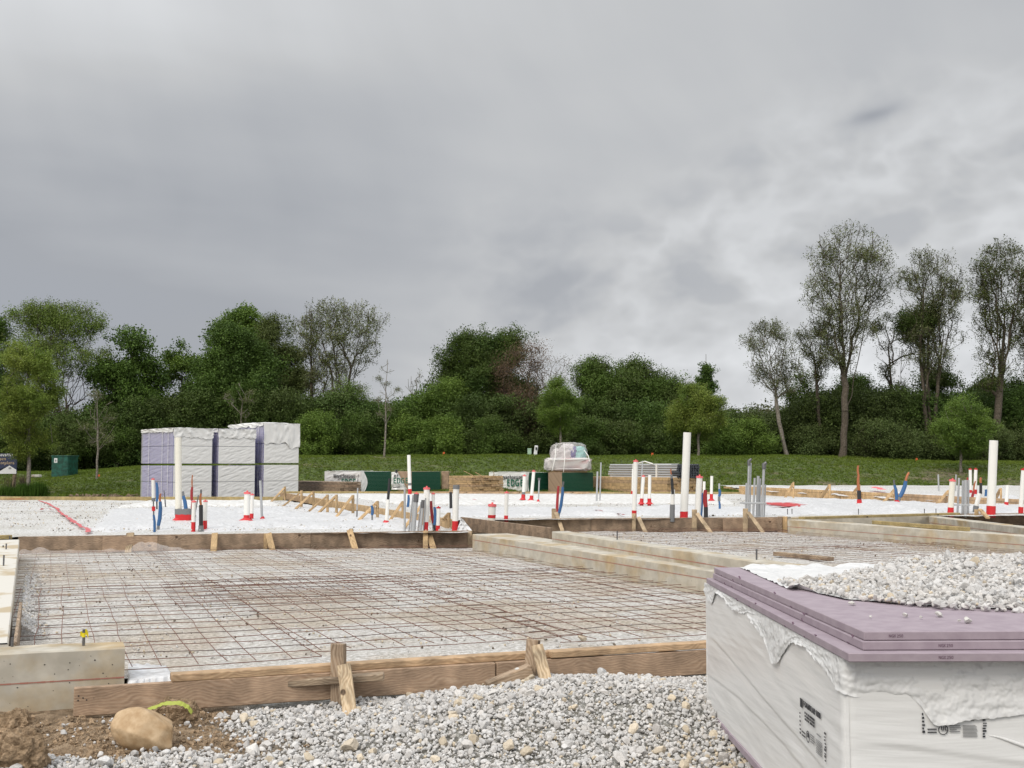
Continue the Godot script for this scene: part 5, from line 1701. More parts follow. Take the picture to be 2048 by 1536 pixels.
	mb.box(Transform3D(Basis(), (s0 + D(1940, 1010, 20.8)) * 0.5), Vector3(s0.distance_to(D(1940, 1010, 20.8)), 0.025, 0.02), 0.003)
	tag(part("strut_bar", mb, M.zinc), "strut bar across the foot of the right-edge conduits", "strut")
	stub("pvc_pipe", "left one of two tall slim capped pipes standing on the far pad", "pipe", 1940.5, 939, 1941, 986, 0.60, 6, [[986, 980, "red", 1.1], [980, 939, "white", 1.0]], "red", wp)
	stub("pvc_pipe", "right one of two tall slim capped pipes standing on the far pad", "pipe", 1951.5, 939, 1950, 988, 0.60, 6.5, [[988, 979, "red", 1.15], [979, 939, "white", 1.0]], "red", wp)
	stub("copper_line", "blue line hugging the left tall slim pipe", "copper line", 1935.5, 955, 1938.5, 985, 0.60, 5, [[985, 966, "blue", 1.0], [966, 955, "redtube", 0.7]], "", cp)
	stub("copper_line", "copper tip in a black sleeve behind the leaning white pipe", "copper line", 1962, 955, 1961, 990, 0.58, 5.5, [[990, 966, "black", 1.0], [966, 955, "copper", 0.8]], "", cp)
	stub("copper_line", "short blue sleeve left of the tallest right pipe", "copper line", 1972, 979, 1970, 993, 0.58, 6, [[993, 979, "blue", 1.0]], "", cp)
	stub("copper_line", "red sleeve slanting beside the leaning white pipe, copper end", "copper line", 1951, 962, 1942, 1010, R, 5, [[1010, 982, "redtube", 1.0], [982, 962, "copper", 0.6]], "", cp)
	stub("pvc_pipe", "leaning white pipe with a grey taped foot, left of the tallest right pipe", "pipe", 1959, 987, 1949, 1026, R, 9, [[1026, 1012, "grey", 1.2], [1012, 987, "white", 1.0]], "", wp)
	stub("pvc_pipe", "tall thick white pipe near the right edge, red foot", "pipe", 1987.5, 881, 1981.5, 1028, R, 17, [[1028, 1012, "red", 1.02], [1012, 881, "white", 1.0]], "", wp)
	stub("pvc_pipe", "short slim pipe right of the tall thick right-hand one, red skirt", "pipe", 2015, 971, 2012, 1017, R, 7, [[1017, 1004, "red", 1.1], [1004, 971, "white", 1.0]], "", wp, "red")
	stub("pvc_pipe", "capped white pipe cut by the picture's right edge", "pipe", 2047, 940, 2041, 1027, R, 9, [[1027, 1014, "red", 1.05], [1014, 940, "white", 1.0]], "red", wp)

# ---------------------------------------------------------------- far foam stacks
const SITE_TURN := 0.68     # how far the stacked goods are turned from the picture plane

func goods_axes(turn := SITE_TURN) -> Array:
	return [Vector3(cos(turn), 0, -sin(turn)), Vector3(-sin(turn), 0, -cos(turn))]   # along the end face, along the side going back

func cloth_face(mb: MB, p0: Vector3, ux: Vector3, uy: Vector3, nrm: Vector3, amp: float, seed_value: float, nu := 26, nv := 22) -> void:
	mb.grid(nu, nv, func(a, b):
		var e := minf(minf(a, 1 - a), minf(b, 1 - b))
		var rad := soft(a * 1.5 + b * 1.2 + seed_value, (a - b) * 5.0, seed_value)      # creases run slantwise to the corners
		var w := amp * (0.6 - 1.6 * absf(rad) + 0.5 * soft(a * 4.0, b * 4.0, seed_value + 3.0)) * smoothstep(0.0, 0.12, e)
		return p0 + ux * a + uy * b + nrm * (w + 0.012), Vector2(1, 1))

func foam_stack_bundle(label: String, c: Vector3, h: float, hood: float, seed_value: float, ragged := false, wf := 1.30, wl := 2.6) -> void:
	var ax := goods_axes()
	var u: Vector3 = ax[0]
	var w: Vector3 = ax[1]
	var out_f := -w
	var out_s := -u
	var o := thing("foam_stack", label, "foam bundle", c)
	var up := Vector3.UP
	for half in 2:
		var mb := MB.new()
		var hh := h * 0.5 - 0.012
		mb.box(Transform3D(frame(u), c + u * wf * 0.5 + w * wl * 0.5 + up * (h * 0.5 * half + hh * 0.5)), Vector3(wf - 0.03, hh, wl - 0.03), 0.012)
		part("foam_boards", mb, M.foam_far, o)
		mb = MB.new()
		cloth_face(mb, c + up * (h * 0.5 * half + 0.004), u * wf, up * hh, out_f, 0.008, seed_value + half * 7.0)
		part("end_cover", mb, M.far_film, o)
		mb = MB.new()
		cloth_face(mb, c + w * wl + up * (h * 0.5 * half + 0.004), -w * wl, up * hh, out_s, 0.010, seed_value + half * 3.0 + 20.0)
		part("side_film", mb, M.hazy_film, o)
	var mb := MB.new()
	for t in [0.12, 0.30, 0.72]:
		mb = MB.new()
		mb.box(Transform3D(frame(w), c + w * wl * t + out_s * 0.05 + up * h * 0.5), Vector3(0.022, h, 0.004))
		part("strap", mb, M.white, o)
	if hood <= 0.0:
		return
	# the hood drawn over the top
	mb = MB.new()
	mb.grid(30, 30, func(a, b):
		var e := minf(minf(a, 1 - a), minf(b, 1 - b))
		var dome := hood * smoothstep(0.0, 0.35, e) + 0.025 * fbm(a * 4.0, b * 4.0, seed_value)
		return c + u * (wf * (a * 1.04 - 0.02)) + w * (wl * (b * 1.03 - 0.015)) + up * (h + 0.01 + dome))
	for f in [[c + u * -0.02, u * wf * 1.04, out_f, 0.30], [c + w * wl * 1.01, -w * wl * 1.02, out_s, 0.12]]:
		mb.grid(34, 8, func(a, b):
			var drop: float = f[3] * (1.0 + (0.9 if ragged else 0.35) * fbm(a * 5.0 + seed_value, 2.0)) * (1.0 if f[2] == out_f else 1.0)
			if ragged and f[2] == out_f:
				drop = 0.62 + 0.2 * soft(a * 3.0, 7.0) + 0.18 * a
			return f[0] + f[1] * a + f[2] * (0.03 + 0.05 * maxf(0.0, fbm(a * 6.0, b * 2.0, seed_value)) + 0.05 * b * fbm(a * 8.0 + b * 2.0, 4.0, seed_value)) + up * (h + 0.012 - (1.0 - b) * drop))
	part("hood", mb, M.far_film, o)

func build_far_goods() -> void:
	var ax := goods_axes()
	var u: Vector3 = ax[0]
	var w: Vector3 = ax[1]
	var c0 := P(345, 998, 0.25)
	var names := ["left", "middle", "right"]
	for k in 3:
		var c = c0 + u * [0.0, 1.52, 3.14][k]
		c.y = 0.25
		foam_stack_bundle("lower purple foam bundle in the %s wrapped stack before the trees" % names[k], c, [1.06, 1.06, 1.08][k], 0.0, k * 11.0)
		c.y = 0.25 + 1.06 + 0.055
		if k == 2:
			c.y += 0.02
		foam_stack_bundle("upper purple foam bundle in the %s wrapped stack, white film hood over it" % names[k], c, [1.12, 1.12, 1.32][k], [0.03, 0.03, 0.06][k], k * 11.0 + 5.0, k == 2)
	# --- engineered lumber packs with green ends, white wraps
	var defs := [
		# corner x, right x, top, bottom, depth, side length, end material, side material, label
		[722, 783, 943, 986, 41.5, 2.5, "green_wrap", "far_film", "left green-ended lumber pack, printed white wrap on its side"],
		[823, 884, 943, 986, 42.2, 0.9, "green_wrap", "wood_brown", "second green-ended lumber pack, behind the tall slender pipe"],
		[1054, 1111, 945, 986, 42.5, 2.2, "green_wrap", "far_film", "third green-ended lumber pack, under the left of the shrink-wrapped pallet"],
		[1124, 1197, 945, 986, 42.0, 0.75, "green_wrap", "wood_tan", "fourth green-ended lumber pack, under the right of the shrink-wrapped pallet"]]
	for q in defs:
		var c := D(q[0], q[3], q[4])
		var top := D(q[0], q[2], q[4]).y
		var h := top - c.y
		var wide: float = (q[1] - q[0]) / (ppm(c) * (cos(SITE_TURN) + 0.09))
		var o := thing("lumber_pack", q[8], "lumber pack", c)
		var mb := MB.new()
		mb.box(Transform3D(frame(u), c + u * wide * 0.5 + w * q[5] * 0.5 + Vector3.UP * h * 0.5), Vector3(wide, h, q[5]), 0.01)
		part("lumber", mb, M.wood_brown if q[7] != "far_film" else M.far_film, o)
		mb = MB.new()
		for k in 16:   # slats of the green-painted ends
			mb.box(Transform3D(frame(u), c + u * wide * 0.5 - w * 0.012 + Vector3.UP * (h * (k + 0.5) / 16.0)), Vector3(wide + 0.004 * (k % 2), h / 16.0 - 0.004, 0.024), 0.003)
		part("green_end", mb, M[q[6]], o)
		if q[7] == "far_film":
			mb = MB.new()
			cloth_face(mb, c + w * q[5], -w * q[5], Vector3.UP * h, -u, 0.03, q[0])
			mb.grid(16, 10, func(a, b): return c + w * q[5] * (1.0 - a) + u * wide * b * (0.5 if b < 1 else 0.55 + 0.2 * fbm(a * 4.0, 1.0)) - u * 0.01 + Vector3.UP * (h + 0.015 + 0.02 * maxf(0.0, fbm(a * 5.0, b * 5.0))))
			# the wrap folded round the corner onto the end
			mb.grid(8, 12, func(a, b): return c - w * (0.035 + 0.02 * fbm(a * 3.0, b * 5.0)) + u * (a * (0.10 + 0.16 * sin(b * PI) * (1.0 if q[0] == 722 else -0.3))) - u * 0.02 + Vector3.UP * h * b)
			part("printed_wrap", mb, M.far_film, o)
			var e := w * -1.0
			var b3 := Basis(e, Vector3.UP, -u)
			print_text(o, "wrap_text", "Weyerhaeuser", c + w * q[5] * 0.72 - u * 0.06 + Vector3.UP * h * 0.60, b3, h * 0.20, "ink", true, 1.05)
			print_text(o, "wrap_text", "EDGE", c + w * q[5] * 0.50 - u * 0.06 + Vector3.UP * h * 0.20, b3, h * 0.34, "green_ink", true, 1.1)
			mb = MB.new()
			timber(mb, c + w * q[5] * 0.10 - u * 0.058 + Vector3.UP * h * 0.1, c + w * q[5] * 0.03 - u * 0.058 + Vector3.UP * h * 0.86, 0.025, 0.006, -w, 0.0)
			part("wrap_stroke", mb, M.ink, o)
	# loose printed wrap hanging between the first and second pack
	var o := thing("loose_wrap", "torn printed white wrap hanging between the two left green lumber ends", "plastic wrap", D(798, 975, 41.6))
	var mb := MB.new()
	mb.grid(14, 14, func(a, b):
		var xl := 783.0
		var xr := lerpf(815.0, 795.0, b)
		var p := D(lerpf(xl, xr, a), lerpf(979.0, 944.0, b), 41.6)
		return p + Vector3(0, 0, 0.08 * fbm(a * 3.0, b * 3.0)))
	part("wrap", mb, M.far_film, o)
	print_text(o, "wrap_text", "EDGE", D(786, 971, 41.45), Basis(), 0.20, "green_ink", true, 0.75)
	print_text(o, "wrap_text", "er", D(787, 957, 41.45), Basis(), 0.12, "ink", true)
	mb = MB.new()
	timber(mb, D(786, 975, 41.45), D(800, 974, 41.45), 0.03, 0.006, Vector3.UP, 0.0)
	mb.tube([D(792.5, 946, 41.5), D(793, 939, 41.5)], [0.04, 0.03], 6)
	part("wrap_stroke", mb, M.ink, o)
	mb = MB.new()
	# brown pack behind, right of the second green end
	o = thing("lumber_pack", "dark brown lumber side right of the second green end", "lumber pack", D(892, 986, 43.0))
	mb.box(Transform3D(Basis(), D(891, 964, 43.4)), Vector3(0.26, 0.78, 0.6), 0.01)
	part("lumber", mb, M.wood_brown, o)
	# --- plank stacks, each a pile of layers
	for q in [[943, 1011, 952, 987, 40.3, 1.3, 8, "wood_new", "wood_orange", "fresh tan plank stack with rough sawn ends, right of the brown lumber", "lumber stack"], [1335, 1421, 955, 987, 41.0, 4.4, 5, "wood_new", "wood_orange", "long tan timber stack under the steel tube pack", "lumber stack"], [680, 721, 964, 984, 40.5, 4.0, 6, "wood_dirty", "wood_brown", "old weathered plank stack in front of the left printed wrap", "lumber stack"], [1490, 1560, 974, 987, 42.5, 1.0, 3, "wood_new", "wood_new", "low tan timber stack behind the right conduit cluster", "lumber stack"]]:
		var c := D(q[0], q[3], q[4])
		var h: float = D(q[0], q[2], q[4]).y - c.y
		var wide: float = (q[1] - q[0]) / (ppm(c) * (cos(SITE_TURN) + 0.06))
		o = thing("lumber_stack", q[9], q[10], c)
		var n: int = q[6]
		for k in n:
			mb = MB.new()
			var hh := h / n
			var per := int(maxf(3.0, wide / 0.16))
			for j in per:
				mb.uvo = Vector2(rng.randf() * 5.0, rng.randf() * 5.0)
				var jit := rng.randf_range(-0.03, 0.03)
				mb.box(Transform3D(frame(w), c + u * wide * (j + 0.5) / per + w * (q[5] * 0.5 + jit) + Vector3.UP * (hh * (k + 0.5))), Vector3(q[5], hh - 0.006, wide / per - 0.006), 0.003)
			part("plank_layer", mb, M[q[7]] if (k * 7) % 3 else M[q[8]], o)
		if n == 8:
			mb = MB.new()
			for k in 4:
				var p := c + u * wide * rng.randf() + Vector3.UP * h
				timber(mb, p, p + Vector3(rng.randf_range(-0.4, 0.1), rng.randf_range(0.03, 0.2), 0.1), 0.02, 0.01)
			part("splinter", mb, M.wood_new, o)
	# --- steel tubes
	var c := D(1352, 957, 41.3)
	o = thing("steel_tube_pack", "pack of grey steel tubes with a dark-wrapped end, strapped with white bands", "steel tubes", c)
	var h := D(1352, 928, 41.3).y - c.y
	var L := 3.4
	var wide := 1.15
	for k in 6:
		mb = MB.new()
		for j in 9:
			var p := c + u * (wide * (j + 0.5) / 9.0) + Vector3.UP * (h * (k + 0.5) / 6.0) + w * rng.randf_range(-0.05, 0.05)
			mb.tube([p, p + w * (L + rng.randf_range(-0.1, 0.1))], [h / 12.5, h / 12.5], 8)
		part("tube_layer", mb, M.zinc, o)
	mb = MB.new()
	for k in 6:
		for j in 9:
			var p := c + u * (wide * (j + 0.5) / 9.0 + rng.randf_range(-0.01, 0.01)) + Vector3.UP * (h * (k + 0.5) / 6.0) - w * (0.05 + 0.05 * rng.randf())
			mb.tube([p, p + w * 0.34], [h / 11.6, h / 11.6], 8)
	part("dark_end", mb, M.tube_dark, o).set_meta("kind", "stuff")
	for t in [0.28, 0.62]:
		mb = MB.new()
		mb.box(Transform3D(frame(w), c + w * L * t + u * wide * 0.5 + Vector3.UP * h * 0.5), Vector3(0.05, h + 0.02, wide + 0.02), 0.005)
		part("strap", mb, M.white, o)
	mb = MB.new()
	mb.tube([c + w * 1.1 + Vector3.UP * h, c + w * 1.5 + Vector3.UP * (h + 0.09), c + w * 1.9 + Vector3.UP * (h + 0.02)], [0.025, 0.025, 0.02], 6)
	part("strap", mb, M.white, o)
	# --- shrink-wrapped pallet of bags
	c = D(1137, 945, 42.6)
	var k1 := 1.0 / ppm(c)
	o = thing("wrapped_pallet", "shrink-wrapped pallet of lumpy bags standing on the green-ended lumber", "pallet", c)
	mb = MB.new()
	mb.box(Transform3D(Basis(), c + Vector3(0, 0.05, -0.5)), Vector3(75 * k1, 0.10, 1.1), 0.01)
	part("pallet_deck", mb, M.wood_tan, o)
	var blob := func(center: Vector3, half: Vector3, seed_value: float, power: float, amp: float) -> MB:
		var q := MB.new()
		q.grid(80, 48, func(a, b):
			var th: float = -a * TAU
			var ph: float = (b - 0.5) * PI
			var d := Vector3(cos(th) * cos(ph), sin(ph), sin(th) * cos(ph))
			var e := Vector3(signf(d.x) * pow(absf(d.x), power), signf(d.y) * pow(absf(d.y), power), signf(d.z) * pow(absf(d.z), power))
			return center + e * half * (1.0 + amp * fbm(d.x * 2.4 + seed_value, d.y * 2.4, d.z * 2.4) + amp * 0.4 * fbm(d.x * 8.0, d.y * 8.0 + seed_value, d.z * 8.0)))
		return q
	var base_bags: MB = blob.call(c + Vector3(0, 16 * k1, -0.5), Vector3(46 * k1, 13.5 * k1, 0.7), 2.0, 0.33, 0.05)
	for i in base_bags.v.size():
		var p := base_bags.v[i] - c
		var s := smoothstep(0.0, 0.25, fbm(p.x * 4.5, p.y * 7.0, 8.0)) * smoothstep(-0.5, 0.1, p.x)
		base_bags.c[i] = Color(0.66, 0.63, 0.62).lerp(Color(0.55, 0.25, 0.26), s * 0.8).lerp(Color(0.34, 0.33, 0.36), smoothstep(0.15, 0.4, fbm(p.x * 6.0, p.y * 5.0, 3.0)) * 0.7)
	part("bags", base_bags, M.stone, o)
	for q in [[1122, 912, 20, 15, Color(0.55, 0.52, 0.52), 4.0], [1136, 908, 17, 20, Color(0.60, 0.57, 0.58), 6.0], [1145, 909, 12, 17, Color(0.10, 0.09, 0.27), 9.0], [1158, 910, 14, 17, Color(0.28, 0.56, 0.54), 12.0]]:
		var bb: MB = blob.call(D(q[0], q[1], 42.6 + 0.5), Vector3(q[2] * k1, q[3] * k1, 0.4), q[5], 0.7, 0.14)
		for i in bb.c.size():
			bb.c[i] = q[4]
		part("bag", bb, M.stone, o)
	var env: MB = blob.call(c + Vector3(0, 16 * k1, -0.5), Vector3(47.5 * k1, 14.3 * k1, 0.73), 2.0, 0.33, 0.06)
	part("shrink_film", env, M.clear_film, o)
	env = blob.call(D(1137, 907, 43.1), Vector3(37 * k1, 22 * k1, 0.55), 3.0, 0.62, 0.12)
	part("shrink_film", env, M.clear_film, o)
	# ropes of gathered film
	for q in [[1112, 890, 1104, 942], [1128, 887, 1127, 944], [1168, 900, 1180, 924], [1098, 920, 1178, 918]]:
		mb = MB.new()
		var pp := D(q[0], q[1], 42.35)
		var qq := D(q[2], q[3], 41.86)
		mb.tube([pp, pp.lerp(qq, 0.5) + Vector3(0.03, 0.0, 0.22), qq], [0.012, 0.016, 0.012], 5)
		part("film_rope", mb, M.white, o)

	# --- things along the grass bank
	c = D(122, 950, 50.0)
	c.y = bank_height(c.x, c.z) - 0.05
	o = thing("transformer_box", "dark green utility cabinet on the grass left of the foam stacks", "utility box", c)
	mb = MB.new()
	k1 = 1.0 / ppm(c)
	var bx := frame(Vector3(0.97, 0, 0.22))
	var th := D(122, 912.5, 50.0).y - c.y
	mb.box(Transform3D(bx, c + Vector3(0, th * 0.5, -0.4)), Vector3(38 * k1, th, 0.75), 0.03)
	var cab := part("cabinet", mb, M.green_box, o)
	mb = MB.new()
	mb.box(Transform3D(bx, c + Vector3(0, th + 0.005, -0.4)), Vector3(39.5 * k1, 0.05, 0.79), 0.02)
	part("lid", mb, M.green_box, cab)
	mb = MB.new()
	var sp := D(111.5, 921, 49.5)
	mb.box(Transform3D(bx, sp), Vector3(7 * k1, 9 * k1, 0.012), 0.002)
	var note := part("notice", mb, M.sign_white, o)
	mb = MB.new()
	mb.box(Transform3D(bx, sp + Vector3(0, 0, 0.012)), Vector3(3 * k1, 4 * k1, 0.004))
	part("notice_mark", mb, M.ink_pale, note)
	# sign at the left edge
	c = D(0, 985, 43.0)
	c.y = bank_height(c.x, c.z)
	o = thing("sign_board", "navy blue sign with white peak at the left edge, cut by the picture", "sign", Vector3(c.x, c.y, c.z))
	k1 = 1.0 / ppm(c)
	var tl := D(-36, 907, 43.0)
	var br := D(33.5, 948, 43.0)
	mb = MB.new()
	mb.box(Transform3D(Basis(), (tl + br) * 0.5), Vector3(br.x - tl.x, tl.y - br.y, 0.05), 0.005)
	part("panel", mb, M.navy, o)
	mb = MB.new()
	for x in [-30, 28]:
		mb.box(Transform3D(Basis(), (D(x, 930, 43.0) * Vector3(1, 0, 1)) + Vector3(0, (br.y + c.y) * 0.5 - 0.1, -0.06)), Vector3(0.09, br.y - c.y + 0.9, 0.09), 0.004)
	part("post", mb, M.wood_weathered, o)
	mb = MB.new()
	var zf := Vector3(0, 0, 0.028)
	var pk := [D(-22, 947.5, 43.0), D(-2, 943.5, 43.0), D(19.5, 931, 43.0), D(33.2, 939.5, 43.0), D(33.2, 947.5, 43.0)]
	for i in 3:
		mb.quad(pk[0] + zf, pk[4] + zf, pk[i + 1] + zf + Vector3(0.0005 * i, 0, 0), pk[i + 1] + zf) if false else mb.tri(pk[0] + zf, pk[4 - i] + zf, pk[3 - i] + zf)
	part("white_peak", mb, M.sign_white, o)
	print_text(o, "sign_text", "innovative", D(-11.5, 914.5, 43.0) + Vector3(0, 0, 0.027), Basis(), 5.6 * k1, "sign_white", true)
	print_text(o, "sign_text", "open", D(-6, 922.5, 43.0) + Vector3(0, 0, 0.027), Basis(), 5.6 * k1, "wood_old", true)
	print_text(o, "sign_text", "floorplans", D(-9, 930.5, 43.0) + Vector3(0, 0, 0.027), Basis(), 5.6 * k1, "wood_old", true)
	print_text(o, "sign_mark", "m", D(17.5, 940, 43.0) + Vector3(0, 0, 0.032), Basis(), 4.5 * k1, "ink", true)
	# pedestals
	for q in [[1059, 898, 914, 8, "pale_green", "pale green utility pedestal on the crest of the bank, left of the white one"], [1070, 891, 914, 7, "sign_white", "leaning white utility pedestal with a dark mark, on the crest of the bank"]]:
		var p := D(q[0], q[2], 53.5)
		p.y = bank_height(p.x, p.z) - 0.05
		o = thing("pedestal", q[5], "utility pedestal", p)
		k1 = 1.0 / ppm(p)
		var top := D(q[0] + (3 if q[4] == "sign_white" else 0), q[1], 53.5)
		mb = MB.new()
		timber(mb, p, top, q[3] * k1, q[3] * k1 * 0.8, Vector3.RIGHT, 0.02)
		part("post", mb, M[q[4]], o)
		mb = MB.new()
		if q[4] == "sign_white":
			mb.box(Transform3D(Basis(), D(1072.5, 897, 53.5) + Vector3(0, 0, 0.09)), Vector3(3.2 * k1, 5 * k1, 0.03), 0.004)
			part("mark", mb, M.ink, o)
		else:
			mb.box(Transform3D(Basis(), top), Vector3(q[3] * k1 * 1.08, 0.05, q[3] * k1 * 0.9), 0.01)
			part("cap", mb, M.pale_green, o)
	var flags := ["small orange marker left of the pedestals on the bank's crest", "orange tag on the crest left of the young tree behind the steel tubes", "orange tag at the foot of the bare sapling right of the green cabinet", "orange tag on the ground right of the tallest tree's trunk"]
	var fl := [[886, 911], [1303, 910], [196, 936], [1832, 926]]
	for i in 4:
		var p := D(fl[i][0], fl[i][1], 52.0 if i != 2 else 47.5)
		p.y = bank_height(p.x, p.z) + 0.04
		o = thing("marker_flag", flags[i], "marker flag", p)
		mb = MB.new()
		mb.tube([p, p + Vector3(0, 0.14, 0)], [0.006, 0.006], 5)
		mb.grid(4, 3, func(a, b): return p + Vector3(a * 0.08, 0.07 + b * 0.08, 0.02 * sin(a * 6.0)))
		part("flag", mb, M.orange_tag, o)
	# pale block on the bed
	o = thing("pale_block", "pale flat stone slab on the planting bed behind the young maple's trunk", "stone slab", D(73, 953, 44.0))
	mb = MB.new()
	mb.box(Transform3D(Basis(), D(73, 952, 44.0)), Vector3(0.30, 0.10, 0.25), 0.02)
	part("slab", mb, M.concrete_pale, o)
	# small rubble between the far form and the left stack
	var pl := []
	var cl := []
	for i in 260:
		var p := P(rng.randf_range(140, 282), rng.randf_range(986, 993), 0.27)
		var r := rng.randf_range(0.02, 0.08)
		pl.append(Transform3D(rot(Vector3(rng.randfn(), rng.randfn(), rng.randfn()), rng.randf() * TAU).scaled(Vector3.ONE * r), p))
		var g := rng.randf_range(0.6, 1.3)
		cl.append(Color(0.2 * g, 0.145 * g, 0.10 * g))
	scatter("rubble", stone_mesh(77), M.stone, pl, cl)

# ---------------------------------------------------------------- foliage
var clumps := {}

func clump(kind: String) -> ArrayMesh:
	if clumps.has(kind):
		return clumps[kind]
	var r := RandomNumberGenerator.new()
	r.seed = kind.hash()
	var n: int = {"full": 64, "loose": 34, "airy": 15, "bud": 16, "tuft": 7, "flower": 12, "cluster": 36}[kind]
	var ls: float = {"full": 0.16, "loose": 0.165, "airy": 0.17, "bud": 0.11, "tuft": 0.0, "flower": 0.10, "cluster": 0.24}[kind]
	var mb := MB.new()
	for i in n:
		var k := r.randf_range(0.65, 1.25)
		mb.col = Color(k, k * r.randf_range(0.95, 1.05), k * r.randf_range(0.8, 1.1))
		if kind == "tuft":
			var a := r.randf() * TAU
			var d := Vector3(cos(a), 0, sin(a))
			var b := d * r.randf() * 0.5
			var lean := d * r.randf_range(0.1, 0.7)
			var hgt := r.randf_range(0.6, 1.2)
			var s := d.cross(Vector3.UP) * 0.07
			mb.tri(b - s, b + s, b + lean + Vector3(0, hgt, 0))
			continue
		var c := Vector3(r.randfn(), r.randfn(), r.randfn()).normalized() * pow(r.randf(), 0.55) * (0.82 if kind != "airy" else 0.72)
		c.y *= 0.8
		if kind == "airy" and i % 3 == 0:      # fine twigs that carry the leaves
			mb.col = Color(0.9, 0.8, 0.75)
			mb.tri(c, c + Vector3(0.02, 0.01, 0.0), -c * 0.3)
			mb.tri(c * 0.9 + Vector3(0, 0.015, 0.015), c * 0.9, -c * 0.2)
		var nrm := (Vector3(r.randfn(), r.randfn() + 0.7, r.randfn())).normalized()
		var x := nrm.cross(Vector3(r.randfn(), r.randfn(), r.randfn())).normalized()
		var y := nrm.cross(x)
		var l := ls * r.randf_range(0.7, 1.3)
		mb.quad(c - x * l * 0.5, c - y * l * 0.32 + nrm * l * 0.06, c + x * l * 0.5, c + y * l * 0.32 + nrm * l * 0.06)
	clumps[kind] = mb.mesh()
	return clumps[kind]

func seg(mb: MB, a: Vector3, b: Vector3, ra: float, rb: float, sides: int) -> void:
	var d := (b - a).normalized()
	var s := d.cross(Vector3(0.3, 0.1, 0.95) if absf(d.z) < 0.85 else Vector3.RIGHT).normalized()
	var u := d.cross(s)
	var k := mb.v.size()
	for i in sides:
		var t := TAU * i / sides
		var nn := s * cos(t) + u * sin(t)
		mb.vert(a + nn * ra, nn, Vector2(t, 0))
		mb.vert(b + nn * rb, nn, Vector2(t, 1))
	for i in sides:
		var p := k + i * 2
		var q := k + ((i + 1) % sides) * 2
		mb.ix.append_array(PackedInt32Array([p, p + 1, q, q, p + 1, q + 1]))

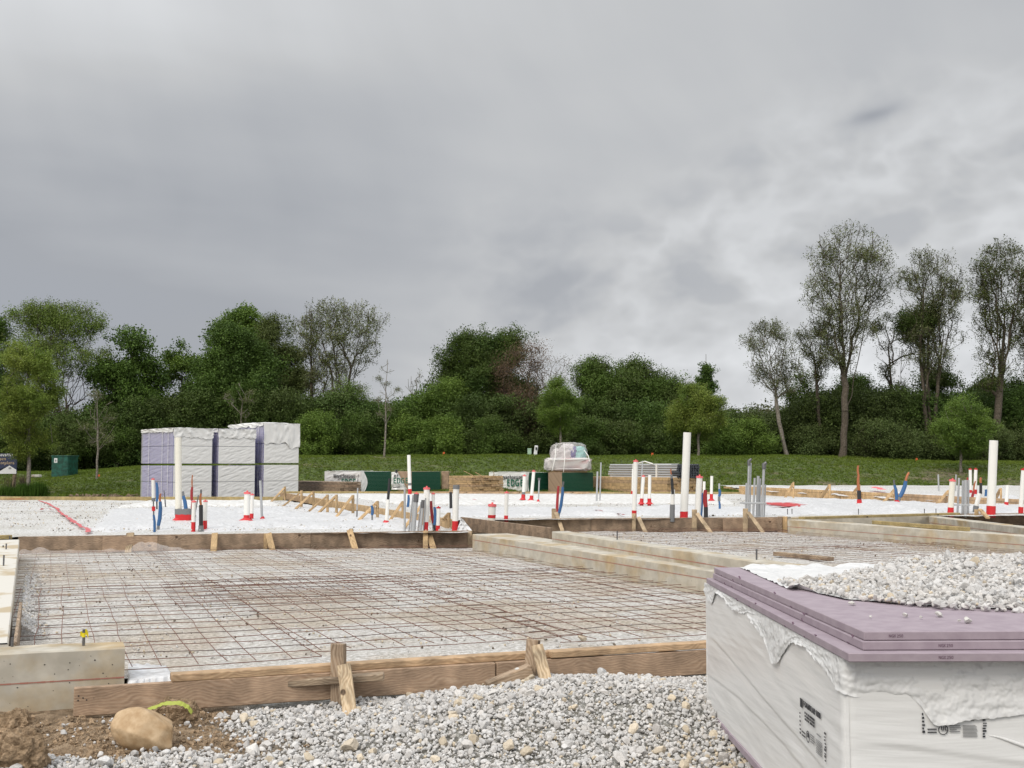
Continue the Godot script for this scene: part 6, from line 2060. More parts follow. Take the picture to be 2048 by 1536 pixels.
# o: shape, n attractors, per leaf clumps at each, leaf kind, size, colours, trunk radius, stems, gap noise
func tree(called: String, label: String, category: String, px: float, depth: float, top_py: float, bot_py: float, hw: float, o: Dictionary, group := "") -> Node3D:
	var r := RandomNumberGenerator.new()
	r.seed = int(px * 131 + depth * 17 + top_py)
	var base := D(px, 900, depth)
	base.y = bank_height(base.x, base.z) - 0.05
	var lean: float = o.get("lean", 0.0)
	var top := D(px + lean, top_py, depth)
	var cb := D(px + lean * 0.4, bot_py, depth)
	var H := top.y - base.y
	var c0 := cb.y - base.y
	var R := hw / ppm(base)
	var mid := Vector3(top.x - base.x, 0, 0)
	var shape: String = o.get("shape", "round")
	var gap: float = o.get("gap", 0.0)
	var seed_f := px * 0.37
	var att := []
	var envelope := func(t: float) -> float:
		match shape:
			"round": return sqrt(maxf(0.0, 1.0 - pow(2.0 * t - 1.0, 2.0)))
			"dome": return sqrt(maxf(0.0, 1.0 - pow(t, 2.2))) * (0.75 + 0.25 * smoothstep(0.0, 0.3, t))
			"vase": return (0.22 + 0.95 * pow(t, 0.75)) * sqrt(maxf(0.0, 1.0 - pow(maxf(0.0, t - 0.45) / 0.55, 2.4)))
			"umbrella": return smoothstep(0.0, 0.75, t) * sqrt(maxf(0.0, 1.0 - pow(maxf(0.0, t - 0.55) / 0.45, 2.6)))
			"cone": return pow(1.0 - t, 0.75) * (0.35 + 0.65 * smoothstep(0.0, 0.22, t))
		return pow(sin(PI * clampf(t * 0.9 + 0.08, 0, 1)), 0.7)
	var flat: float = o.get("flat", 0.9)
	# crowns are built of boughs: lumps of foliage with gaps between, spread over the envelope
	var boughs := []
	var nb: int = o.get("boughs", clampi(int(o.n) / 22, 7, 30))
	var tries := 0
	while boughs.size() < nb and tries < 4000:
		tries += 1
		var t := r.randf_range(0.03, 0.95)
		var env: float = envelope.call(t)
		if r.randf() > env + 0.1:
			continue
		var ang := r.randf() * TAU
		var rad := env * R * (0.30 + 0.62 * sqrt(r.randf()))
		var p := Vector3(cos(ang) * rad, lerpf(c0, H, t), sin(ang) * rad * flat) + mid * t
		var near := false
		for q in boughs:
			if q[0].distance_to(p) < R * 0.30:
				near = true
		if near and r.randf() < 0.85:
			continue
		boughs.append([p, R * r.randf_range(0.22, 0.40), t])
	var want: int = int(o.n) * (1.35 if o.get("leaf", "") == "airy" and hw > 40 else 1.0)
	tries = 0
	while att.size() < want and tries < want * 40:
		tries += 1
		if r.randf() < float(o.get("lump", 0.82)):
			var q: Array = boughs[r.randi() % boughs.size()]
			var dv: Vector3 = Vector3(r.randfn(), r.randfn(), r.randfn()).normalized() * pow(r.randf(), 0.4) * q[1]
			dv.y *= 0.62
			var p: Vector3 = q[0] + dv
			p.y = clampf(p.y, c0 * 0.9, H + 0.15)
			att.append(p)
			continue
		var t := r.randf()
		var env: float = envelope.call(t)
		if r.randf() > env * 1.1 + 0.08:
			continue
		var ang := r.randf() * TAU
		var rad := pow(r.randf(), 0.6) * env * R * 0.92
		att.append(Vector3(cos(ang) * rad, lerpf(c0, H, t), sin(ang) * rad * flat) + mid * t)
	# trunk(s)
	var pos := [Vector3.ZERO]
	var par := [-1]
	var stems: int = o.get("stems", 1)
	for s in stems:
		var last := 0
		var a := TAU * s / stems + r.randf()
		var spread := Vector3(cos(a), 0, sin(a)) * (0.0 if stems == 1 else R * 0.28)
		var reach: float = c0 + (H - c0) * o.get("leader", 0.55)
		var steps := 9
		for i in steps:
			var t := (i + 1.0) / steps
			pos.append(Vector3(0.02 * r.randfn() * H * 0.12 + 0.007 * H * sin(t * 4.0 + px), reach * t, 0.02 * r.randfn() * H * 0.12) * Vector3(1, 1, 1) + spread * pow(t, 0.8) + mid * (reach * t / H))
			par.append(last)
			last = pos.size() - 1
	# main limbs fan out and rise
	var limbs: int = o.get("limbs", 0)
	for k in limbs:
		var from := 1 + int(clampf(9.0 * r.randf_range(0.35, 0.98), 0, 8)) + 9 * (k % stems)
		var p0: Vector3 = pos[mini(from, pos.size() - 1)]
		var a := TAU * (k + 0.5 * r.randf()) / limbs
		var t1 := r.randf_range(0.68, 0.98)
		var er: float = envelope.call(t1) * R * r.randf_range(0.45, 0.95)
		var p1 := Vector3(cos(a) * er, lerpf(c0, H, t1), sin(a) * er * flat) + mid * t1
		var ctl := p0.lerp(p1, 0.45) + Vector3(cos(a), 0.0, sin(a)) * er * 0.12
		var last := from
		for i in 9:
			var t := (i + 1.0) / 9.0
			var q := p0.lerp(ctl, t).lerp(ctl.lerp(p1, t), t) + Vector3(r.randfn(), r.randfn(), r.randfn()) * 0.05
			pos.append(q)
			par.append(last)
			last = pos.size() - 1
	att.sort_custom(func(a, b): return a.y * 0.6 + Vector2(a.x, a.z).length() < b.y * 0.6 + Vector2(b.x, b.z).length())
	var tips := []
	var first := 1
	var way := [Vector3.UP]
	for i in range(1, pos.size()):
		way.append((pos[i] - pos[par[i]]).normalized())
	for p in att:
		var best := 0
		var bc := 1e9
		for i in range(first, pos.size()):
			var q: Vector3 = pos[i]
			if q.y < c0 * 0.72 - 0.3:
				continue
			var dx: float = p.x - q.x
			var dz: float = p.z - q.z
			var dy: float = p.y - q.y
			var h2 := dx * dx + dz * dz
			var cost := h2 + dy * dy
			if dy < 0.25 * sqrt(h2):
				cost *= 3.0
			if cost > bc * 2.2:
				continue
			var along: Vector3 = way[i]
			var turn := along.x * dx + along.y * dy + along.z * dz
			if turn < 0.75 * sqrt(h2 + dy * dy):      # limbs go on as they grew
				cost *= 2.2
			if cost < bc:
				bc = cost
				best = i
		var q: Vector3 = pos[best]
		var dist := sqrt(q.distance_squared_to(p))
		var n := clampi(int(dist / 0.55), 1, 3)
		var last := best
		for k in n:
			var t := (k + 1.0) / n
			var m := q.lerp(p, t)
			m.y += (-0.10 * dist * sin(t * PI)) if k < n - 1 else 0.0
			if k < n - 1:
				m += Vector3(r.randfn(), r.randfn(), r.randfn()) * dist * 0.035
			pos.append(m)
			way.append((m - pos[last]).normalized())
			par.append(last)
			last = pos.size() - 1
		tips.append(last)
	var count := PackedFloat32Array()
	count.resize(pos.size())
	for t in tips:
		count[t] += 1.0
	for i in range(pos.size() - 1, 0, -1):
		count[par[i]] += count[i]
	var tot := maxf(count[0], 1.0)
	var tr: float = o.get("trunk", 0.18) * 0.66
	var root := thing(called, label, category, base, group)
	var wood_mb := MB.new()
	var tw := MB.new()
	for i in range(1, pos.size()):
		var ra := maxf(0.013, tr * pow(count[par[i]] / tot, 0.56))
		var rb := maxf(0.010, tr * pow(maxf(count[i], 0.5) / tot, 0.56))
		if par[i] == 0 and stems == 1:
			ra = tr * 1.35
		if i <= stems * 9:
			seg(wood_mb, pos[par[i]], pos[i], ra, rb, 8)
		else:
			seg(tw, pos[par[i]], pos[i], minf(ra, rb * 1.7), rb, 4 if rb > 0.03 else 3)
	var bark: Material = M[o.get("bark", "bark")]
	var bole := put("trunk", wood_mb.mesh(), bark, root)
	put("branches", tw.mesh(), bark, bole).set_meta("kind", "stuff")
	var per: float = o.get("per", 3)
	if per > 0:
		var places := []
		var cols := []
		var ls: float = o.get("size", 0.45)
		var c1: Color = o.c1
		var bare_to: float = lerpf(c0, H, o.get("bare", -1.0))
		var c2: Color = o.c2
		for t in tips:
			var p: Vector3 = pos[t]
			var q: Vector3 = pos[par[t]]
			if p.y < bare_to + r.randf_range(-0.4, 0.4):
				continue
			var cnt := int(per) + (1 if r.randf() < per - int(per) else 0)
			for k in cnt:
				var f := r.randf_range(0.15, 1.03)
				var at := q.lerp(p, f) + Vector3(r.randfn(), r.randfn() * 0.8, r.randfn()) * ls * (0.22 if o.leaf == "airy" else 0.5)
				var sz := ls * r.randf_range(0.65, 1.25)
				places.append(Transform3D(rot(Vector3(r.randfn() * 0.3, 1, r.randfn() * 0.3), r.randf() * TAU).scaled(Vector3.ONE * sz), at))
				var cc := c1.lerp(c2, clampf(0.5 + 0.8 * fbm(at.x * 0.5 + seed_f, at.y * 0.5, at.z * 0.5) + r.randf_range(-0.3, 0.3), 0, 1))
				cols.append(cc)
		scatter("crown", clump(o.get("leaf", "full")), M.leaf, places, cols, root)
	return root

const GREEN_DEEP := Color(0.064, 0.112, 0.026)
const GREEN_MID := Color(0.104, 0.172, 0.034)
const GREEN_LIT := Color(0.165, 0.245, 0.045)
const GREEN_YEL := Color(0.225, 0.275, 0.055)
const OLIVE := Color(0.119, 0.149, 0.044)
const OLIVE_D := Color(0.076, 0.099, 0.030)
const BROWN_R := Color(0.135, 0.09, 0.062)
const PALE := Color(0.205, 0.235, 0.121)

func build_trees() -> void:
	# --- young planted trees on the bank
	tree("young_maple", "bright yellow-green young maple by the sign at the left", "young tree", 57, 41.5, 672, 905, 62, {"shape": "oval", "n": 420, "per": 5, "leaf": "full", "size": 0.27, "c1": GREEN_LIT, "c2": GREEN_YEL, "trunk": 0.10, "leader": 0.9, "bark": "bark_pale", "gap": 0.04})
	tree("bare_sapling", "sparse young tree with orange tag right of the green cabinet", "young tree", 195, 47.5, 772, 888, 46, {"shape": "oval", "n": 130, "per": 1.2, "leaf": "airy", "size": 0.24, "c1": OLIVE, "c2": PALE, "trunk": 0.06, "leader": 0.92, "bark": "bark_pale"})
	tree("bare_sapling", "sparse upright sapling showing just above the middle foam stack", "young tree", 482, 50, 764, 870, 34, {"shape": "vase", "n": 130, "per": 1.0, "leaf": "airy", "size": 0.22, "c1": OLIVE, "c2": PALE, "trunk": 0.06, "leader": 0.5, "bark": "bark_pale"})
	tree("bare_sapling", "tall thin nearly bare sapling right of the foam stacks", "young tree", 768, 52, 712, 845, 27, {"shape": "oval", "n": 150, "per": 0.9, "leaf": "airy", "size": 0.22, "c1": OLIVE, "c2": PALE, "trunk": 0.06, "leader": 0.95, "lean": 8.0, "bark": "bark_pale"})
	tree("young_maple", "bright green young maple rising behind the shrink-wrapped pallet", "young tree", 1121, 53.5, 752, 862, 38, {"shape": "oval", "n": 260, "per": 4, "leaf": "full", "size": 0.30, "c1": GREEN_MID, "c2": GREEN_LIT, "trunk": 0.075, "leader": 0.85, "bark": "bark_pale", "gap": 0.05})
	tree("young_tree", "yellow-green young tree with a slender spire, behind the tallest thick pipe", "young tree", 1396, 53, 772, 868, 56, {"shape": "dome", "n": 330, "per": 4, "leaf": "full", "size": 0.33, "c1": GREEN_MID, "c2": GREEN_YEL, "trunk": 0.08, "leader": 0.8, "bark": "bark_pale", "gap": 0.05})
	tree("spire_tree", "slender leafy spire rising above the yellow-green young tree", "tree", 1414, 58, 703, 830, 26, {"shape": "cone", "n": 110, "per": 3, "leaf": "cluster", "size": 0.28, "c1": GREEN_DEEP, "c2": GREEN_MID, "trunk": 0.08, "leader": 0.96})
	tree("young_maple", "round bright green young tree left of the tall thick right-hand pipe", "young tree", 1921, 48.5, 789, 898, 60, {"shape": "dome", "n": 300, "per": 4, "leaf": "full", "size": 0.30, "c1": GREEN_MID, "c2": GREEN_LIT, "trunk": 0.08, "leader": 0.85, "bark": "bark_pale", "gap": 0.06})
	# --- the belt behind, left to right
	tree("wide_tree", "broad umbrella-crowned tree with dark bare limbs at the left", "tree", 112, 60, 604, 830, 118, {"shape": "round", "limbs": 9, "bare": 0.42, "n": 900, "per": 3, "leaf": "loose", "size": 0.44, "c1": OLIVE, "c2": GREEN_LIT, "trunk": 0.2, "leader": 0.25, "stems": 3, "flat": 0.7})
	tree("belt_tree", "dark leafy tree at the left edge behind the young maple", "tree", -20, 63, 640, 850, 70, {"shape": "dome", "n": 380, "per": 4, "leaf": "full", "size": 0.55, "c1": GREEN_DEEP, "c2": GREEN_MID, "trunk": 0.2})
	tree("belt_tree", "dense dark green tree with upright top shoots, right of the umbrella-crowned one", "tree", 262, 60, 655, 890, 78, {"shape": "dome", "n": 560, "per": 5, "leaf": "cluster", "size": 0.50, "c1": GREEN_DEEP, "c2": GREEN_MID, "trunk": 0.2, "flat": 0.7, "gap": 0.04})
	tree("belt_tree", "thin-crowned green tree with sky showing through, between two dense dark ones", "tree", 362, 63, 680, 860, 44, {"shape": "oval", "n": 260, "per": 2.4, "leaf": "cluster", "size": 0.42, "c1": GREEN_DEEP, "c2": GREEN_LIT, "trunk": 0.14, "gap": 0.14})
	tree("belt_tree", "large rounded dense green tree above the middle foam stack", "tree", 478, 60, 662, 880, 92, {"shape": "dome", "n": 720, "per": 5, "leaf": "full", "size": 0.58, "c1": GREEN_DEEP, "c2": GREEN_MID, "trunk": 0.22, "flat": 0.7})
	tree("belt_tree", "tall light green tree top rising behind the large rounded one", "tree", 468, 68, 618, 760, 72, {"shape": "dome", "n": 380, "per": 3.5, "leaf": "cluster", "size": 0.5, "c1": GREEN_MID, "c2": GREEN_LIT, "trunk": 0.2, "gap": 0.12})
	tree("belt_tree", "brownish olive tree behind the large rounded green one", "tree", 552, 66, 626, 830, 62, {"shape": "dome", "n": 420, "per": 4, "leaf": "full", "size": 0.5, "c1": OLIVE_D, "c2": OLIVE, "trunk": 0.18})
	tree("airy_tree", "slim pale-topped tree left of the fan-shaped one, above the right foam stack", "tree", 624, 62, 603, 800, 36, {"shape": "vase", "n": 300, "per": 1.35, "limbs": 10, "lump": 0.55, "leaf": "airy", "size": 0.42, "c1": OLIVE, "c2": PALE, "trunk": 0.14, "leader": 0.9})
	tree("airy_tree", "fan-shaped airy tree with fine olive leaves, right of the slim pale-topped one", "tree", 672, 61, 599, 800, 92, {"shape": "vase", "n": 620, "per": 1.35, "limbs": 10, "lump": 0.55, "leaf": "airy", "size": 0.46, "c1": OLIVE, "c2": PALE, "trunk": 0.22, "leader": 0.3, "stems": 3, "lean": 18.0})
	tree("belt_tree", "pale grey-green small tree low in front of the fan-shaped airy one", "tree", 690, 59, 752, 880, 55, {"shape": "dome", "n": 300, "per": 3, "leaf": "loose", "size": 0.45, "c1": GREEN_MID, "c2": PALE, "trunk": 0.12})
	tree("bare_tree", "leafless grey small tree in the gap right of the fan-shaped one", "tree", 822, 62, 738, 840, 34, {"shape": "vase", "n": 150, "per": 0.3, "leaf": "airy", "size": 0.3, "c1": OLIVE, "c2": PALE, "trunk": 0.09, "leader": 0.7, "bark": "bark_pale"})
	tree("belt_tree", "dense olive-green tree left of the red-brown one, in the middle of the picture", "tree", 944, 61, 672, 860, 88, {"shape": "dome", "n": 700, "per": 4, "leaf": "full", "size": 0.5, "c1": GREEN_DEEP, "c2": Color(0.095, 0.135, 0.03), "trunk": 0.22, "gap": 0.09, "flat": 0.7})
	tree("belt_tree", "taller right half of the olive-green crown, beside the red-brown tree", "tree", 1010, 62, 667, 830, 46, {"shape": "dome", "n": 340, "per": 4, "leaf": "full", "size": 0.48, "c1": GREEN_DEEP, "c2": Color(0.095, 0.135, 0.03), "trunk": 0.16, "gap": 0.09})
	tree("red_tree", "red-brown budding tree in the middle of the belt", "tree", 1042, 59.5, 690, 870, 62, {"shape": "vase", "n": 520, "per": 3.4, "leaf": "bud", "size": 0.5, "c1": BROWN_R, "c2": Color(0.18, 0.12, 0.08), "trunk": 0.14, "stems": 3, "leader": 0.5})
	tree("bare_tree", "grey leafless twiggy tree right of the red-brown one", "tree", 1105, 62, 711, 850, 58, {"shape": "vase", "n": 420, "per": 0.5, "leaf": "bud", "size": 0.4, "c1": BROWN_R, "c2": OLIVE, "trunk": 0.12, "stems": 3, "leader": 0.5, "bark": "bark_pale"})
	tree("belt_tree", "low bright green tree left of the olive-green crown", "tree", 893, 59, 768, 880, 46, {"shape": "dome", "n": 300, "per": 4, "leaf": "full", "size": 0.45, "c1": GREEN_MID, "c2": GREEN_LIT, "trunk": 0.1})
	tree("belt_tree", "dark olive tree with crooked trunks, right of the bright young maple", "tree", 1212, 60, 726, 850, 64, {"shape": "umbrella", "n": 520, "per": 4, "leaf": "loose", "size": 0.5, "c1": OLIVE_D, "c2": GREEN_MID, "trunk": 0.2, "stems": 2, "leader": 0.3, "gap": 0.06})
	tree("belt_tree", "dark olive crown just right of the crooked-trunked one", "tree", 1272, 61, 723, 840, 50, {"shape": "dome", "n": 360, "per": 4, "leaf": "loose", "size": 0.5, "c1": OLIVE_D, "c2": GREEN_MID, "trunk": 0.17, "leader": 0.4, "gap": 0.08})
	tree("belt_tree", "narrow dark tree left of the yellow-green young tree", "tree", 1333, 61, 746, 860, 34, {"shape": "oval", "n": 240, "per": 3.5, "leaf": "loose", "size": 0.46, "c1": OLIVE_D, "c2": GREEN_MID, "trunk": 0.12, "gap": 0.08})
	tree("belt_tree", "brownish low tree between the narrow dark one and the spire", "tree", 1372, 62, 772, 870, 34, {"shape": "dome", "n": 200, "per": 3.5, "leaf": "bud", "size": 0.5, "c1": BROWN_R, "c2": OLIVE, "trunk": 0.1})
	# --- right group, airy tall trees
	tree("airy_tree", "leaning airy tree left of the tallest one, crown out over the gap", "tree", 1574, 57, 640, 790, 62, {"shape": "round", "n": 360, "per": 1.35, "limbs": 10, "lump": 0.55, "leaf": "airy", "size": 0.40, "c1": OLIVE_D, "c2": PALE, "trunk": 0.15, "leader": 0.2, "lean": -52.0, "gap": 0.12, "bark": "bark_pale"})
	tree("tallest_tree", "tallest airy tree with a straight bare trunk, in the right group", "tree", 1684, 56, 446, 740, 106, {"shape": "vase", "n": 980, "per": 1.35, "limbs": 10, "lump": 0.55, "leaf": "airy", "size": 0.42, "c1": OLIVE_D, "c2": PALE, "trunk": 0.24, "leader": 0.12, "lean": 14.0, "flat": 0.8, "gap": 0.05})
	tree("airy_tree", "side branch crown low left of the tallest tree's trunk", "tree", 1640, 58, 640, 760, 60, {"shape": "umbrella", "n": 260, "per": 1.35, "limbs": 10, "lump": 0.55, "leaf": "airy", "size": 0.38, "c1": OLIVE_D, "c2": OLIVE, "trunk": 0.12, "leader": 0.3, "lean": -12.0, "gap": 0.1})
	tree("airy_tree", "airy multi-stemmed tree between the tallest one and the right-edge one", "tree", 1862, 58, 500, 760, 84, {"shape": "vase", "n": 760, "per": 1.35, "limbs": 10, "lump": 0.55, "leaf": "airy", "size": 0.42, "c1": OLIVE_D, "c2": PALE, "trunk": 0.24, "leader": 0.35, "stems": 3, "gap": 0.06})
	tree("belt_tree", "compact dark green crown low in the airy multi-stemmed tree", "tree", 1848, 59, 592, 700, 44, {"shape": "round", "n": 240, "per": 3, "leaf": "loose", "size": 0.42, "c1": OLIVE_D, "c2": GREEN_MID, "trunk": 0.13, "leader": 0.5})
	tree("airy_tree", "smaller airy tree left of the multi-stemmed one", "tree", 1790, 60, 618, 780, 52, {"shape": "vase", "n": 320, "per": 0.75, "leaf": "airy", "size": 0.4, "c1": OLIVE_D, "c2": OLIVE, "trunk": 0.13, "leader": 0.5, "stems": 2, "gap": 0.08})
	tree("airy_tree", "tall airy tree with dark limbs at the right edge", "tree", 1990, 57, 478, 780, 78, {"shape": "vase", "n": 760, "per": 1.35, "limbs": 10, "lump": 0.55, "leaf": "airy", "size": 0.44, "c1": OLIVE_D, "c2": OLIVE, "trunk": 0.26, "leader": 0.5, "lean": 24.0, "gap": 0.04})
	tree("airy_tree", "airy tree cut by the picture's right edge", "tree", 2075, 59, 520, 800, 72, {"shape": "vase", "n": 520, "per": 1.35, "limbs": 10, "lump": 0.55, "leaf": "airy", "size": 0.46, "c1": OLIVE_D, "c2": OLIVE, "trunk": 0.22, "leader": 0.4, "gap": 0.03})
	var low := [[1612, 745, 40, "dark low tree left of the tallest tree's trunk"], [1716, 742, 46, "dark low tree behind the tallest tree's trunk"], [1795, 755, 52, "dark low tree right of the tallest tree's trunk"], [1880, 745, 60, "dark low tree behind the round bright young tree"], [1968, 760, 48, "dark low tree right of the round bright young tree"], [2045, 745, 50, "dark low tree at the right edge below the airy crowns"]]
	for q in low:
		tree("low_tree", q[3], "tree", q[0], 60.5, q[1], 890, q[2], {"shape": "dome", "n": 330, "per": 3.5, "leaf": "loose", "size": 0.5, "c1": OLIVE_D, "c2": GREEN_MID, "trunk": 0.12, "stems": 2, "gap": 0.05})
	# --- shrubs along the front of the belt
	var sh := [[30, 850, 40, "dark shrub at the left edge behind the sign"], [150, 842, 44, "dark shrub behind the green cabinet"], [235, 838, 46, "dark shrub right of the sparse tagged sapling"], [640, 830, 44, "green shrub at the right of the foam stacks"], [720, 838, 40, "green shrub left of the thin bare sapling"], [815, 835, 44, "light green shrub right of the thin bare sapling"], [880, 842, 40, "mid green shrub below the low bright tree"], [975, 838, 46, "olive shrub below the olive-green crown"], [1010, 858, 34, "small dark shrub left of the pedestals"], [1170, 846, 42, "dark shrub behind the shrink-wrapped pallet"], [1240, 850, 44, "shrub below the crooked-trunked tree"], [1300, 856, 38, "low shrub with pale leaves left of the tallest pipe"], [1440, 840, 44, "leafy shrub right of the tallest pipe"], [1510, 846, 46, "shrub in the gap before the far low bushes"], [1620, 858, 40, "shrub left of the tallest trunk's foot"], [1740, 836, 52, "broad shrub with pale blossom right of the tallest trunk"], [1815, 850, 46, "dense shrub with pale blossom before the airy multi-stemmed tree"], [1862, 872, 36, "low leafy shrub left of the round young tree"], [1975, 846, 50, "dense big-leaved shrub behind the tall thick right-hand pipe"], [2040, 850, 46, "dense big-leaved shrub at the right edge"]]
	for i in sh.size():
		var q: Array = sh[i]
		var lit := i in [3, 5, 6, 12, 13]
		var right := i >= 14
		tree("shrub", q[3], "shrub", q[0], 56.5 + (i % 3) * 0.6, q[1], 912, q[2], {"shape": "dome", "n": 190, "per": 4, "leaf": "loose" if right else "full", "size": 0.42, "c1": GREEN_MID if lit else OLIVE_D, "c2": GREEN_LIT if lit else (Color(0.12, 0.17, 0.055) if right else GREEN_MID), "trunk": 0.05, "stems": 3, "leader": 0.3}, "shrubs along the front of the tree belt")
	# --- the undergrowth that fills the belt: one mass nobody could count
	var prof := [[-200, 800], [0, 836], [150, 840], [250, 808], [450, 790], [560, 790], [640, 800], [700, 800], [760, 812], [850, 800], [900, 805], [1000, 800], [1120, 806], [1200, 812], [1300, 812], [1380, 830], [1450, 838], [1560, 836], [1600, 800], [1700, 778], [1800, 786], [1900, 796], [2048, 776], [2250, 790]]
	var places := []
	var cols := []
	for i in 23000:
		var px := rng.randf_range(-160, 2210)
		var depth := rng.randf_range(57.5, 65.0)
		var t := pow(rng.randf(), 0.85)
		var topy := table(prof, px) + 16.0 * fbm(px * 0.02, depth * 0.4)
		var p := D(px, 900, depth)
		var g := bank_height(p.x, p.z)
		var hgt := D(px, topy, 60.0).y - g
		p.y = g + t * hgt
		var ls := rng.randf_range(0.35, 0.7)
		places.append(Transform3D(rot(Vector3(rng.randfn() * 0.3, 1, rng.randfn() * 0.3), rng.randf() * TAU).scaled(Vector3.ONE * ls), p))
		var k := fbm(p.x * 0.16, p.z * 0.1 + p.y * 0.15, 20.0)
		var c := GREEN_DEEP.lerp(GREEN_MID, clampf(0.5 + 1.3 * k, 0, 1)).lerp(OLIVE_D, clampf(0.4 - 1.2 * fbm(p.x * 0.1, 33.0, p.y * 0.2), 0, 0.8))
		cols.append(c * rng.randf_range(0.75, 1.3))
	scatter("undergrowth", clump("full"), M.leaf, places, cols)
	places = []
	cols = []
	for i in 9000:    # the low far bushes seen through the gaps
		var px := rng.randf_range(-300, 2350)
		var depth := rng.randf_range(76.0, 96.0)
		var p := D(px, 900, depth)
		var g := bank_height(p.x, p.z)
		var hgt := D(px, 826.0 + 14.0 * fbm(px * 0.03, depth * 0.2), 85.0).y - g
		p.y = g + pow(rng.randf(), 0.8) * hgt
		places.append(Transform3D(rot(Vector3(0.1, 1, 0.1), rng.randf() * TAU).scaled(Vector3.ONE * rng.randf_range(0.6, 1.1)), p))
		cols.append(Color(0.09, 0.13, 0.045).lerp(Color(0.11, 0.11, 0.06), rng.randf()) * rng.randf_range(0.8, 1.2))
	scatter("far_bushes", clump("full"), M.leaf, places, cols)
	# pale blossom sprays on the right-hand shrubs
	places = []
	cols = []
	for i in 520:
		var q: Array = sh[[15, 16, 18, 11][i % 4]]
		var p := D(q[0] + rng.randf_range(-1, 1) * q[2], rng.randf_range(q[1] + 6, 905), 56.0 + rng.randf())
		places.append(Transform3D(Basis().scaled(Vector3(1.2, 0.35, 1.2) * rng.randf_range(0.10, 0.22)), p))
		cols.append(Color(0.22, 0.26, 0.15))
	scatter("blossom", clump("flower"), M.leaf, places, cols)
	# --- grass on the bank
	places = []
	cols = []
	for i in 90000:
		var depth := rng.randf_range(40.6, 57.0)
		var px := rng.randf_range(-160, 2210)
		var p := D(px, 900, depth)
		var b := bare(p.x, p.z)
		if rng.randf() < b * 1.35:
			continue
		p.y = bank_height(p.x, p.z) - 0.01
		var k := rng.randf_range(0.045, 0.10) * (1.5 if depth > 54.5 and px > 1540 else 1.0)
		places.append(Transform3D(rot(Vector3.UP, rng.randf() * TAU).scaled(Vector3(k * 1.3, k, k * 1.3)), p))
		var g := clampf(0.5 + 0.9 * fbm(p.x * 0.35, p.z * 0.5, 13.0) + rng.randf_range(-0.25, 0.25), 0, 1)
		cols.append(Color(0.10, 0.15, 0.025).lerp(Color(0.14, 0.18, 0.036), g))
	scatter("grass", clump("tuft"), M.blade, places, cols)
	# --- planting bed at the left
	var beds := [[12, 992, 968, 26, "tufted green ornamental grass at the left edge of the planting bed"], [48, 992, 962, 20, "tufted green ornamental grass left of the young maple's trunk"], [76, 992, 960, 16, "tufted green ornamental grass right of the young maple's trunk"]]
	for q in beds:
		var c := D(q[0], q[1], 40.9)
		c.y = bank_height(c.x, c.z)
		var o := thing("ornamental_grass", q[4], "plant", c, "ornamental grasses in the planting bed")
		var h := D(q[0], q[2], 40.9).y - c.y
		var pl := []
		var cl := []
		for i in 420:
			var off = Vector3(rng.randfn() * 0.5, 0, rng.randfn() * 0.5) * q[3] / ppm(c)
			var k := h * rng.randf_range(0.5, 0.95) * exp(-off.length_squared() * 2.0)
			pl.append(Transform3D(rot(Vector3.UP, rng.randf() * TAU).scaled(Vector3(k * 0.4, k, k * 0.4)), off))
			cl.append(Color(0.035, 0.075, 0.013).lerp(Color(0.06, 0.11, 0.02), rng.randf()))
		scatter("blades", clump("tuft"), M.blade, pl, cl, o)
	for q in [[22, 975, 950, 26, "dusty pink seed-headed shrub before the sign post"], [44, 968, 951, 12, "small dusty pink shrub left of the young maple's trunk"]]:
		var c := D(q[0], q[1], 42.0)
		c.y = bank_height(c.x, c.z)
		var o := thing("seed_head_shrub", q[4], "shrub", c)
		var mb := MB.new()
		var pl := []
		var cl := []
		for i in 60:
			var tip := Vector3(rng.randfn() * 0.42 * q[3] / ppm(c), (D(q[0], q[2], 42.0).y - c.y) * rng.randf_range(0.6, 1.05), rng.randfn() * 0.2)
			seg(mb, Vector3(tip.x * 0.3, 0, tip.z * 0.3), tip, 0.008, 0.004, 3)
			for j in 3:
				pl.append(Transform3D(Basis().scaled(Vector3.ONE * rng.randf_range(0.06, 0.11)), tip + Vector3(rng.randfn(), rng.randfn() - 0.8, rng.randfn()) * 0.05))
				cl.append(Color(0.30, 0.17, 0.13).lerp(Color(0.36, 0.24, 0.18), rng.randf()))
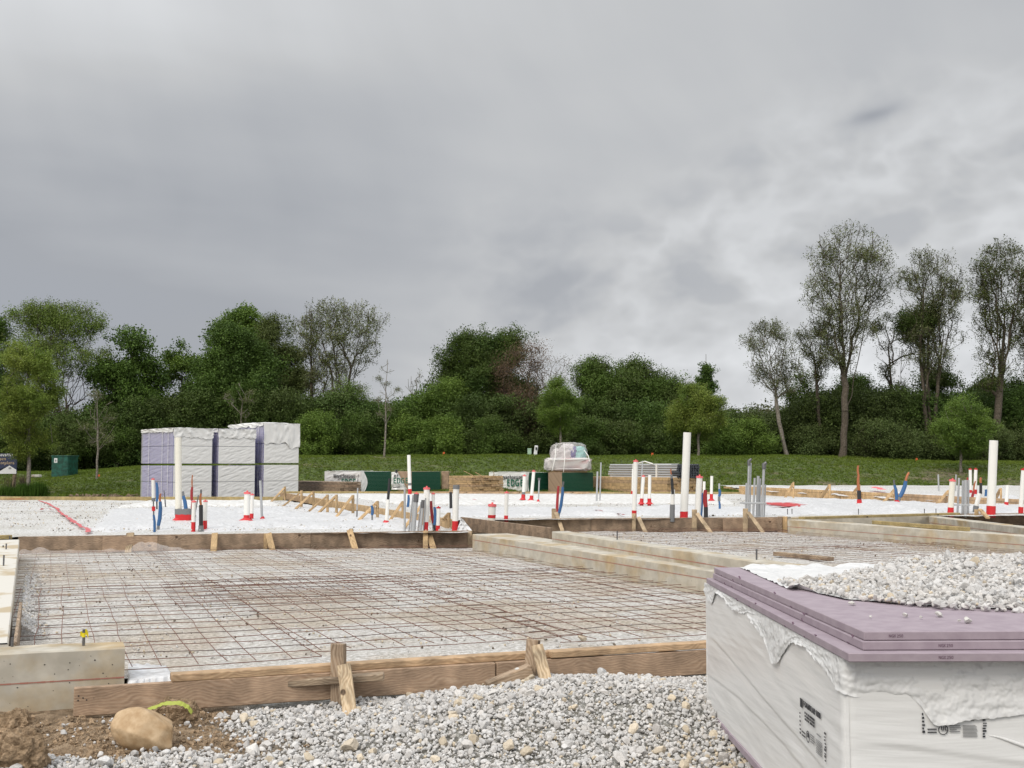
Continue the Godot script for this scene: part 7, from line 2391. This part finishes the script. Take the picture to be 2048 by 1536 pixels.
		put("stems", mb.mesh(), M.bark, o)
		scatter("seed_heads", clump("flower"), M.leaf, pl, cl, o)

func _ready() -> void:
	rng.seed = 20240
	nz.seed = 7
	nz.frequency = 1.0
	nz.noise_type = FastNoiseLite.TYPE_SIMPLEX_SMOOTH
	nz.fractal_octaves = 3
	sm.seed = 19
	sm.frequency = 1.0
	sm.noise_type = FastNoiseLite.TYPE_SIMPLEX_SMOOTH
	sm.fractal_octaves = 1
	sz.seed = 31
	sz.frequency = 1.0
	sz.noise_type = FastNoiseLite.TYPE_SIMPLEX_SMOOTH
	sz.fractal_octaves = 5
	sz.fractal_gain = 0.48
	# camera
	cam_basis = Basis(Vector3.RIGHT, atan(PITCH_PIX / FOCAL))
	var cam := Camera3D.new()
	cam.name = "camera"
	add_child(cam)
	cam.transform = Transform3D(cam_basis, Vector3(0, EYE, 0))
	cam.fov = rad_to_deg(2.0 * atan(768.0 / FOCAL))
	cam.near = 0.1
	cam.far = 1500.0
	cam.current = true
	# sky and exposure
	var env := Environment.new()
	env.background_mode = Environment.BG_SKY
	var sky := Sky.new()
	var pano := PanoramaSkyMaterial.new()
	pano.panorama = make_sky()
	sky.sky_material = pano
	env.sky = sky
	env.tonemap_mode = Environment.TONE_MAPPER_LINEAR
	env.tonemap_exposure = 1.0
	env.sdfgi_enabled = true
	env.ssao_enabled = true
	env.ssil_enabled = true
	var we := WorldEnvironment.new()
	we.name = "world"
	we.environment = env
	add_child(we)
	# the sun behind the cloud layer: high, behind the camera to the left
	var sun := DirectionalLight3D.new()
	sun.name = "sun"
	sun.light_energy = 0.5
	sun.light_color = Color(1.0, 0.96, 0.9)
	sun.light_angular_distance = 24.0
	sun.shadow_enabled = true
	sun.rotation_degrees = Vector3(-42, -30, 0)
	add_child(sun)
	# large structure, then objects, then small things
	make_materials()
	build_ground()
	build_floors()
	build_walls()
	build_formwork()
	build_trees()
	build_far_goods()
	build_near_bundle()
	build_sheets()
	build_wire()
	build_stubs()
	build_stones()
